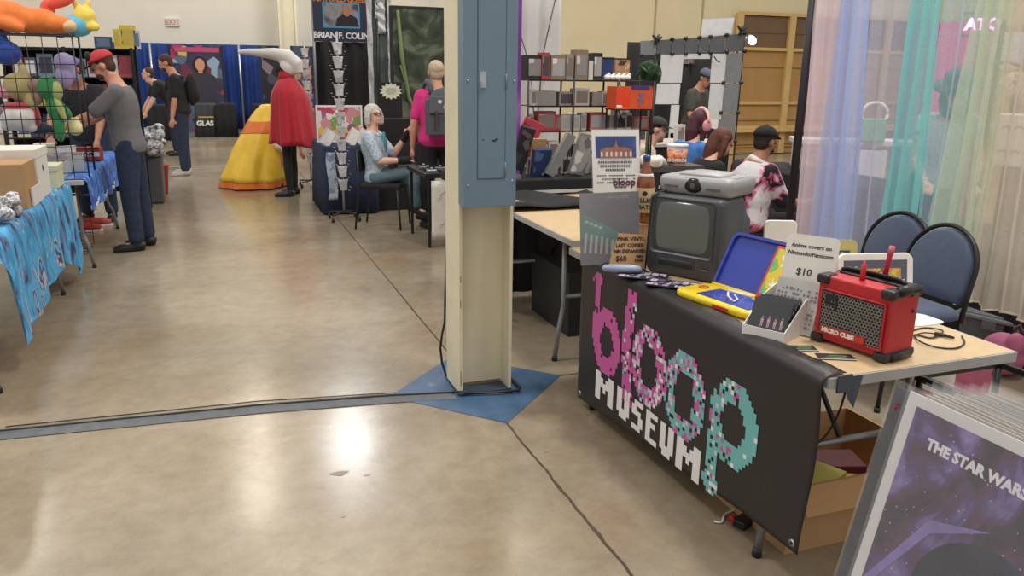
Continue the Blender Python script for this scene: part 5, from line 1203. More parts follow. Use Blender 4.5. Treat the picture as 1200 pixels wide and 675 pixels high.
for k in range(22): b.ell((rnd.uniform(-.14, .14), rnd.uniform(-.12, .12), rnd.uniform(.03, .30)), (.07, .06, .06))
b.build('bag', patch_mat('grey_shiny_plastic', [(0, '#4b4c50'), (.42, '#8e8f92'), (.52, '#c9cacc'), (.62, '#707175')], 16, .2, spec=.8), pg, voxel=.012)
bt_ = at_z(172, 238, 0)
bn_ = thing('storage_bin', 'grey tub with a lid under the shiny bag in the left stall', 'bin', (at_y(178, 200, 10.5).x-.05, 10.45, 0))
b = MB(); b.box((0, 0, .28), (.34, .34, .55), 0, None, 1.08); b.build('tub', mat('tub_dark_grey', '#55565a', .5), bn_, bevel=.02); b = MB(); b.box((0, 0, .575), (.40, .40, .04)); b.build('lid', mat('tub_lid_grey', '#6a6b6e', .5), bn_, bevel=.01)
bn_ = thing('blue_tub', 'blue grey plastic tub on the floor behind the man in jeans', 'tub', (bt_.x+.02, bt_.y+.12, 0))
b = MB(); b.box((0, 0, .22), (.26, .26, .44), 0, None, 1.12); b.build('tub', mat('slate_blue_plastic', '#3d5579', .5), bn_, bevel=.02); b = MB(); b.box((0, 0, .44), (.30, .30, .03)); b.build('rim', mat('slate_blue_plastic', '#3d5579', .5), bn_, bevel=.008)
rb2 = at_z(187, 228, 0); bn_ = thing('bucket', 'orange red bucket on the floor beside the blue tub', 'bucket', (rb2.x, rb2.y+.08, 0))
b = MB(); b.lathe([(.10, 0), (.135, .36), (.145, .362), (.145, .38), (.125, .38), (.10, .05)], n=24); b.build('pail', mat('orange_red_plastic', '#c04a33', .45), bn_)
b = MB(); b.tube([(.14*math.cos(a), .14*math.sin(a)*.2-.12, .36-.14*math.sin(a)*.9) for a in [PI*k/12 for k in range(13)]], .003, 6); b.build('handle', STEEL, bn_)
for i, (px, py) in enumerate(((110, 268), (122, 262))):
    p_ = at_z(px, py+3, 0); t = thing('shoe', ('red sneaker lying under the blue tablecloth, the nearer one', 'red sneaker lying under the blue tablecloth, the further one')[i], 'shoe', (p_.x-.06, p_.y, .0), -PI/2+.3*i)
    b = MB(); b.tube([(0, -.12, .05), (0, -.05, .055), (0, .05, .045), (0, .13, .03)], [.038, .043, .042, .028], 12); b.build('upper', mat('sneaker_red', '#b03a36', .6), t, voxel=.008, smooth_it=2)
    b = MB(); b.prism([(x_, y_) for x_, y_ in rr(.046, .145, .045, 5)], (0, 0, 0), (1, 0, 0), (0, 1, 0), (0, 0, .022)); b.build('sole', WHITE, t, bevel=.004)
fs = thing('floor_crate', 'black wire crate on the floor under the blue tablecloth', 'crate', (at_z(105, 300, 0).x-.12, 7.75, 0))
b = MB()
for k in range(5):
    for z_ in (.01, .12, .23): b.tube([(-.2, -.2+.1*k, z_), (.1, -.2+.1*k, z_)], .003, 5) if k in (0, 4) or z_ == .01 else None
for x_ in (-.2, -.1, 0, .1): b.tube([(x_, -.2, .01), (x_, -.2, .23)], .003, 5); b.tube([(x_, .2, .01), (x_, .2, .23)], .003, 5)
b.build('crate_wires', DARKWIRE, fs)

# ------------------------------------------------------------------ people on the left
HB = mat('hair_brown', '#4a3024', .8, var=.2, scale=60); HD = mat('hair_dark', '#2b201c', .8, var=.2, scale=60)
GT = mat('grey_tshirt', '#6f6d6f', .9, var=.06, bump=.15); BT = mat('black_tshirt', '#222225', .9, bump=.1); DJ = mat('dark_denim', '#27334a', .9, var=.2, scale=20, bump=.1)
m1 = at_z(150, 292, 0)
def toward(a, b_): return Vector((b_[0]-a[0], b_[1]-a[1], 0)).normalized()
rt, inf = person('man_browsing', 'man in grey t-shirt, dark jeans and red and black cap leafing through cards', (m1.x+.10, m1.y+.02, 0), (-1, .05, 0), 1.76, lean=3, curl=8,
    ua=((-.10, .80, -.70), (.10, .72, -.75)), fa=((.06, .95, -.42), (-.02, .95, -.45)), th=((-.05, .05, -1), (.04, -.08, -1)), sh=((0, -.04, -1), (0, -.06, -1)), head=(0, -24), skin=SKIN, shirt=GT, sleeve=.78, trousers=DJ, hair=HB, beard=HB, vox=.008)
cap(rt, inf, mat('red_cap', '#b8343c', .8), BLACKC)
hp = inf['hp']; b = MB(); b.ell(hp(0, .055, .10), (.07, .03, .05), inf['Rh']); b.build('cap_front_panel', BLACKC, rt)
m2 = at_z(105, 262, 0)
rt, inf = person('vendor', 'vendor in black t-shirt bending behind the green stuffed toy', (at_y(95, 150, 8.4).x-.05, 9.28, 0), (-.25, -1, 0), 1.74, lean=14, curl=10, ua=((-.15, .35, -.9), (.25, .5, -.8)), fa=((0, .6, -.8), (-.1, .6, -.8)), head=(20, -20), skin=SKIN3, shirt=BT, sleeve=.7, trousers=DJ, hair=HD, vox=.010)
cap(rt, inf, mat('violet_cap', '#6d67a8', .8), mat('violet_cap', '#6d67a8', .8))
m3 = at_z(222, 205, 0)
rt, inf = person('man_standing', 'bearded man in black t-shirt and jeans with a black backpack standing in the aisle', (m3.x-.05, m3.y+.05, 0), (-1, .05, 0), 1.82, lean=2, curl=10, ua=((-.1, .05, -1), (.1, .0, -1)), fa=((0, .20, -1), (0, .25, -1)), head=(0, -22), skin=SKIN, shirt=BT, sleeve=.75, trousers=DJ, hair=HB, beard=HB, shoes=mat('pale_sneaker', '#b9b4ae', .7), girth=1.15, vox=.011)
bk = thing('backpack', 'black backpack worn by the bearded man in the aisle', 'backpack', rt.location, rt.rotation_euler.z)
c_, r_, f_, u_ = inf['at'](.28); k_ = inf['k']
b = MB(); b.ell((c_-f_*.20)*k_, (.15, .09, .24)); b.ell((c_-f_*.24-u_*.08)*k_, (.12, .06, .12)); b.build('bag', BLACKC, bk, voxel=.014, smooth_it=2)
b = MB()
for s in (-1, 1): b.tube([(inf['shd'][0 if s < 0 else 1]*1.0+Vector((-s*.07, q, w))) for q, w in ((-.12, .02), (0, .075), (.10, .0), (.125, -.15))], .016, 8)
b.build('strap', BLACKC, bk)
p4 = at_z(208, 182, 0)
rt, inf = person('man_leaning', 'man in black t-shirt leaning over a table behind the bearded man', (at_y(205, 150, p4.y).x, p4.y+.1, 0), (-1, -.2, 0), 1.76, lean=35, curl=15, ua=((-.1, .35, -.9), (.1, .35, -.9)), fa=((0, .5, -.8), (0, .5, -.8)), head=(0, 10), skin=SKIN2, shirt=BT, sleeve=.7, trousers=DJ, hair=HB, vox=.012)

# ------------------------------------------------------------------ caped figure and gown
m5 = at_z(345, 229, 0)
rt, inf = person('caped_person', 'person in a red cape and a white sweeping horn mask in the aisle', (m5.x-.02, m5.y+.02, 0), (-1, .25, 0), 1.72, th=((-.04, .05, -1), (.04, -.02, -1)), skin=mat('black_suit', '#1e1b1d', .7), trousers=None, shirt=None, hair=None, shoes=SHOE, vox=.012)
CR = mat('red_cape_cloth', '#a81426', .8, var=.06, bump=.1, sheen=.2); hp = inf['hp']
b = MB(); rings = []; n_ = 96
for j in range(15):
    t = j/14; z_ = 1.47-.80*t
    rx_, ry_ = (.085+.17*min(1, (t/.20))**.6+.10*t, .085+.11*min(1, t/.25)**.7+.11*t)
    rings.append([Vector((rx_*math.cos(a)*(1+.07*t*math.sin(9*a+t)+.035*t*math.sin(23*a)), -.02-.05*t+ry_*math.sin(a)*(1+.10*t*math.sin(9*a+t)+.035*t*math.sin(23*a)), z_-.02*t*math.sin(5*a)-.05*t*(1 if math.sin(a) < 0 else 0)*abs(math.sin(a)))) for a in [2*PI*k/n_ for k in range(n_)]])
b.ring_loft(rings); b.build('cape', CR, rt)
b = MB(); rg = [[Vector((.095*w*math.cos(a), .0+.09*w*math.sin(a), z_)) for a in [2*PI*k/20 for k in range(20)]] for z_, w in ((1.44, 1.1), (1.50, 1.0), (1.58, .8), (1.60, .6))]; b.ring_loft(rg); b.build('cape_collar', CR, rt)
b = MB(); pts = [(0, -.15, 1.52), (0, -.13, 1.62), (0, -.03, 1.71), (0, .12, 1.75), (0, .28, 1.76), (0, .44, 1.77), (0, .56, 1.765)]
b.tube([Vector(p) for p in pts], [.08, .12, .12, .085, .06, .045, .018], 18, squash=.75); b.ell((0, -.04, 1.60), (.10, .12, .12)); b.build('horn_mask', mat('white_foam_mask', '#d8d4cf', .6, var=.03), rt, voxel=.012, smooth_it=3)
g1, g2 = at_z(265, 205, 0), at_z(330, 213, 0)
gc_ = Vector(((g1.x+g2.x)/2+.06, m5.y+1.0, 0))
rt, inf = person('gowned_person', 'person bending down in a huge yellow and orange gown left of the red cape', (at_y(318, 200, gc_.y).x, gc_.y, 0), (.9, -.4, 0), 1.6, lean=50, curl=20, ua=((-.1, .4, -.8), (.1, .4, -.8)), fa=((0, .3, -.9), (0, .3, -.9)), head=(0, -30), skin=SKIN2, hair=pl_('pale_hair', '#cfc8bd'), vox=.012, pelvis=(0, 0, .72), th=((-.1, .5, -.7), (.1, .5, -.7)), sh=((0, -.5, -.8), (0, -.5, -.8)))
gl = thing('gown', 'huge shiny yellow gown with an orange band and orange hem spread over the floor', 'gown', (at_y(303, 200, gc_.y).x, gc_.y, 0))
zt_ = at_y(322, 124, gc_.y).z
def gown(a, t):
    cxx = .24*(1-t)**1.2-.05*t; rx_ = .11+.35*(t**.68); ry_ = .11+.38*t**.68
    fold = 1+.06*t*math.sin(7*a+3*t)+.04*t*math.sin(13*a-2*t)+.02*math.sin(23*a)*t
    return Vector((cxx-.03+rx_*fold*math.cos(a), ry_*fold*math.sin(a), zt_*(1-t)**.95+ .018+.025*math.sin(14*t+2*a)*t*(1-t)*2))
def gband(name, m, t0, t1, k=1.0):
    b = MB(); b.ring_loft([[Vector((p.x*k, p.y*k, p.z)) for p in [gown(2*PI*i/64, t0+(t1-t0)*j/14) for i in range(64)]] for j in range(15)]); return b.build(name, m, gl)
YG = mat('yellow_satin', '#efc63c', .4, var=.10, scale=6, bump=.1); OG = mat('orange_satin', '#dd7429', .4, var=.08, scale=6)
gband('skirt', YG, .30, .93); gband('orange_band', OG, .20, .36, 1.015); gband('bodice', YG, .0, .23); gband('orange_hem', OG, .92, 1.0, .97)
b = MB(); b.tube([(.20, -.25, .62), (.26, -.30, .56), (.34, -.32, .52), (.40, -.30, .54)], [.04, .05, .045, .03], 10); b.build('sleeve', mat('pale_satin', '#d9cfc0', .4), gl, voxel=.012, smooth_it=2)

# ------------------------------------------------------------------ drapes, posters and tables at the far wall
DR = mat('royal_blue_drape', '#1f3f86', .85, var=.12, scale=5, bump=.1); DY = YF-.9
zdt = at_y(260, 52, DY).z
def drape(label, xa, xb, m, y=DY, top=zdt, name='drape'):
    t = thing(name, label, 'drape', ((xa+xb)/2, y, 0)); w = (xb-xa)/2; nf = (xb-xa)/.22
    b = MB(); b.grid(lambda u, v: (-w+2*w*u, .045*math.sin(u*nf*2*PI)+.02*math.sin(u*nf*5.1), .02+(top-.02)*v), int(nf*10), 4, (0, .01, 0)); b.build('cloth', m, t); return t
dxs = [at_y(x_, 100, DY).x for x_ in (120, 182, 232, 262, 282, 340, 366)]
drape('blue drape on the far wall between the left rack and the first silver pole', dxs[0], dxs[1], DR)
drape('blue drape behind the two men in black shirts', dxs[1], dxs[2], DR)
drape('blue drape behind the large picture banner', dxs[2], dxs[3], DR)
drape('blue drape right of the picture banner up to the silver pole', dxs[3], dxs[4], DR)
drape('blue drape between the silver pole and the caped figure', dxs[4], dxs[5], DR)
drape('blue drape behind the caped figure at the beige post', dxs[5], dxs[6]+3.4, DR)
for x_, lab in ((180, 'thin silver drape pole beside the left rack'), (283, 'thin silver drape pole left of the caped figure')):
    t = thing('drape_pole', lab, 'pole', (at_y(x_, 100, DY-.15).x, DY-.15, 0)); b = MB(); b.tube([(0, 0, .01), (0, 0, zdt)], .03, 10); b.build('tube', SILVER, t); b = MB(); b.bb((-.2, -.1, 0), (.2, .1, .012)); b.build('base_plate', STEEL, t)
# beige post far behind (building column)
PXc = at_y(337, 30, YF-1.6).x
t = thing('steel_column', 'slim cream building post rising from behind the caped figure', 'column', (PXc, YF-1.6, 0)); b = MB(); b.bb((-.2, -.02, 0), (.2, .02, 9)); b.build('web', CP, t)
for s in (-1, 1): b = MB(); b.bb((s*.2-.03, -.16, 0), (s*.2+.03, .16, 9)); b.build('flange', CP, t)
# big picture banner with a standing figure
BYp = 21.6
def pic_banner(label, xl, xr, yt, yb, Y, cols, fig=False, txt=None, floor_=True):
    a, c = at_y(xl, (yt+yb)/2, Y).x, at_y(xr, (yt+yb)/2, Y).x; z1, z0 = at_y((xl+xr)/2, yt, Y).z, max(.03, at_y((xl+xr)/2, yb, Y).z)
    t = thing('picture_banner', label, 'banner', ((a+c)/2, Y, 0)); w = (c-a)/2
    b = MB(); b.bb((-w, 0, .03), (w, .012, z1)); b.build('printed_sheet', patch_mat('comic_print_%d' % int(xl), cols, 4.5, .5, 'voronoi'), t)
    b = MB(); b.bb((-w-.01, -.1, 0), (w+.01, .1, .03)); b.build('base', STEEL, t)
    for s in (-1, 1): b = MB(); b.bb((s*w-.03, -.004, z0), (s*w+.03, .0, z1)); b.build('dark_border', INK, t)
    return t, w, z0, z1
t, w, z0, z1 = pic_banner('tall colourful comic banner with a printed dark haired woman on the far drapes', 202, 263, 53, 150, BYp, [(0, '#3a3a52'), (.22, '#a33b5f'), (.34, '#57667e'), (.5, '#c9b75a'), (.58, '#2f3350'), (.72, '#8fa6b8'), (.85, '#6d2f44')])
b = MB(); fx = w*.12
b.prism([(-.30, 0), (.34, .0), (.32, .38), (.42, .30), (.50, .42), (.30, .72), (.10, .80), (.06, .86), (-.06, .86), (-.10, .80), (-.34, .68), (-.48, .40), (-.38, .34), (-.28, .42)], (fx, -.002, z0+.55), (1, 0, 0), (0, 0, 1), (0, -.006, 0)); b.build('printed_figure', mat('printed_dark_top', '#34323e', .6), t)
b = MB(); b.prism([(.11*math.cos(a), .15*math.sin(a)) for a in [2*PI*k/16 for k in range(16)]], (fx, -.020, z0+1.52), (1, 0, 0), (0, 0, 1), (0, -.006, 0)); b.prism([(-.05, 0), (.05, 0), (.05, .12), (-.05, .12)], (fx, -.018, z0+1.32), (1, 0, 0), (0, 0, 1), (0, -.003, 0)); b.build('printed_face', SKIN, t)
b = MB(); b.prism([(.17*math.cos(a), .21*math.sin(a)) for a in [2*PI*k/16 for k in range(16)]], (fx, -.0085, z0+1.52), (1, 0, 0), (0, 0, 1), (0, -.001, 0)); b.build('printed_hair', HD, t)
b = MB(); b.bb((-w*.8, -.006, z1-.16), (w*.9, 0, z1-.05)); b.build('pink_title_band', mat('pink_print', '#b5476f', .5), t)
pic_banner('dark comic picture banner partly hidden behind the white horn mask', 306, 326, 54, 110, BYp-.2, [(0, '#1f2029'), (.5, '#454455'), (.6, '#7d6f7a'), (.7, '#23242e')])
pic_banner('comic picture banner between the beige post and the speaker banner', 343, 366, 54, 110, BYp-.3, [(0, '#3b2f45'), (.4, '#8a6a7b'), (.55, '#3d4a63'), (.7, '#a07d66')])
def skirted_table(label, xl, xr, yt, Y, dpt, m, txt=None, h=None, name='skirted_table'):
    a, c = at_y(xl, yt, Y).x, at_y(xr, yt, Y).x; h = h or .76; w = (c-a)/2
    t = thing(name, label, 'table', ((a+c)/2, Y+dpt/2, 0)); nf = max(3, (c-a)/.18)
    b = MB(); b.bb((-w, -dpt/2, h-.03), (w, dpt/2, h-.004)); b.build('tabletop', WHITE, t)
    b = MB(); n_ = int(nf*8); per = []
    def P(s):
        L = [2*w, dpt, 2*w, dpt]; tot = sum(L); q = s*tot
        for i, (o, d, l) in enumerate((((-w, -dpt/2), (1, 0), L[0]), ((w, -dpt/2), (0, 1), L[1]), ((w, dpt/2), (-1, 0), L[2]), ((-w, dpt/2), (0, -1), L[3]))):
            if q <= l or i == 3: return Vector((o[0]+d[0]*q, o[1]+d[1]*q, 0)), Vector((d[1], -d[0], 0)), q
            q -= l
    N = 120; rings = []
    for z_, k in ((.015, .022), (.4, .014), (h-.02, .003), (h, 0.0)):
        rings.append([(lambda p, n, s_: p+n*(k*(1+math.sin(s_*90)))+Vector((0, 0, z_)))(*P(i/N)[:2], i/N) for i in range(N)])
    b.ring_loft(rings); b.build('cloth', m, t); return t
skirted_table('black skirted table near the far wall left of the picture banner', 172, 202, 122, 19.5, .8, BLACKC)
skirted_table('black skirted table near the far wall right of the picture banner', 252, 275, 120, 20.2, .8, BLACKC)
skirted_table('black skirted table at the far wall beside the yellow gown', 296, 340, 119, 20.0, .8, BLACKC)
t = skirted_table('dark grey table cover with white letters GLAS beneath the picture banner', 228, 252, 121, 20.3, .7, mat('dark_grey_cover', '#3c3d44', .8))
text('lettering', 'GLAS', .16, PAPER, (-.22, -.40, .27), (1, 0, 0), (0, 0, 1), t, bold=.008)
b = MB(); b.box((0, -.40, .465), (.34, .004, .035)); b.build('gold_line', mat('gold_print', '#b79a4a', .6), t)

# ------------------------------------------------------------------ speaker banner booth
SY = 12.6
a, c = at_y(367, 25, SY).x, at_y(432, 25, SY).x; zb_ = at_y(400, 49, SY).z
t = thing('guest_banner', 'dark blue banner reading featured guest Brian F. Colin hung above the black drape', 'banner', ((a+c)/2, SY, 0)); w = (c-a)/2
b = MB(); b.bb((-w, 0, zb_), (w, .01, zb_+1.0)); sh_ = b.build('printed_sheet', mat('midnight_blue_print', '#23283f', .6, var=.1, scale=3), t)
pz0, pz1 = at_y(400, 33, SY).z, at_y(400, 3, SY).z
b = MB(); b.bb((-w*.66, -.004, pz0), (w*.68, 0, pz1)); b.build('photo_border', mat('cyan_border', '#3f8fb5', .5), t)
b = MB(); b.bb((-w*.60, -.007, pz0+.03), (w*.62, -.003, pz1-.02)); b.build('photo', patch_mat('portrait_background', [(0, '#5b5c66'), (.5, '#8e8a8e'), (.65, '#413f4a')], 5, .5, const=False), t)
b = MB(); b.prism([(-.15, 0), (.20, 0), (.17, .12), (.08, .17), (-.03, .17), (-.12, .11)], (.06, -.008, pz0+.03), (1, 0, 0), (0, 0, 1), (0, -.002, 0)); b.build('portrait_shirt', INK, t)
b = MB(); b.prism([(.06*math.cos(q), .085*math.sin(q)) for q in [2*PI*k/16 for k in range(16)]], (.085, -.0105, pz0+.25), (1, 0, 0), (0, 0, 1), (0, -.002, 0)); b.build('portrait_face', SKIN3, t)
text('lettering', 'BRIAN F. COLIN', .125, mat('banner_white', '#dcdce2', .6), (0, -.008, at_y(400, 45, SY).z), (1, 0, 0), (0, 0, 1), t, bold=.004, align='CENTER', space=.92)
text('lettering', 'FEATURED GUEST', .105, mat('banner_orange', '#c97a33', .6), (0, -.008, at_y(400, 2.5, SY).z), (1, 0, 0), (0, 0, 1), t, bold=.003, align='CENTER', space=.92)
b = MB(); b.tube([(-w, .03, .01), (-w, .03, zb_+1.0)], .02, 8); b.build('pole', STEEL, t); b = MB(); b.tube([(w, .03, .01), (w, .03, zb_+1.0)], .02, 8); b.build('pole', STEEL, t)
drape('plain black drape hanging below the guest banner', a, c, BLACKC, SY+.05, zb_)
# silver bead strands and grey net panel
NY = 11.2
x0_, x1_ = at_y(428, 60, NY).x, at_y(459, 60, NY).x; topz = at_y(440, -20, NY).z
t = thing('net_panel', 'grey green net panel with hanging silver cloth strips beside the guest banner', 'panel', (x0_, NY, 0))
b = MB(); b.bb((.10, 0, .3), (x1_-x0_, .01, topz)); b.build('net', mat('grey_green_net', '#56605c', .9, var=.1), t)
SS = patch_mat('silver_strip', [(0, '#8b8c8f'), (.4, '#b9b9bb'), (.6, '#d5d4d4'), (.7, '#97989c')], 9, .4, const=False)
for i, (px, w_, yb_) in enumerate(((434, .07, 185), (443, .05, 22), (448, .10, 40), (457, .05, 120))):
    x_ = at_y(px, 60, NY-.05).x-x0_; zb2 = max(.3, at_y(px, yb_, NY).z); b = MB(); b.grid(lambda u, v: (x_-w_/2+w_*u, -.05+.02*math.sin(v*30+u*3), zb2+(topz-zb2)*v), 6, 40, (0, .006, 0)); b.build('cloth_strip', SS, t)
b = MB(); b.tube([(.17, -.02, 0), (.17, -.02, topz)], .018, 8); b.build('post', DSTEEL, t)
# jungle backdrop
JYp = 10.2
a, c = at_y(459, 60, JYp).x, at_y(561, 60, JYp).x; z1 = at_y(490, 8, JYp).z
t = thing('jungle_backdrop', 'dark green jungle picture backdrop behind the pink shirt', 'backdrop', ((a+c)/2, JYp, 0)); w = (c-a)/2
jm = patch_mat('jungle_print', [(0, '#1a211b'), (.40, '#262f24'), (.52, '#3c4635'), (.62, '#66705a'), (.72, '#2c352b')], 3.2, .7, const=False, detail=8, distort=1.2)
b = MB(); b.bb((-w, 0, .3), (w, .012, z1)); b.build('printed_sheet', jm, t)
b = MB(); b.bb((-w-.02, -.005, .3), (-w+.02, .0, z1)); b.bb((-w, -.006, z1-.02), (w, 0, z1+.005)); b.build('border', INK, t)
b = MB(); b.tube([(-w+.08, -.03, z1-.05), (-w+.12, -.03, z1-.6), (-w+.20, -.03, z1-1.1), (-w+.42, -.03, z1-1.6)], [.02, .028, .022, .015], 8); b.tube([(-w+.10, -.03, z1-.7), (-w+.18, -.03, z1-1.0), (-w+.3, -.03, z1-1.3)], .01, 8); b.build('hanging_vine', mat('pale_vine', '#6f7d55', .8), t)
rnd = random.Random(4)
for k in range(7):
    b = MB(); x_ = -w+.35+k*.06; cz = z1-.95-.05*abs(k-3)
    b.prism([(-.03, 0), (.0, .02), (.03, 0), (.05, -.5), (.0, -.62), (-.05, -.5)], (x_, -.01, cz), (math.cos(.12*(k-3)), 0, math.sin(.12*(k-3))), (0, 0, 1), (0, -.006, 0)); b.build('printed_leaf', mat('leaf_print', '#62724c', .7, var=.3, scale=6), t)
b = MB(); b.tube([(-w, .03, .01), (-w, .03, z1)], .02, 8); b.build('pole', DSTEEL, t)
# navy booth table with prints and spinner racks
t = skirted_table('navy skirted table with framed prints beside the seated lady', 378, 440, 160, 8.95, 1.1, NAVY, h=.76); NT = t.location.copy()
fp = thing('framed_poster', 'white framed collage of colourful drawings standing on the navy table', 'picture', (at_y(398, 148, 9.3).x, 9.3, .775))
b = MB(); w, h = .26, .41; 
for a_, c_ in (((-w, -.01, 0), (w, .01, .02)), ((-w, -.01, h-.02), (w, .01, h)), ((-w, -.01, .02), (-w+.02, .01, h-.02)), ((w-.02, -.01, .02), (w, .01, h-.02))): b.bb(a_, c_)
b.build('frame', WHITE, fp); b = MB(); b.bb((-w+.02, -.004, .02), (w-.02, .008, h-.02)); b.build('picture', patch_mat('toy_collage', [(0, '#c98a8f'), (.25, '#dcd6d2'), (.42, '#7f9b52'), (.52, '#c43f55'), (.62, '#e0b94f'), (.70, '#8a5f84'), (.85, '#e2ddd8')], 12, .5, 'voronoi'), fp)
for i, (px, py, lab, m_) in enumerate(((384, 168, 'pale blue booklet leaning in the holder at the left of the navy table', '#a9b6c3'), (414, 170, 'cream booklet leaning left of the seated lady', '#c9b8a8'), (424, 172, 'pinkish booklet leaning right next to the seated lady', '#b99c93'))):
    p_ = at_y(px, py, 9.02+.05*i); t = thing('booklet', lab, 'booklet', (p_.x, p_.y, .765), .4); b = MB(); b.box((0, 0, .08), (.13, .03, .19), 0, rotm('Y', 35)); b.build('cover', mat('booklet'+m_, m_, .6), t)
    b = MB(); b.box((0, -.003, .082), (.115, .030, .17), 0, rotm('Y', 35)); b.build('pages', PAPER, t)
def spinner(label, px, Y, ytop):
    x_ = at_y(px, 100, Y).x; t = thing('spinner_rack', label, 'rack', (x_, Y, 0)); zt_ = at_y(px, ytop, Y).z
    b = MB(); b.tube([(0, 0, .08), (0, 0, zt_+.15)], .012, 8); b.build('pole', SILVER, t)
    for s in (0, 1, 2, 3):
        a_ = PI/4+PI/2*s; b = MB(); b.tube([(0, 0, .09), (.20*math.cos(a_), .20*math.sin(a_), .075)], .01, 6); lg = b.build('leg', BLACK, t); b = MB(); b.tube([(.20*math.cos(a_)-.012, .20*math.sin(a_), .028), (.20*math.cos(a_)+.012, .20*math.sin(a_), .028)], .028, 12); b.build('caster', BLACK, lg)
    zz = .32; k = 0
    while zz < zt_:
        b = MB()
        for s in (-1, 1):
            b.box((s*.030, 0, zz+.065), (.012, .10, .12), 0, rotm('Y', s*14)); b.tube([(s*.062, -.055, zz), (s*.062, .055, zz)], .003, 5); b.tube([(s*.078, -.055, zz+.035), (s*.078, .055, zz+.035)], .003, 5)
        b.box((0, -.05, zz+.065), (.075, .012, .115), 0, rotm('X', 12))
        b.build('card_tier', patch_mat('card_tier_print', [(0, '#9c9da0'), (.4, '#c3c2c2'), (.6, '#dcdad8'), (.68, '#8a8790')], 9, .4), t); zz += .14; k += 1
    return t
spinner('tall wire spinner rack of white cards beside the seated lady', 397, 8.62, 55)
spinner('wire spinner rack of white cards behind the caped figure', 359, 11.3, 62)
t = thing('easel_leg', 'pale leaning wooden stick between the cape and the navy table', 'stick', (0, 0, 0)); b = MB(); b.tube([at_y(367, 180, 9.9), at_y(378, 228, 9.75)], .016, 8); b.build('stick', mat('pale_stick', '#b7ad99', .7), t)
t = thing('cloth_hanging', 'pale blue printed cloth strip hanging on the front of the navy table', 'cloth', (at_y(388, 195, 8.93).x, 8.89, 0)); b = MB(); b.grid(lambda u, v: (-.05+.10*u+.01*math.sin(v*6), -.01+.008*math.sin(v*9), .18+.52*v), 8, 16, (0, .005, 0)); b.build('cloth', patch_mat('pale_blue_print', [(0, '#7f8ea6'), (.5, '#aeb8c6'), (.65, '#8b98ad')], 10), t)
sb = thing('starburst_sign', 'white starburst price sign on a black stand behind the seated lady', 'sign', (at_y(458, 110, 9.2).x, 9.20, 1.0505))
zc = at_y(458, 107, 9.2).z-1.05; b = MB(); b.prism([((.125 if k % 2 else .095)*1.05*math.cos(PI*k/14), (.125 if k % 2 else .095)*.75*math.sin(PI*k/14)) for k in range(28)], (0, -.01, zc), (1, 0, 0), (0, 0, 1), (0, .006, 0)); b.build('burst', mat('starburst_cream', '#cfcfb9', .6), sb)
b = MB(); b.bb((-.13, 0, .0), (.13, .02, zc+.10)); b.build('stand', BLACK, sb)
b = MB()
for r_, w_ in ((.028, .05), (.010, .065), (-.008, .06), (-.026, .045)): b.box((0, -.0112, zc+r_), (w_*2, .0012, .007))
b.build('printed_lines', mat('olive_ink', '#8f9079', .7), sb)
t = thing('black_case', 'black display case under the starburst sign behind the seated lady', 'case', (at_y(462, 140, 9.35).x, 9.33, 0)); b = MB(); b.bb((-.30, -.25, 0), (.30, .02, .765)); b.build('case', BLACKC, t, bevel=.01); b = MB(); b.bb((-.22, -.22, .765), (.22, -.02, 1.05)); b.build('top_box', BLACK, t, bevel=.01)
# seated lady
cp0 = at_z(441, 268, 0)
chl = thing('folding_chair', 'black chair with thin legs under the seated grey haired lady', 'chair', (cp0.x+.10, cp0.y+.06, 0), R_of((.9, -.45)))
b = MB(); b.bb((-.20, -.20, .42), (.20, .22, .47)); b.build('seat', BLACKC, chl, bevel=.02); b = MB(); b.bb((-.19, -.23, .58), (.19, -.20, .80)); b.build('backrest', BLACKC, chl, bevel=.012)
for s in (-1, 1):
    b = MB(); b.tube([(s*.19, .19, .42), (s*.20, .22, .01)], .011, 8); b.build('leg', BLACK, chl); b = MB(); b.tube([(s*.19, -.21, .80), (s*.19, -.20, .42), (s*.20, -.25, .01)], .011, 8); b.build('leg', BLACK, chl)
rt, inf = person('seated_lady', 'grey haired lady with glasses, pale blue blouse and black gloves seated on a chair', (cp0.x+.10, cp0.y+.06, 0), (.9, -.45, 0), 1.58, lean=-8, curl=8, ua=((-.12, .62, -.75), (.15, .45, -.85)), fa=((.05, .55, .75), (-.45, 1.0, .02)), th=((.12, .98, -.05), (-.22, .95, .16)), sh=((.0, .18, -1), (.14, .10, -1)), head=(38, 14),
    skin=SKIN2, shirt=patch_mat('pale_blue_floral', [(0, '#7388a5'), (.38, '#a9b6c6'), (.50, '#b9c4d0'), (.62, '#8fa2b9')], 40, .8), sleeve=.85, trousers=mat('teal_grey_denim', '#5b747e', .9, var=.12, scale=15), hair=mat('grey_hair', '#b9b3ad', .8, var=.15, scale=50), hair_style='bob', vox=.008, pelvis=(0, -.06, .53), glove=(BLACKC, (0, 1)), foot_dir=((.1, 1, -.1), (.1, .9, -.25)))
hp = inf['hp']; b = MB()
for s in (-1, 1): b.tube([hp(s*.036+.026*math.cos(q), .098, .002+.021*math.sin(q)) for q in [2*PI*k/14 for k in range(15)]], .003, 5); b.tube([hp(s*.062, .096, .006), hp(s*.082, .0, .004)], .0025, 5)
b.tube([hp(-.01, .1, .004), hp(.01, .1, .004)], .003, 5); b.build('glasses', mat('maroon_frame', '#5a2a35', .4), rt)
tv_, tr_, tf_, tu_ = inf['at'](.34); k_ = inf['k']; b = MB(); b.ell((tv_+tf_*.115)*k_, (.045, .03, .14)); b.build('undershirt', mat('teal_undershirt', '#4f8f96', .9), rt, voxel=.010)
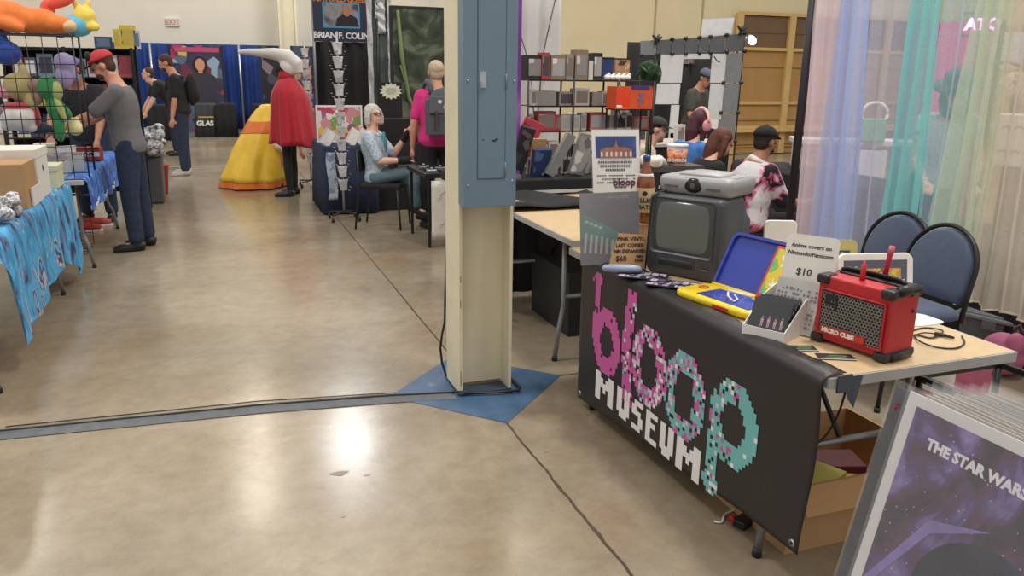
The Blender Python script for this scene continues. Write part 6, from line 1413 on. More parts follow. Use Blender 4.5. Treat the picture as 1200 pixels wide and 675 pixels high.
hb = MB(); c_ = Vector((0, .12, .62)); hb.ell((.02, .12, .66), (.12, .05, .055)); o_ = hb.build('handbag', mat('brown_leather', '#57382f', .5), None); o_.location = rt.location; o_.rotation_euler = rt.rotation_euler; tag(o_, 'small brown leather handbag on the lap of the seated lady', 'handbag')
# woman in pink with grey backpack
pp_ = at_y(513, 150, 7.9)
rt, inf = person('person_in_pink', 'short haired person in a bright pink shirt wearing a grey backpack behind the column', (pp_.x, 7.9, 0), (.05, 1, 0), 1.72, lean=2, curl=4, ua=((-.28, .05, -1), (.25, .05, -1)), fa=((-.05, .15, -1), (.0, .3, -1)), head=(0, 0), skin=SKIN, shirt=mat('hot_pink_shirt', '#d6307f', .85, bump=.1), sleeve=.7, trousers=BT, hair=mat('blond_grey_hair', '#b9a58c', .8, var=.2, scale=50), vox=.009, girth=1.12)
bk = thing('backpack', 'grey backpack with brown straps and small patches worn over the pink shirt', 'backpack', rt.location, rt.rotation_euler.z); GB = mat('grey_canvas', '#50545b', .9, bump=.15)
b = MB(); b.ell((0, -.24, 1.20), (.17, .10, .22)); b.box((0, -.24, 1.14), (.32, .17, .34)); b.build('bag', GB, bk, voxel=.012, smooth_it=4)
b = MB(); b.box((0, -.33, 1.26), (.30, .03, .17)); b.build('flap', mat('grey_canvas_light', '#5b5f66', .9), bk, bevel=.012)
for s in (-1, 1):
    b = MB(); b.box((s*.085, -.348, 1.12), (.022, .008, .16)); b.build('brown_strap', mat('brown_leather', '#57382f', .5), bk)
    b = MB(); b.tube([(s*.09, -.16, 1.36), (s*.10, -.09, 1.46), (s*.11, .0, 1.475), (s*.12, .10, 1.42), (s*.13, .12, 1.25)], .020, 8, squash=1.6); b.build('shoulder_strap', GB, bk)
for x_, z_, c in ((-.05, 1.29, '#d8d8d8'), (.08, 1.31, '#c9c33d'), (.0, 1.24, '#a8a89a')):
    b = MB(); b.box((x_, -.3465, z_), (.035, .003, .03), 0, rotm('Y', 20)); b.build('patch', mat('patch'+c, c, .6), bk)
# small table with the white drawing sheet
dt = at_z(497, 292, 0)
t = thing('display_table', 'small dark table with gadgets beside the column and a white drawn sheet in front', 'table', (dt.x+.345, dt.y+.32, 0))
b = MB(); b.bb((-.32, -.30, .64), (.40, .45, .68)); b.build('tabletop', BLACK, t)
for sx_ in (-.28, .36):
    for sy_ in (-.27, .42): b = MB(); b.bb((sx_-.012, sy_-.012, 0), (sx_+.012, sy_+.012, .64)); b.build('leg', BLACK, t)
DT = t.location.copy()
sh2 = thing('drawn_sheet', 'white cloth sheet with faint drawings hanging from the small dark table', 'sheet', (DT.x-.30, DT.y-.315, 0), .0)
b = MB(); b.grid(lambda u, v: (.03+.55*u, -.006+.006*math.sin(u*8), .08-.03*u+(.54+.02*u)*v), 12, 8, (0, .004, 0)); rnd = random.Random(8)
for k in range(26):
    x_, z_ = rnd.uniform(.06, .5), rnd.uniform(.18, .62); b.tube([(x_, -.018, z_), (x_+rnd.uniform(.02, .06), -.018, z_+rnd.uniform(-.04, .04)), (x_+rnd.uniform(.02, .09), -.018, z_+rnd.uniform(-.03, .03))], .003, 4, 1)
b.build('cloth', [mat('off_white_cloth', '#cfcac0', .85), mat('grey_ink', '#77717a', .8)], sh2)
for k in range(9):
    x_, y_ = -.24+.12*(k % 4), -.22+.15*(k//4); t = thing('small_gadget', 'small %s gadget, %s in the cluster on the small dark table' % (('silver', 'black', 'grey')[k % 3], ords[k]), 'gadget', (DT.x+x_, DT.y+y_, .681), k*.4)
    b = MB(); b.box((0, 0, .015), (.09, .06, .03)); b.build('case', (SILVER, BLACK, STEEL)[k % 3], t, bevel=.006); b = MB(); b.lathe([(.012, .03), (.012, .05)], (0, 0, 0), 10); b.build('knob', STEEL, t)

# ================================================================== booth right of the column
folding_table('bare beige folding table with a black cloth bundled on its far end', 1.66, 3.62, 2.40, 5.10, .745)
b = MB(); b.grid(lambda u, v: (1.60+.86*u, 4.50+.66*v, .752+.015*math.sin(u*9+v*4)*(.4+v)+.035*max(0, 1-abs(v-.06)*9)*(1+.3*math.sin(u*14))), 40, 20, (0, 0, .006)); t = thing('black_cloth', 'black cloth bundled over the far end of the bare beige table', 'cloth', (0, 0, 0)); b.build('cloth', BLACKC, t)
b = MB(); b.grid(lambda u, v: (1.598-.03*v+.02*math.sin(u*17+v*3), 4.50+.62*u, .775-(.22+.25*u)*v), 30, 14, (-.006, 0, 0)); b.build('hanging_side', BLACKC, t)
CT0, CT1 = 1.60, 3.10
t = thing('display_table', 'long table with black cloth top and white edge full of cased games', 'table', ((CT0+CT1)/2, 5.60, 0)); w = (CT1-CT0)/2
b = MB(); b.bb((-w, -.38, .74), (w, .38, .775)); b.build('tabletop', mat('white_table_edge', '#d8d3cc', .5), t)
b = MB(); b.bb((-w-.004, -.384, .762), (w+.004, .384, .84)); b.build('cloth', BLACKC, t, bevel=.01)
b = MB(); b.grid(lambda u, v: (-w+2*w*u, -.36+.012*math.sin(u*60), .02+.72*v), 60, 4, (0, .008, 0)); b.build('skirt', BLACKC, t)
for sx_ in (-1, 1):
    for sy_ in (-.3, .3): b = MB(); b.tube([(sx_*(w-.06), sy_, 0), (sx_*(w-.06), sy_, .74)], .014, 8); b.build('leg', STEEL, t)
CZt = .8405
bn2 = lidbox('storage_tote', 'black plastic tote on the floor under the bare beige table', (2.18, 4.55, 0), (.50, .62, .40), mat('tote_black', '#1c1c20', .5), .05, BLACK, False, 0, 'tote')
# purple retractable banner just right of the electrical panel
pu = at_y(607, 100, 5.3); t = thing('purple_banner', 'narrow purple printed banner edge showing right of the electrical panel', 'banner', (pu.x-.13, 5.30, CZt+.001))
b = MB(); b.bb((-.14, -.004, .03), (.15, .004, 1.3)); b.build('printed_sheet', patch_mat('purple_print', [(0, '#5d2a78'), (.45, '#71318a'), (.6, '#8a4aa6'), (.7, '#a765b4')], 5, .35, const=False), t)
b = MB(); b.bb((-.14, -.04, 0), (.15, .05, .03)); b.build('base', STEEL, t)
b = MB(); b.tube([(-.0, .02, .03), (0, .02, 1.3)], .010, 8); b.build('pole', STEEL, t)
# wire shelving with cased games
RKY = 5.72
rx0, rx1 = at_y(619, 110, RKY).x, at_y(766, 110, RKY).x
rk = thing('wire_shelving', 'dark wire shelving of boxed and cased games standing behind the merchandise table', 'shelving', (rx0, RKY, CZt))
lv = [at_y(690, y_, RKY).z for y_ in (94, 124, 153, 186)]; RKW = rx1-rx0
for z_ in lv:
    b = MB(); b.bb((0, -.005, z_-CZt-.010), (RKW, .0, z_-CZt)); b.bb((0, .25, z_-CZt-.010), (RKW, .255, z_-CZt)); b.bb((0, -.005, z_-CZt-.004), (RKW, .255, z_-CZt)); b.build('shelf', mat('dark_brown_metal', '#3a2a2c', .5), rk)
for x_ in (0, RKW*.35, RKW*.70, RKW):
    for y_ in (0, .25): b = MB(); b.tube([(x_, y_, 0), (x_, y_, lv[0]-CZt+.0)], .008, 6); b.build('post', mat('dark_brown_metal', '#3a2a2c', .5), rk)
b = MB(); b.tube([(RKW*.70, .0, lv[0]-CZt), (RKW*.80, -.02, lv[1]-CZt-.02)], .006, 6); b.tube([(RKW*.70, .0, lv[1]-CZt), (RKW*.78, -.02, lv[2]-CZt-.02)], .006, 6); b.build('brace', BLACK, rk)
ga = [art('g1', ('#8b8784', '#c9c5c2', '#6d6a6a')), art('g2', ('#4a4648', '#8b8280', '#c2b9b2')), art('g3', ('#a3a09f', '#dedbd8', '#777274')), art('g4', ('#7d726b', '#b8a698', '#4a4444'))]
cols = {'#8d8883': 'grey', '#5f5a58': 'dark grey', '#b5b0aa': 'pale grey', '#2b2a2c': 'black', '#a3403f': 'red', '#877463': 'brown', '#cfcac4': 'white'}
rnd = random.Random(21)
# top row: larger boxes
toprow = [(627, 27, 24, '#2b2a2c', 'black box with a red side'), (641, 30, 10, '#a3403f', 'slim red and black box'), (656, 28, 20, '#877463', 'brown grey patterned box'), (669, 29, 11, '#8d8883', 'narrow grey patterned box'), (683, 34, 17, '#877463', 'tall brown figure box'), (694, 22, 6, '#cfcac4', 'white small figure'), (702, 31, 12, '#2b2a2c', 'black box with pale figures')]
for k, (px, hpx, wpx, c, lab) in enumerate(toprow):
    s_ = RKY/FPX*1.06; x_ = at_y(px, 94, RKY).x; prod('boxed_game', lab+' on the top wire shelf', 'box', (x_, RKY+.08, lv[0]+.001), (wpx*s_*.95, .10, hpx*s_*1.0), mat('gm'+c, c, .5), ga[k % 4] if c != '#cfcac4' else None, rz=(.25 if k == 0 else 0))
bbk = thing('display_board', 'deep blue display panel standing on the top wire shelf', 'panel', (at_y(722, 80, RKY).x, RKY+.18, lv[0]+.001)); b = MB(); b.bb((-.07, 0, 0), (.07, .02, .17)); b.build('board', mat('deep_blue_board', '#27386f', .5), bbk); b = MB(); b.bb((-.074, -.004, .165), (.074, .024, .175)); b.build('edge', BLACK, bbk)
bbk = thing('picture_card', 'tan and blue portrait picture card on the top wire shelf beside the plant', 'picture', (at_y(742, 80, RKY).x, RKY+.18, lv[0]+.001)); b = MB(); b.bb((-.065, 0, 0), (.065, .02, .165)); b.build('board', patch_mat('portrait_tan', [(0, '#3f3a3c'), (.42, '#b98a62'), (.56, '#d9b48e'), (.66, '#7b8aa0')], 11, .5), bbk); b = MB(); b.bb((-.069, -.003, .16), (.069, .022, .17)); b.build('edge', BLACK, bbk)
for k in range(5):
    b = MB(); x_ = at_y(714+k*6, 92, RKY).x; b.ell((0, 0, .022), (.026, .03, .022)); b.ell((.015, 0, .045), (.014, .014, .012)); o_ = b.build('small_figurine', WHITE); o_.location = (x_, RKY+.04, lv[0]+.001); tag(o_, 'small white rounded figurine, the %s from the left along the top shelf front' % ords[k], 'figurine', 'white figurines on the top shelf')
for li in (1, 2, 3):
    x_ = .03; k = 0
    while x_ < RKW*(.68 if li == 1 else .98)-.06:
        w = rnd.choice((.035, .05, .09, .13, .16)); h = rnd.uniform(.10, .145); c = rnd.choice(list(cols)) if rnd.random() < .5 else rnd.choice(('#8d8883', '#b5b0aa', '#cfcac4'))
        prod('cased_game', '%s %s game case, %s from the left on the %s wire shelf' % (cols[c], 'thin' if w < .06 else ('wide' if w > .1 else 'mid sized'), ords[min(k, 15)], shn[li]), 'game case', (rx0+x_+w/2, RKY+.07, lv[li]+.001), (w-.006, .09, h), mat('gm'+c, c, .35), ga[rnd.randrange(4)], rz=rnd.uniform(-.1, .1)); x_ += w+rnd.choice((0, 0, .02)); k += 1
        if k > 15: break
# orange open box on the rack's right
ox = at_y(738, 105, RKY-.1)
ob = thing('orange_display_box', 'orange display box with a purple strip and white eggs right of the shelving', 'box', (at_y(719, 122, 5.55).x, 5.50, lv[1]-.015)); s_ = 5.5/FPX*1.07
b = MB(); b.bb((0, .16, 0), (.30, .165, .165)); b.bb((0, 0, 0), (.30, .165, .004)); b.bb((-.003, 0, 0), (0, .165, .165)); b.bb((.30, 0, 0), (.303, .165, .165)); b.build('carton', mat('orange_print', '#d9542c', .6), ob)
b = MB(); b.bb((.11, -.004, .0), (.303, 0, .145)); b.build('front_panel', mat('orange_print', '#d9542c', .6), ob)
b = MB(); b.bb((.13, -.008, .145), (.27, .02, .172)); b.build('purple_strip', mat('purple_strip', '#4a2f6d', .6), ob)
b = MB(); b.prism([(0, 0), (.012, 0), (.022, .035), (.040, .03), (.043, .040), (.026, .05), (.030, .075), (.045, .09), (.04, .10), (.02, .085), (.005, .10), (-.004, .09), (.010, .07), (.008, .05), (-.01, .055), (-.012, .045), (.008, .035)], (.185, -.006, .022), (1, 0, 0), (0, 0, 1), (0, -.002, 0)); b.build('printed_figure', mat('grey_blue_print', '#6d6f8c', .6), ob)
b = MB()
for k in range(6): b.ell((.02+.015*(k % 3), .03+.04*(k//3), .015), (.014, .014, .012))
b.build('eggs', WHITE, ob)
sd = thing('stand', 'black metal riser under the orange display box', 'riser', (ob.location.x, 5.50, CZt)); b = MB(); hh = lv[1]-.015-CZt-.001
b.bb((-.01, .0, hh-.008), (.31, .17, hh)); 
for x_ in (0, .30):
    for y_ in (.01, .16): b.bb((x_-.005, y_-.005, 0), (x_+.005, y_+.005, hh-.008))
b.build('frame', BLACK, sd)
# merchandise on the black table: upright cased items on easels
def easel_item(lab, px, py, Y, w, h, tilt, roll_, m, face=None, d=.022):
    p_ = at_y(px, py, Y); t = thing('cased_item', lab, 'case', (p_.x, Y, CZt+.001), roll_); R = rotm('Y', tilt) @ rotm('X', 10)
    z0 = max((R @ Vector((sx_*w/2, sy_*d/2, -h/2))).z*-1 for sx_ in (-1, 1) for sy_ in (-1, 1))
    b = MB(); b.box((0, 0, z0), (w, d, h), 0, R); b.build('case', m, t, bevel=.002)
    if face: b = MB(); b.box(Vector((0, 0, z0))+R@Vector((0, -d/2-.001, 0)), (w*.88, .0015, h*.88), 0, R); b.build('printed_face', face, t)
GRC = mat('grey_clear_case', '#8c8b8c', .2, spec=.7)
easel_item('black framed tall case leaning at the left end of the black table', 610, 222, 5.30, .10, .36, 14, 0, mat('gm#2b2a2c', '#2b2a2c', .35), art('bc', ('#222226', '#3a3a44', '#5b5560')), .05)
easel_item('blue patterned bag standing on the black table', 633, 225, 5.34, .145, .20, 0, .1, mat('navy_pack', '#24375f', .5), art('nb', ('#22345c', '#4a6590', '#8aa0bb')), .04)
easel_item('narrow grey clear case leaning far to the right on the black table', 655, 222, 5.28, .07, .33, 26, 0, GRC, None, .05)
easel_item('broad grey clear case leaning on an easel beside the white flyer', 680, 222, 5.30, .14, .30, 12, .2, GRC, ga[2], .03)
easel_item('small brown paper card behind the blue patterned bag', 630, 200, 5.44, .11, .27, 0, 0, CARD)
easel_item('red and white lying pack propped behind the black framed case', 612, 180, 5.50, .16, .40, 25, 0, mat('pink_red_pack', '#c2485a', .5), art('rp', ('#c2485a', '#e6c9cc', '#8c2f40')))
for k, (px, Y, w, h) in enumerate(((645, 5.46, .10, .13), (662, 5.5, .07, .12), (690, 5.48, .10, .14), (700, 5.4, .08, .13), (672, 5.46, .06, .12), (622, 5.52, .08, .12))):
    p_ = at_y(px, 220, Y); prod('cased_game', 'small pale cased game on the black table, %s of the cluster behind the leaning cases' % ords[k], 'game case', (p_.x, Y, CZt+.001), (w, .03, h), mat('gm#b5b0aa', '#b5b0aa', .35), ga[k % 4], rz=.2*(k % 3-1))
b = MB(); t = thing('wire_easel', 'black wire easel holding the leaning grey cases on the black table', 'easel', (at_y(668, 220, 5.42).x, 5.42, CZt)); b.tube([(0, 0, .30), (-.08, -.05, 0)], .004, 5); b.tube([(0, 0, .30), (.08, -.05, 0)], .004, 5); b.tube([(0, 0, .30), (0, .10, 0)], .004, 5); b.build('wire', BLACK, t)
# second group right, dark shelf items behind the flyer up to the capped man
t2 = thing('back_counter', 'black counter with white papers between the shelving and the panel arch', 'counter', (4.35, 7.45, 0)); b = MB(); b.bb((-.75, -.3, 0), (.70, .3, .86)); b.build('body', BLACKC, t2, bevel=.01); b = MB(); b.bb((-.77, -.32, .86), (.72, .32, .89)); b.build('top', mat('counter_pale', '#bdb6ad', .5), t2)
for k, (x_, y_, w, h, c) in enumerate(((3.75, 7.35, .30, .28, '#55504e'), (4.05, 7.30, .14, .22, '#cfcac4'), (4.30, 7.35, .10, .16, '#2b2a2c'), (4.52, 7.30, .12, .18, '#cfcac4'), (3.95, 7.55, .25, .42, '#6c6762'))):
    prod('boxed_goods', '%s upright item, %s from the left on the back black counter' % (('taupe', 'white', 'black', 'off white', 'grey brown')[k], ords[k]), 'box', (x_, y_, .891), (w, .05, h), mat('gq'+c, c, .5), ga[k % 4], rz=.1*k)

# white sheet and rods behind
t = drape('plain white sheet hanging behind the wire shelving left part', at_y(560, 60, 7.6).x, at_y(656, 60, 7.6).x, mat('white_sheet', '#cbc8c6', .9, var=.03), 7.6, 2.75)
t = thing('thin_rod', 'thin dark rod leaning against the white sheet', 'rod', (0, 0, 0)); b = MB(); b.tube([at_y(655, -20, 7.3), at_y(641, 42, 7.1), at_y(636, 66, 7.0), (at_y(620, 140, 6.9).x, 6.9, .01)], .006, 6); b.build('rod', DSTEEL, t)
t = thing('thin_rod', 'thin dark cord slanting beside the purple banner edge', 'cord', (0, 0, 0)); b = MB(); b.tube([at_y(609, 38, 6.6), at_y(622, 80, 6.5), (at_y(640, 130, 6.4).x, 6.4, .005)], .005, 6); b.build('cord', DSTEEL, t)

# potted plant leaves between shelving and arch
t = thing('potted_plant', 'dark green broad leaved plant between the shelving and the white panel arch', 'plant', (at_y(762, 84, 6.4).x, 6.4, 0)); zc = at_y(762, 84, 6.4).z
b = MB(); b.lathe([(.10, 0), (.14, .24), (.13, .24), (.12, .22)], n=18); b.build('pot', mat('plant_pot', '#4a3f3a', .7), t)
b = MB(); b.tube([(0, 0, .2), (.01, 0, zc-.12)], .012, 8); b.build('stem', mat('stem_green', '#43543a', .7), t)
b = MB(); rnd = random.Random(9)
for k in range(11):
    a_ = rnd.uniform(0, 2*PI); b.ell((.07*math.cos(a_), .05*math.sin(a_), zc-.06+.13*rnd.random()), (.075, .010, .045), rotm('Y', rnd.uniform(-60, 60)) @ rotm('Z', rnd.uniform(0, 180)))
b.build('leaves', mat('leaf_dark_green', '#2f4a30', .6, var=.3), t)

# panel arch made of clipped squares
AY = 7.9
def A(x, y): return at_y(x, y, AY)
t = thing('panel_arch', 'arch of grey and white clipped square panels with black corner connectors', 'display arch', (A(752, 100).x, AY, 0)); ox_ = t.location.x
PG, PG2, PWH = mat('grey_panel', '#7f8184', .5), mat('dark_grey_panel', '#5c5e61', .5), mat('white_paper_panel', '#d2d3d4', .7, var=.03)
def quadp(pts, m, nm='panel_square', y0=0.0):
    P = [A(*p)-Vector((ox_, AY, 0)) for p in pts]; b = MB(); b.add([Vector((p.x, y0, p.z)) for p in P]+[Vector((p.x, y0+.012, p.z)) for p in P], [(0, 1, 2, 3), (7, 6, 5, 4), (0, 4, 5, 1), (1, 5, 6, 2), (2, 6, 7, 3), (3, 7, 4, 0)]); b.build(nm, m, t)
tx = [751, 770, 787, 803, 819, 832, 851, 872]; ty0 = [48, 47, 46, 45, 44, 43, 41, 39]; ty1 = [65, 64, 63, 63, 62, 62, 61, 60]
for k in range(7): quadp([(tx[k], ty1[k]), (tx[k+1]-1, ty1[k+1]), (tx[k+1]-1, ty0[k+1]), (tx[k], ty0[k])], (PG, PG2, PG2, PG2, PG2, PG2, PG2)[k])
for (a_, c_) in ((62, 97), (98, 132), (133, 167)): 
    sl = lambda y: -(y-60)*.105
    quadp([(851+sl(c_), c_), (872+sl(c_)-1, c_), (872+sl(a_)-1, a_), (851+sl(a_), a_)], PG)
for (x0_, x1_, a_, c_) in ((772, 801, 64, 97), (768, 797, 98, 122), (783, 796, 123, 165), (832, 851, 63, 97), (829, 848, 98, 140), (801, 832, 63, 69)):
    quadp([(x0_, c_), (x1_-3*(c_-a_)/35, c_), (x1_, a_), (x0_+3*(c_-a_)/35, a_)], PWH, 'paper_panel', -.008)
quadp([(785, 165), (808, 165), (808, 156), (785, 156)], PWH, 'paper_panel', -.008)
for (x_, y_) in [(tx[k], ty0[k]) for k in range(1, 8)]+[(tx[k], ty1[k]) for k in range(0, 8)]+[(847, 97), (868, 97), (844, 132), (864, 132), (841, 166), (861, 166)]:
    p_ = A(x_, y_)-Vector((ox_, AY, 0)); b = MB(); b.lathe([(.022, -.02), (.022, .02)], (0, 0, 0), 10); b.v = [(p_.x+v[0], -.012+v[2]*.6, p_.z+v[1]) for v in b.v]; b.build('connector', BLACK, t)
for x_ in (772, 866): 
    p_ = A(x_, 60)-Vector((ox_, AY, 0)); b = MB(); b.tube([(p_.x-.02, .03, 0), (p_.x, .03, p_.z)], .012, 8); b.build('support_post', BLACK, t)
for (x_, y_) in ((768, 47), (867, 36)):
    p_ = A(x_, y_); c = thing('spring_clamp', ('black spring clamp at the upper left corner of the panel arch', 'black spring clamp at the upper right corner of the panel arch')[x_ > 800], 'clamp', (p_.x, AY-.03, p_.z)); b = MB(); b.tube([(-.05, 0, .05), (0, 0, 0), (.06, 0, .03)], [.014, .025, .012], 8); b.tube([(.02, 0, .06), (0, 0, 0), (-.02, 0, -.05)], [.012, .02, .014], 8); b.build('jaws', BLACK, c)
wb_ = thing('whiteboard_sheet', 'white translucent sheet standing above the top of the panel arch', 'sheet', (A(842, 30).x, AY+.04, A(842, 42).z)); b = MB(); b.prism([(-.19, 0), (.20, .01), (.23, .20), (-.18, .17)], (0, 0, 0), (1, 0, 0), (0, 0, 1), (0, .006, 0)); b.build('sheet', mat('bright_white_sheet', '#dedfe0', .3), wb_)
cb = MB(); cb.tube([A(833, 66)-Vector((0, .06, 0)), A(837, 72)-Vector((0, .06, 0)), A(840, 73)-Vector((0, .06, 0))], .006, 6); tag(cb.build('dangling_cable', BLACK), 'short black cable dangling on the white right leg of the panel arch', 'cable')
# spot lamp right of arch
sp = at_y(881, 47, 8.6); t = thing('spot_lamp', 'small bright spot lamp glowing beside the top of the panel arch', 'lamp', (sp.x, 8.6, 0))
b = MB(); b.tube([(-.10, .02, 0), (-.10, .02, sp.z+.04), (-.0, .03, sp.z+.06)], .010, 8); b.build('stand', BLACK, t)
b = MB(); b.ell((0, .03, sp.z), (.075, .06, .062), rotm('Y', 35)); b.build('lamp_shell', SILVER, t)
b = MB(); b.ell((0, -.01, sp.z-.004), (.062, .03, .05), rotm('Y', 35)); b.build('bulb', mat('lamp_glow', '#ffffff', .5, emit=5), t)

# man in grey tee: a mirror reflection built as a person behind the arch
mp = at_y(815, 110, 9.6)
rt, inf = person('reflected_man', 'man in dark grey t-shirt and cap holding a paper, seen through the panel arch', (mp.x-.02, 9.6, 0), (.5, -1, 0), 1.72, lean=5, curl=12, ua=((-.15, .1, -1), (.15, .1, -1)), fa=((.1, .7, -.7), (-.1, .7, -.7)), head=(15, -25), skin=SKIN, shirt=mat('charcoal_tshirt', '#4a4a46', .9), sleeve=.7, trousers=DJ, hair=HD, vox=.012)
cap(rt, inf, mat('slate_cap', '#55586a', .8), BLACKC)
t = thing('paper_sheet', 'pale paper held by the man seen through the arch', 'paper', rt.location+Vector((.10, -.40, 1.0)), .2); b = MB(); b.box((0, 0, 0), (.22, .004, .24), 0, rotm('Y', 12)); b.build('sheet', PAPER, t)
t = thing('dark_backdrop', 'black drape behind the man seen through the panel arch', 'drape', (mp.x+.1, 10.3, 0)); b = MB(); b.grid(lambda u, v: (-.8+1.6*u, .03*math.sin(u*40), .02+1.98*v), 60, 3, (0, .01, 0)); b.build('cloth', BLACKC, t)
b = MB(); b.bb((-.28, -.05, 1.72), (.28, -.04, 1.86)); b.build('picture_strip', patch_mat('dim_picture', [(0, '#3d3a40'), (.5, '#7a6a5c'), (.62, '#4a5560')], 9), t)

# capped man in cream tee
pc_ = at_d(748, 150, 7.6)
rt, inf = person('man_in_cream_shirt', 'man in cream t-shirt and dark cap seated at the back counter', (pc_.x, pc_.y, 0), (.9, -.4, 0), 1.62, lean=10, curl=14, pelvis=(0, 0, .47), th=((-.1, 1, 0), (.1, 1, 0)), sh=((0, 0, -1), (0, 0, -1)), ua=((-.15, .35, -.9), (.15, .35, -.9)), fa=((.1, .95, -.3), (-.1, .95, -.3)), head=(10, -8), skin=SKIN2, shirt=mat('cream_tshirt', '#cbbfa6', .9), sleeve=.7, trousers=DJ, hair=HD, vox=.011)
cap(rt, inf, mat('faded_black_cap', '#3a3634', .9), mat('faded_black_cap', '#3a3634', .9))
def stool(label, loc, rz, back=False):
    t = thing('folding_chair', label, 'chair', loc, rz)
    b = MB(); b.bb((-.19, -.20, .38), (.19, .20, .42)); b.build('seat', BLACK, t, bevel=.01)
    for sx_ in (-1, 1):
        b = MB(); b.tube([(sx_*.18, .17, .38), (sx_*.19, .20, .01)], .011, 8); b.build('leg', BLACK, t); b = MB(); b.tube([(sx_*.18, -.19, .40), (sx_*.19, -.24, .01)], .011, 8); b.build('leg', BLACK, t)
        b = MB(); b.tube([(sx_*.18, -.19, .40), (sx_*.19, -.25, .82)], .011, 8); b.build('back_post', BLACK, t)
    b = MB(); b.bb((-.19, -.265, .60), (.19, -.245, .84)); b.build('backrest', BLACKC, t, bevel=.01); return t
stool('black chair under the man in the cream t-shirt', (pc_.x, pc_.y, 0), R_of((.9, -.4)))
# three people seated in a row at the right
seats = []
q1 = at_d(879, 165, 6.0); q2 = at_d(822, 170, 6.35); q3 = at_d(805, 150, 7.2)
FLO = patch_mat('floral_print', [(0, '#222027'), (.30, '#29252d'), (.475, '#c25f82'), (.505, '#e0a6bb'), (.53, '#ddd8da'), (.66, '#c9708f')], 4.2, .8, detail=4, distort=.6)
rt1, i1 = person('man_in_floral_shirt', 'man in black cap and white pink and black floral shirt seated right of the row', (q1.x, q1.y, 0), (.95, .15, 0), 1.68, lean=6, curl=16, pelvis=(0, 0, .46), th=((-.12, 1, .02), (.12, 1, .02)), sh=((0, .05, -1), (0, .05, -1)), ua=((-.12, .40, -.85), (.18, .45, -.85)), fa=((.15, .95, .0), (-.05, .98, -.05)), head=(-5, -6), skin=SKIN3, shirt=FLO, sleeve=.92, trousers=BT, hair=HD, beard=HD, vox=.009, girth=1.18)
cap(rt1, i1, BLACKC, BLACKC)
b = MB(); hp = i1['hp']; c_, r_, f_, u_ = i1['at'](.49); b.tube([(c_+r_*.09-f_*.03)*i1['k'], (c_-f_*.085+u_*.03)*i1['k'], (c_-r_*.09-f_*.03)*i1['k']], .022, 8); b.build('white_collar', PAPER, rt1)
rt2, i2 = person('woman_in_black', 'brown haired woman in a black t-shirt seated in the middle of the row', (q2.x, q2.y, 0), (.95, -.1, 0), 1.58, lean=8, curl=16, pelvis=(0, 0, .47), th=((-.1, 1, 0), (.1, 1, 0)), sh=((0, .05, -1), (0, .05, -1)), ua=((-.12, .3, -.9), (.15, .3, -.9)), fa=((.1, .95, 0), (-.1, .95, 0)), head=(8, -14), skin=SKIN2, shirt=BT, sleeve=.8, trousers=DJ, hair=mat('auburn_hair', '#5d3328', .7, var=.2, scale=50), hair_style='long', vox=.009)
rt3, i3 = person('woman_in_blue', 'dark red haired woman in a blue shirt with pink headphones seated left of the row', (q3.x, q3.y, 0), (.95, .1, 0), 1.70, lean=6, curl=12, pelvis=(0, 0, .50), th=((-.1, 1, 0), (.1, 1, 0)), sh=((0, .05, -1), (0, .05, -1)), ua=((-.12, .3, -.9), (.15, .3, -.9)), fa=((.1, .95, 0), (-.1, .95, 0)), head=(0, -6), skin=SKIN2, shirt=mat('bright_blue_shirt', '#3f74bd', .85, bump=.1), sleeve=.8, trousers=DJ, hair=mat('wine_hair', '#47202a', .7, var=.2, scale=50), hair_style='long', vox=.009)
hp = i3['hp']; hd = thing('headphones', 'pink over ear headphones worn by the woman in blue', 'headphones', rt3.location, rt3.rotation_euler.z); PK = mat('pink_plastic', '#e08f9a', .35)
for s in (-1, 1): b = MB(); b.ell(hp(s*.108, -.01, -.01), (.022*1.0, .05, .055), i3['Rh']); b.build('ear_cup', PK, hd); 
b = MB(); b.tube([hp(.115*math.cos(q), -.005, .02+.125*math.sin(q)) for q in [PI*k/14 for k in range(15)]], .016, 10, squash=1.3); b.build('headband', mat('pale_pink_plastic', '#e5b0b4', .4), hd)
stool('black chair under the man in the floral shirt', (q1.x, q1.y, 0), R_of((.95, .15))); stool('black chair under the woman in the black t-shirt', (q2.x, q2.y, 0), R_of((.95, -.1))); stool('black chair under the woman in blue', (q3.x, q3.y, 0), R_of((.95, .1)))
# their table with laptop and cups
t = skirted_table('black covered table in front of the seated row', 940, 1010, 215, 5.2, 1.7, BLACKC, h=.74)
t.location.x = 5.00; t.location.y = 5.75
# tub on a small table
tubp = at_d(793, 190, 4.75)
st = thing('side_table', 'small dark side table behind the television carrying the snack tub', 'table', (tubp.x+.1, tubp.y+.1, 0)); tz = at_d(793, 194, 4.75).z
b = MB(); b.bb((-.28, -.16, tz-.03), (.06, .12, tz)); b.build('tabletop', mat('dark_top', '#4a4748', .6), st)
for sx_ in (-.26, .04):
    for sy_ in (-.14, .10): b = MB(); b.bb((sx_-.015, sy_-.015, 0), (sx_+.015, sy_+.015, tz-.03)); b.build('leg', BLACK, st)
tt = thing('snack_tub', 'clear plastic snack tub with an orange and pink printed label', 'tub', (tubp.x, tubp.y, tz+.001))
b = MB(); b.lathe([(.048, 0), (.052, .01), (.062, .115), (.060, .118)], n=24); b.build('tub', mat('milky_clear', '#c7c5cf', .25), tt); b = MB(); b.lathe([(.064, .112), (.066, .116), (.066, .124), (.055, .128)], n=24); b.build('lid', mat('milky_lid', '#d9d8dc', .3), tt)
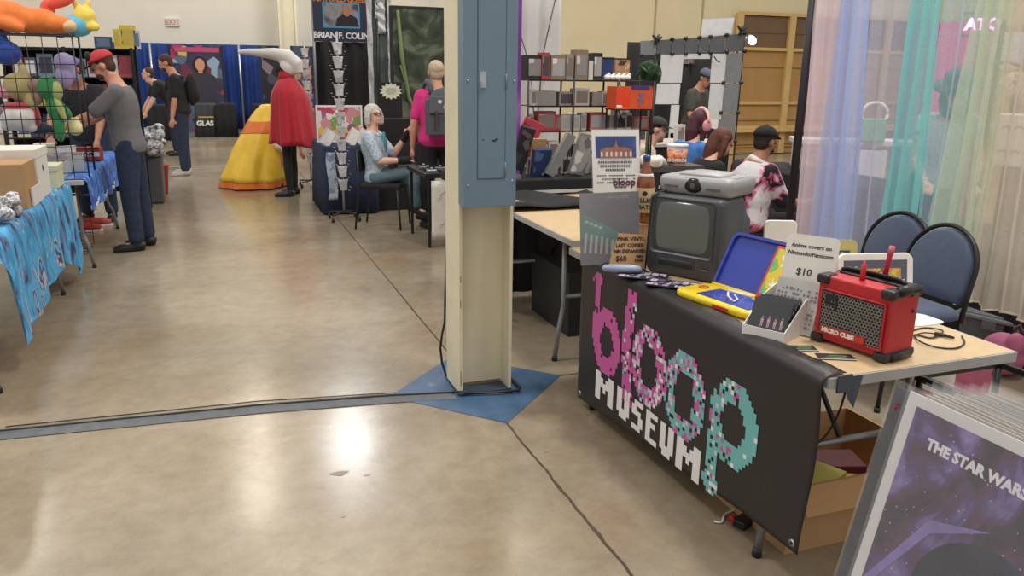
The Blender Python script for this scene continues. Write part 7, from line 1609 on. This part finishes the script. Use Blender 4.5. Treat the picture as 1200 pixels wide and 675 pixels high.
b = MB(); b.lathe([(.0535, .012), (.0615, .095)], n=24); lb = b.build('label', patch_mat('snack_label', [(0, '#b04a5a'), (.40, '#d9825a'), (.52, '#e0a96a'), (.62, '#a5659f')], 22, .4), tt)
v_ = Vector((-tubp.x, -tubp.y, 0)).normalized(); text('lettering', 'CHURROS', .024, PAPER, v_*.062+Vector((0, 0, .028)), Vector((-v_.y, v_.x, 0)), (0, 0, 1), lb, bold=.0008, align='CENTER')
wc = thing('crumpled_bag', 'crumpled white paper bag beside the snack tub behind the television', 'bag', (tubp.x-.16, tubp.y-.02, tz+.001)); b = MB(); rnd = random.Random(2)
for k in range(12): b.ell((rnd.uniform(-.06, .05), rnd.uniform(-.05, .05), rnd.uniform(.02, .05)), (.035, .03, .025))
b.build('bag', mat('crumpled_white', '#d5d0c9', .7), wc, voxel=.008)

# ------------------------------------------------------------------ stall behind the curtains
t = thing('pink_display_board', 'bright pink display panel behind the sheer curtains', 'panel', (5.55, 4.02, 0)); pa_, pb2 = at_d(1058, 100, 7.6), at_d(1162, 100, 7.0)
t.location = (pa_.x, pa_.y, 0); dv = (pb2-pa_); dv.z = 0; L_ = dv.length; t.rotation_euler.z = math.atan2(dv.y, dv.x)
zt_ = at_d(1100, 27, 7.3).z; b = MB(); b.bb((0, 0, .3), (L_, .02, zt_)); b.build('board', mat('hot_pink_board', '#d0478c', .6), t)
for s in (0, L_): b = MB(); b.bb((s-.02, -.02, 0), (s+.02, .04, zt_)); b.build('post', BLACK, t)
ns = at_d(1152, 27, 6.7); t = thing('neon_sign', 'glowing pinkish neon letters behind the curtain near the top right', 'neon sign', ns); v_ = Vector((ns.x, ns.y, 0)).normalized(); uxn = Vector((v_.y, -v_.x, 0))
NE = mat('neon_pink', '#f7a8ee', .5, emit=4)
text('lettering', 'ATO', .125, NE, uxn*-.13+Vector((0, 0, -.05)), uxn, (0, 0, 1), t, bold=.006, depth=.02)
b = MB(); b.tube([(0, 0, -.10), uxn*-.16+Vector((0, 0, -.10))], .006, 6); b.tube([uxn*.14+Vector((0, 0, .08)), uxn*-.16+Vector((0, 0, .08))], .005, 6)
b.tube([Vector((0, 0, .08)), Vector((0, 0, 1.2))], .003, 5); b.build('hanging_wire', DSTEEL, t)
t = thing('white_screen', 'pale blue white board under the neon letters behind the curtain', 'board', (at_d(1160, 60, 7.2).x, at_d(1160, 60, 7.2).y, 0), t.rotation_euler.z); z1, z0 = at_d(1150, 38, 7.2).z, at_d(1150, 80, 7.2).z
t.rotation_euler.z = math.atan2(uxn.y, uxn.x); b = MB(); b.bb((-.22, -.01, z0), (.26, .01, z1)); b.build('board', mat('pale_board', '#bcc2d8', .5), t); b = MB(); b.bb((-.01, .0, 0), (.01, .02, z0)); b.build('post', STEEL, t)
# person with dark hat behind the curtain
hpx = at_d(1112, 110, 5.6)
rt, inf = person('person_behind_curtain', 'person with a dark hat, teal scarf and white sleeveless top behind the teal curtain', (hpx.x, hpx.y, 0), (-.6, -1, 0), 1.66, lean=12, curl=12, ua=((-.2, .25, -.9), (.2, .25, -.9)), fa=((.3, .7, -.6), (-.1, .8, -.5)), head=(20, -20), skin=SKIN2, shirt=mat('white_top', '#cfd4da', .8), sleeve=.25, trousers=DJ, hair=mat('teal_black_hair', '#23313a', .8), hair_style='long', vox=.011)
hp = inf['hp']; b = MB(); rings = [[hp(r_*math.cos(q), -.01+r_*math.sin(q), z_) for q in [2*PI*k/24 for k in range(24)]] for r_, z_ in ((.17, .055), (.175, .062), (.098, .07), (.095, .15), (.08, .165))]; b.ring_loft(rings); b.build('hat', mat('dark_teal_hat', '#24383f', .8), rt)
b = MB(); b.ell(hp(0, 0, -.13), (.10, .09, .05)); b.build('scarf', mat('teal_scarf', '#2f6a6d', .8), rt)
# white machine with faces, lattice and stool
wm = at_d(1183, 168, 5.3); t = thing('white_cabinet', 'white box with faint round drawings behind the right most curtains', 'cabinet', (wm.x, wm.y, 0), math.atan2(-wm.x, wm.y)); z1, z0 = at_d(1183, 134, 5.3).z, at_d(1183, 196, 5.3).z
b = MB(); b.bb((-.09, 0, z0), (.30, .25, z1)); b.build('case', mat('off_white_case', '#d3c9bd', .5), t, bevel=.006); b = MB()
for cx_, cz_ in ((-.035, .09), (.04, .09), (-.035, .25), (.04, .25)): b.tube([(cx_+.022*math.cos(q), -.002, z0+cz_+.018*math.sin(q)) for q in [PI*k/8 for k in range(9)]], .003, 5)
b.build('drawn_faces', INK, t); b = MB(); b.bb((-.02, .05, 0), (.20, .20, z0)); b.build('stand', mat('brown_stand', '#6b513d', .7), t)
sw = at_d(1190, 105, 5.6); t = thing('clock_ornament', 'round ornament with dark arc above the white box behind the curtain', 'ornament', (sw.x, sw.y, z1), math.atan2(-sw.x, sw.y)); b = MB(); b.ell((0, 0, .17), (.11, .03, .11)); b.build('dial', patch_mat('ornament_print', [(0, '#5d4a40'), (.45, '#b9a79a'), (.6, '#8a6f5c')], 14), t)
b = MB(); b.tube([(-.10+.22*math.cos(q), .0, .14+.20*math.sin(q)) for q in [PI*k/14-.4 for k in range(12)]], .012, 6); b.build('arc', BLACK, t); b = MB(); b.bb((-.02, -.02, 0), (.02, .02, .08)); b.build('foot', BLACK, t)
t = thing('white_bench', 'white topped bench with white boxes beneath behind the blue curtain', 'bench', (at_d(1000, 170, 7.4).x, at_d(1000, 170, 7.4).y, 0), -.55); zz = at_d(1000, 163, 7.4).z
b = MB(); b.bb((-.55, -.2, zz-.04), (.55, .2, zz)); b.build('top', WHITE, t)
for x_ in (-.5, .5): b = MB(); b.bb((x_-.02, -.18, 0), (x_+.02, .18, zz-.04)); b.build('leg', WHITE, t)
for k, px in enumerate((1008, 1022)):
    p_ = at_d(px, 190, 7.3); lidbox('white_box', ('white box at the left under the white bench', 'white box at the right under the white bench')[k], (p_.x, p_.y, 0), (.20, .20, max(.2, at_d(px, 172, 7.3).z-.02)), WC, 0, None, False, -.55)
gb = at_d(1025, 135, 7.1); t = thing('gift_bag', 'green bag with a round white ring handle behind the lilac curtain', 'bag', (gb.x, gb.y, zz+.001), -.55); b = MB(); b.bb((-.10, -.06, 0), (.10, .06, .20)); b.build('bag', mat('leaf_green_bag', '#6fae72', .6), t, bevel=.01)
b = MB(); b.tube([(.11*math.cos(q), 0, .24+.10*math.sin(q)) for q in [2*PI*k/18 for k in range(19)]], .014, 8); b.build('ring_handle', WHITE, t)
# dark counter under the curtain, storage tote, pink bag
t = thing('dark_counter', 'dark counter behind the hem of the pale curtains', 'counter', (4.35, 2.7, 0)); b = MB(); b.bb((-.25, -1.2, 0), (.55, 1.5, .62)); b.build('body', mat('dark_charcoal_cloth', '#29262a', .9), t, bevel=.02)
b = MB(); b.bb((-.262, -.2, .2), (-.25, .3, .5)); b.build('mottled_patch', patch_mat('dark_floral', [(0, '#262328'), (.52, '#9d8f94'), (.58, '#4a3f45'), (.64, '#2a262b')], 11), t)
to = at_z(1165, 425, .0); t = thing('storage_tote', 'grey plastic tote with a snapped lid on the floor behind the blue chair', 'tote', (at_z(1172, 366, .26).x, at_z(1172, 366, .26).y, 0), .35)
t.scale = (.72, .62, .70)
TG = mat('tote_grey', '#74777c', .45)
b = MB(); b.box((0, 0, .17), (.34, .52, .32), 0, None, 1.1); b.build('tub', TG, t, bevel=.015); b = MB(); b.box((0, 0, .345), (.42, .62, .035)); b.box((0, 0, .37), (.36, .54, .02)); b.build('lid', mat('tote_lid_grey', '#8f9297', .4), t, bevel=.01)
b = MB(); b.box((-.205, 0, .30), (.02, .12, .08)); b.build('latch', TG, t, bevel=.004)
t = thing('pink_bag', 'soft pink fabric bag slumped on the floor beside the grey tote', 'bag', (at_z(1178, 398, .20).x, at_z(1178, 398, .20).y, 0)); t.scale = (.72, .72, .85); b = MB(); b.ell((0, 0, .14), (.15, .17, .14)); b.ell((.03, .12, .10), (.12, .12, .10)); b.ell((-.02, -.10, .22), (.08, .07, .09)); b.build('bag', mat('pink_fabric', '#c46f93', .85, bump=.2), t, voxel=.012, smooth_it=3)
t = thing('pink_bag', 'pink and white handled case on the floor between table and blue chair', 'case', (at_z(1118, 398, .32).x, at_z(1118, 398, .32).y, 0), .2); t.scale = (.8, .8, .8); b = MB(); b.bb((-.14, -.20, 0), (.14, .20, .40)); b.build('case', mat('rose_case', '#b8607c', .7), t, bevel=.02); b = MB(); b.bb((-.145, -.12, .08), (-.138, .12, .30)); b.build('white_panel', PAPER, t)
b = MB(); b.tube([(0, -.08, .39), (0, -.07, .45), (0, .07, .45), (0, .08, .39)], .01, 8); b.build('handle', BLACK, t)
t = thing('folding_chair', 'black metal folding stool frame past the near right corner of the banner table', 'chair', (2.46, 1.62, 0)); t.scale.z = .86; b = MB(); b.bb((-.20, -.02, .62), (.22, .0, .65)); b.bb((-.20, .36, .62), (.22, .38, .65)); b.bb((-.2, -.02, .62), (-.18, .38, .65)); b.bb((.2, -.02, .62), (.22, .38, .65)); b.build('top_frame', BLACK, t, bevel=.005)
for sx_ in (-.18, .2):
    for sy_ in (0, .36): b = MB(); b.tube([(sx_, sy_, .62), (sx_*1.1, sy_, .02), (sx_*1.1, sy_, 0.0)], .012, 8); b.build('leg', BLACK, t)
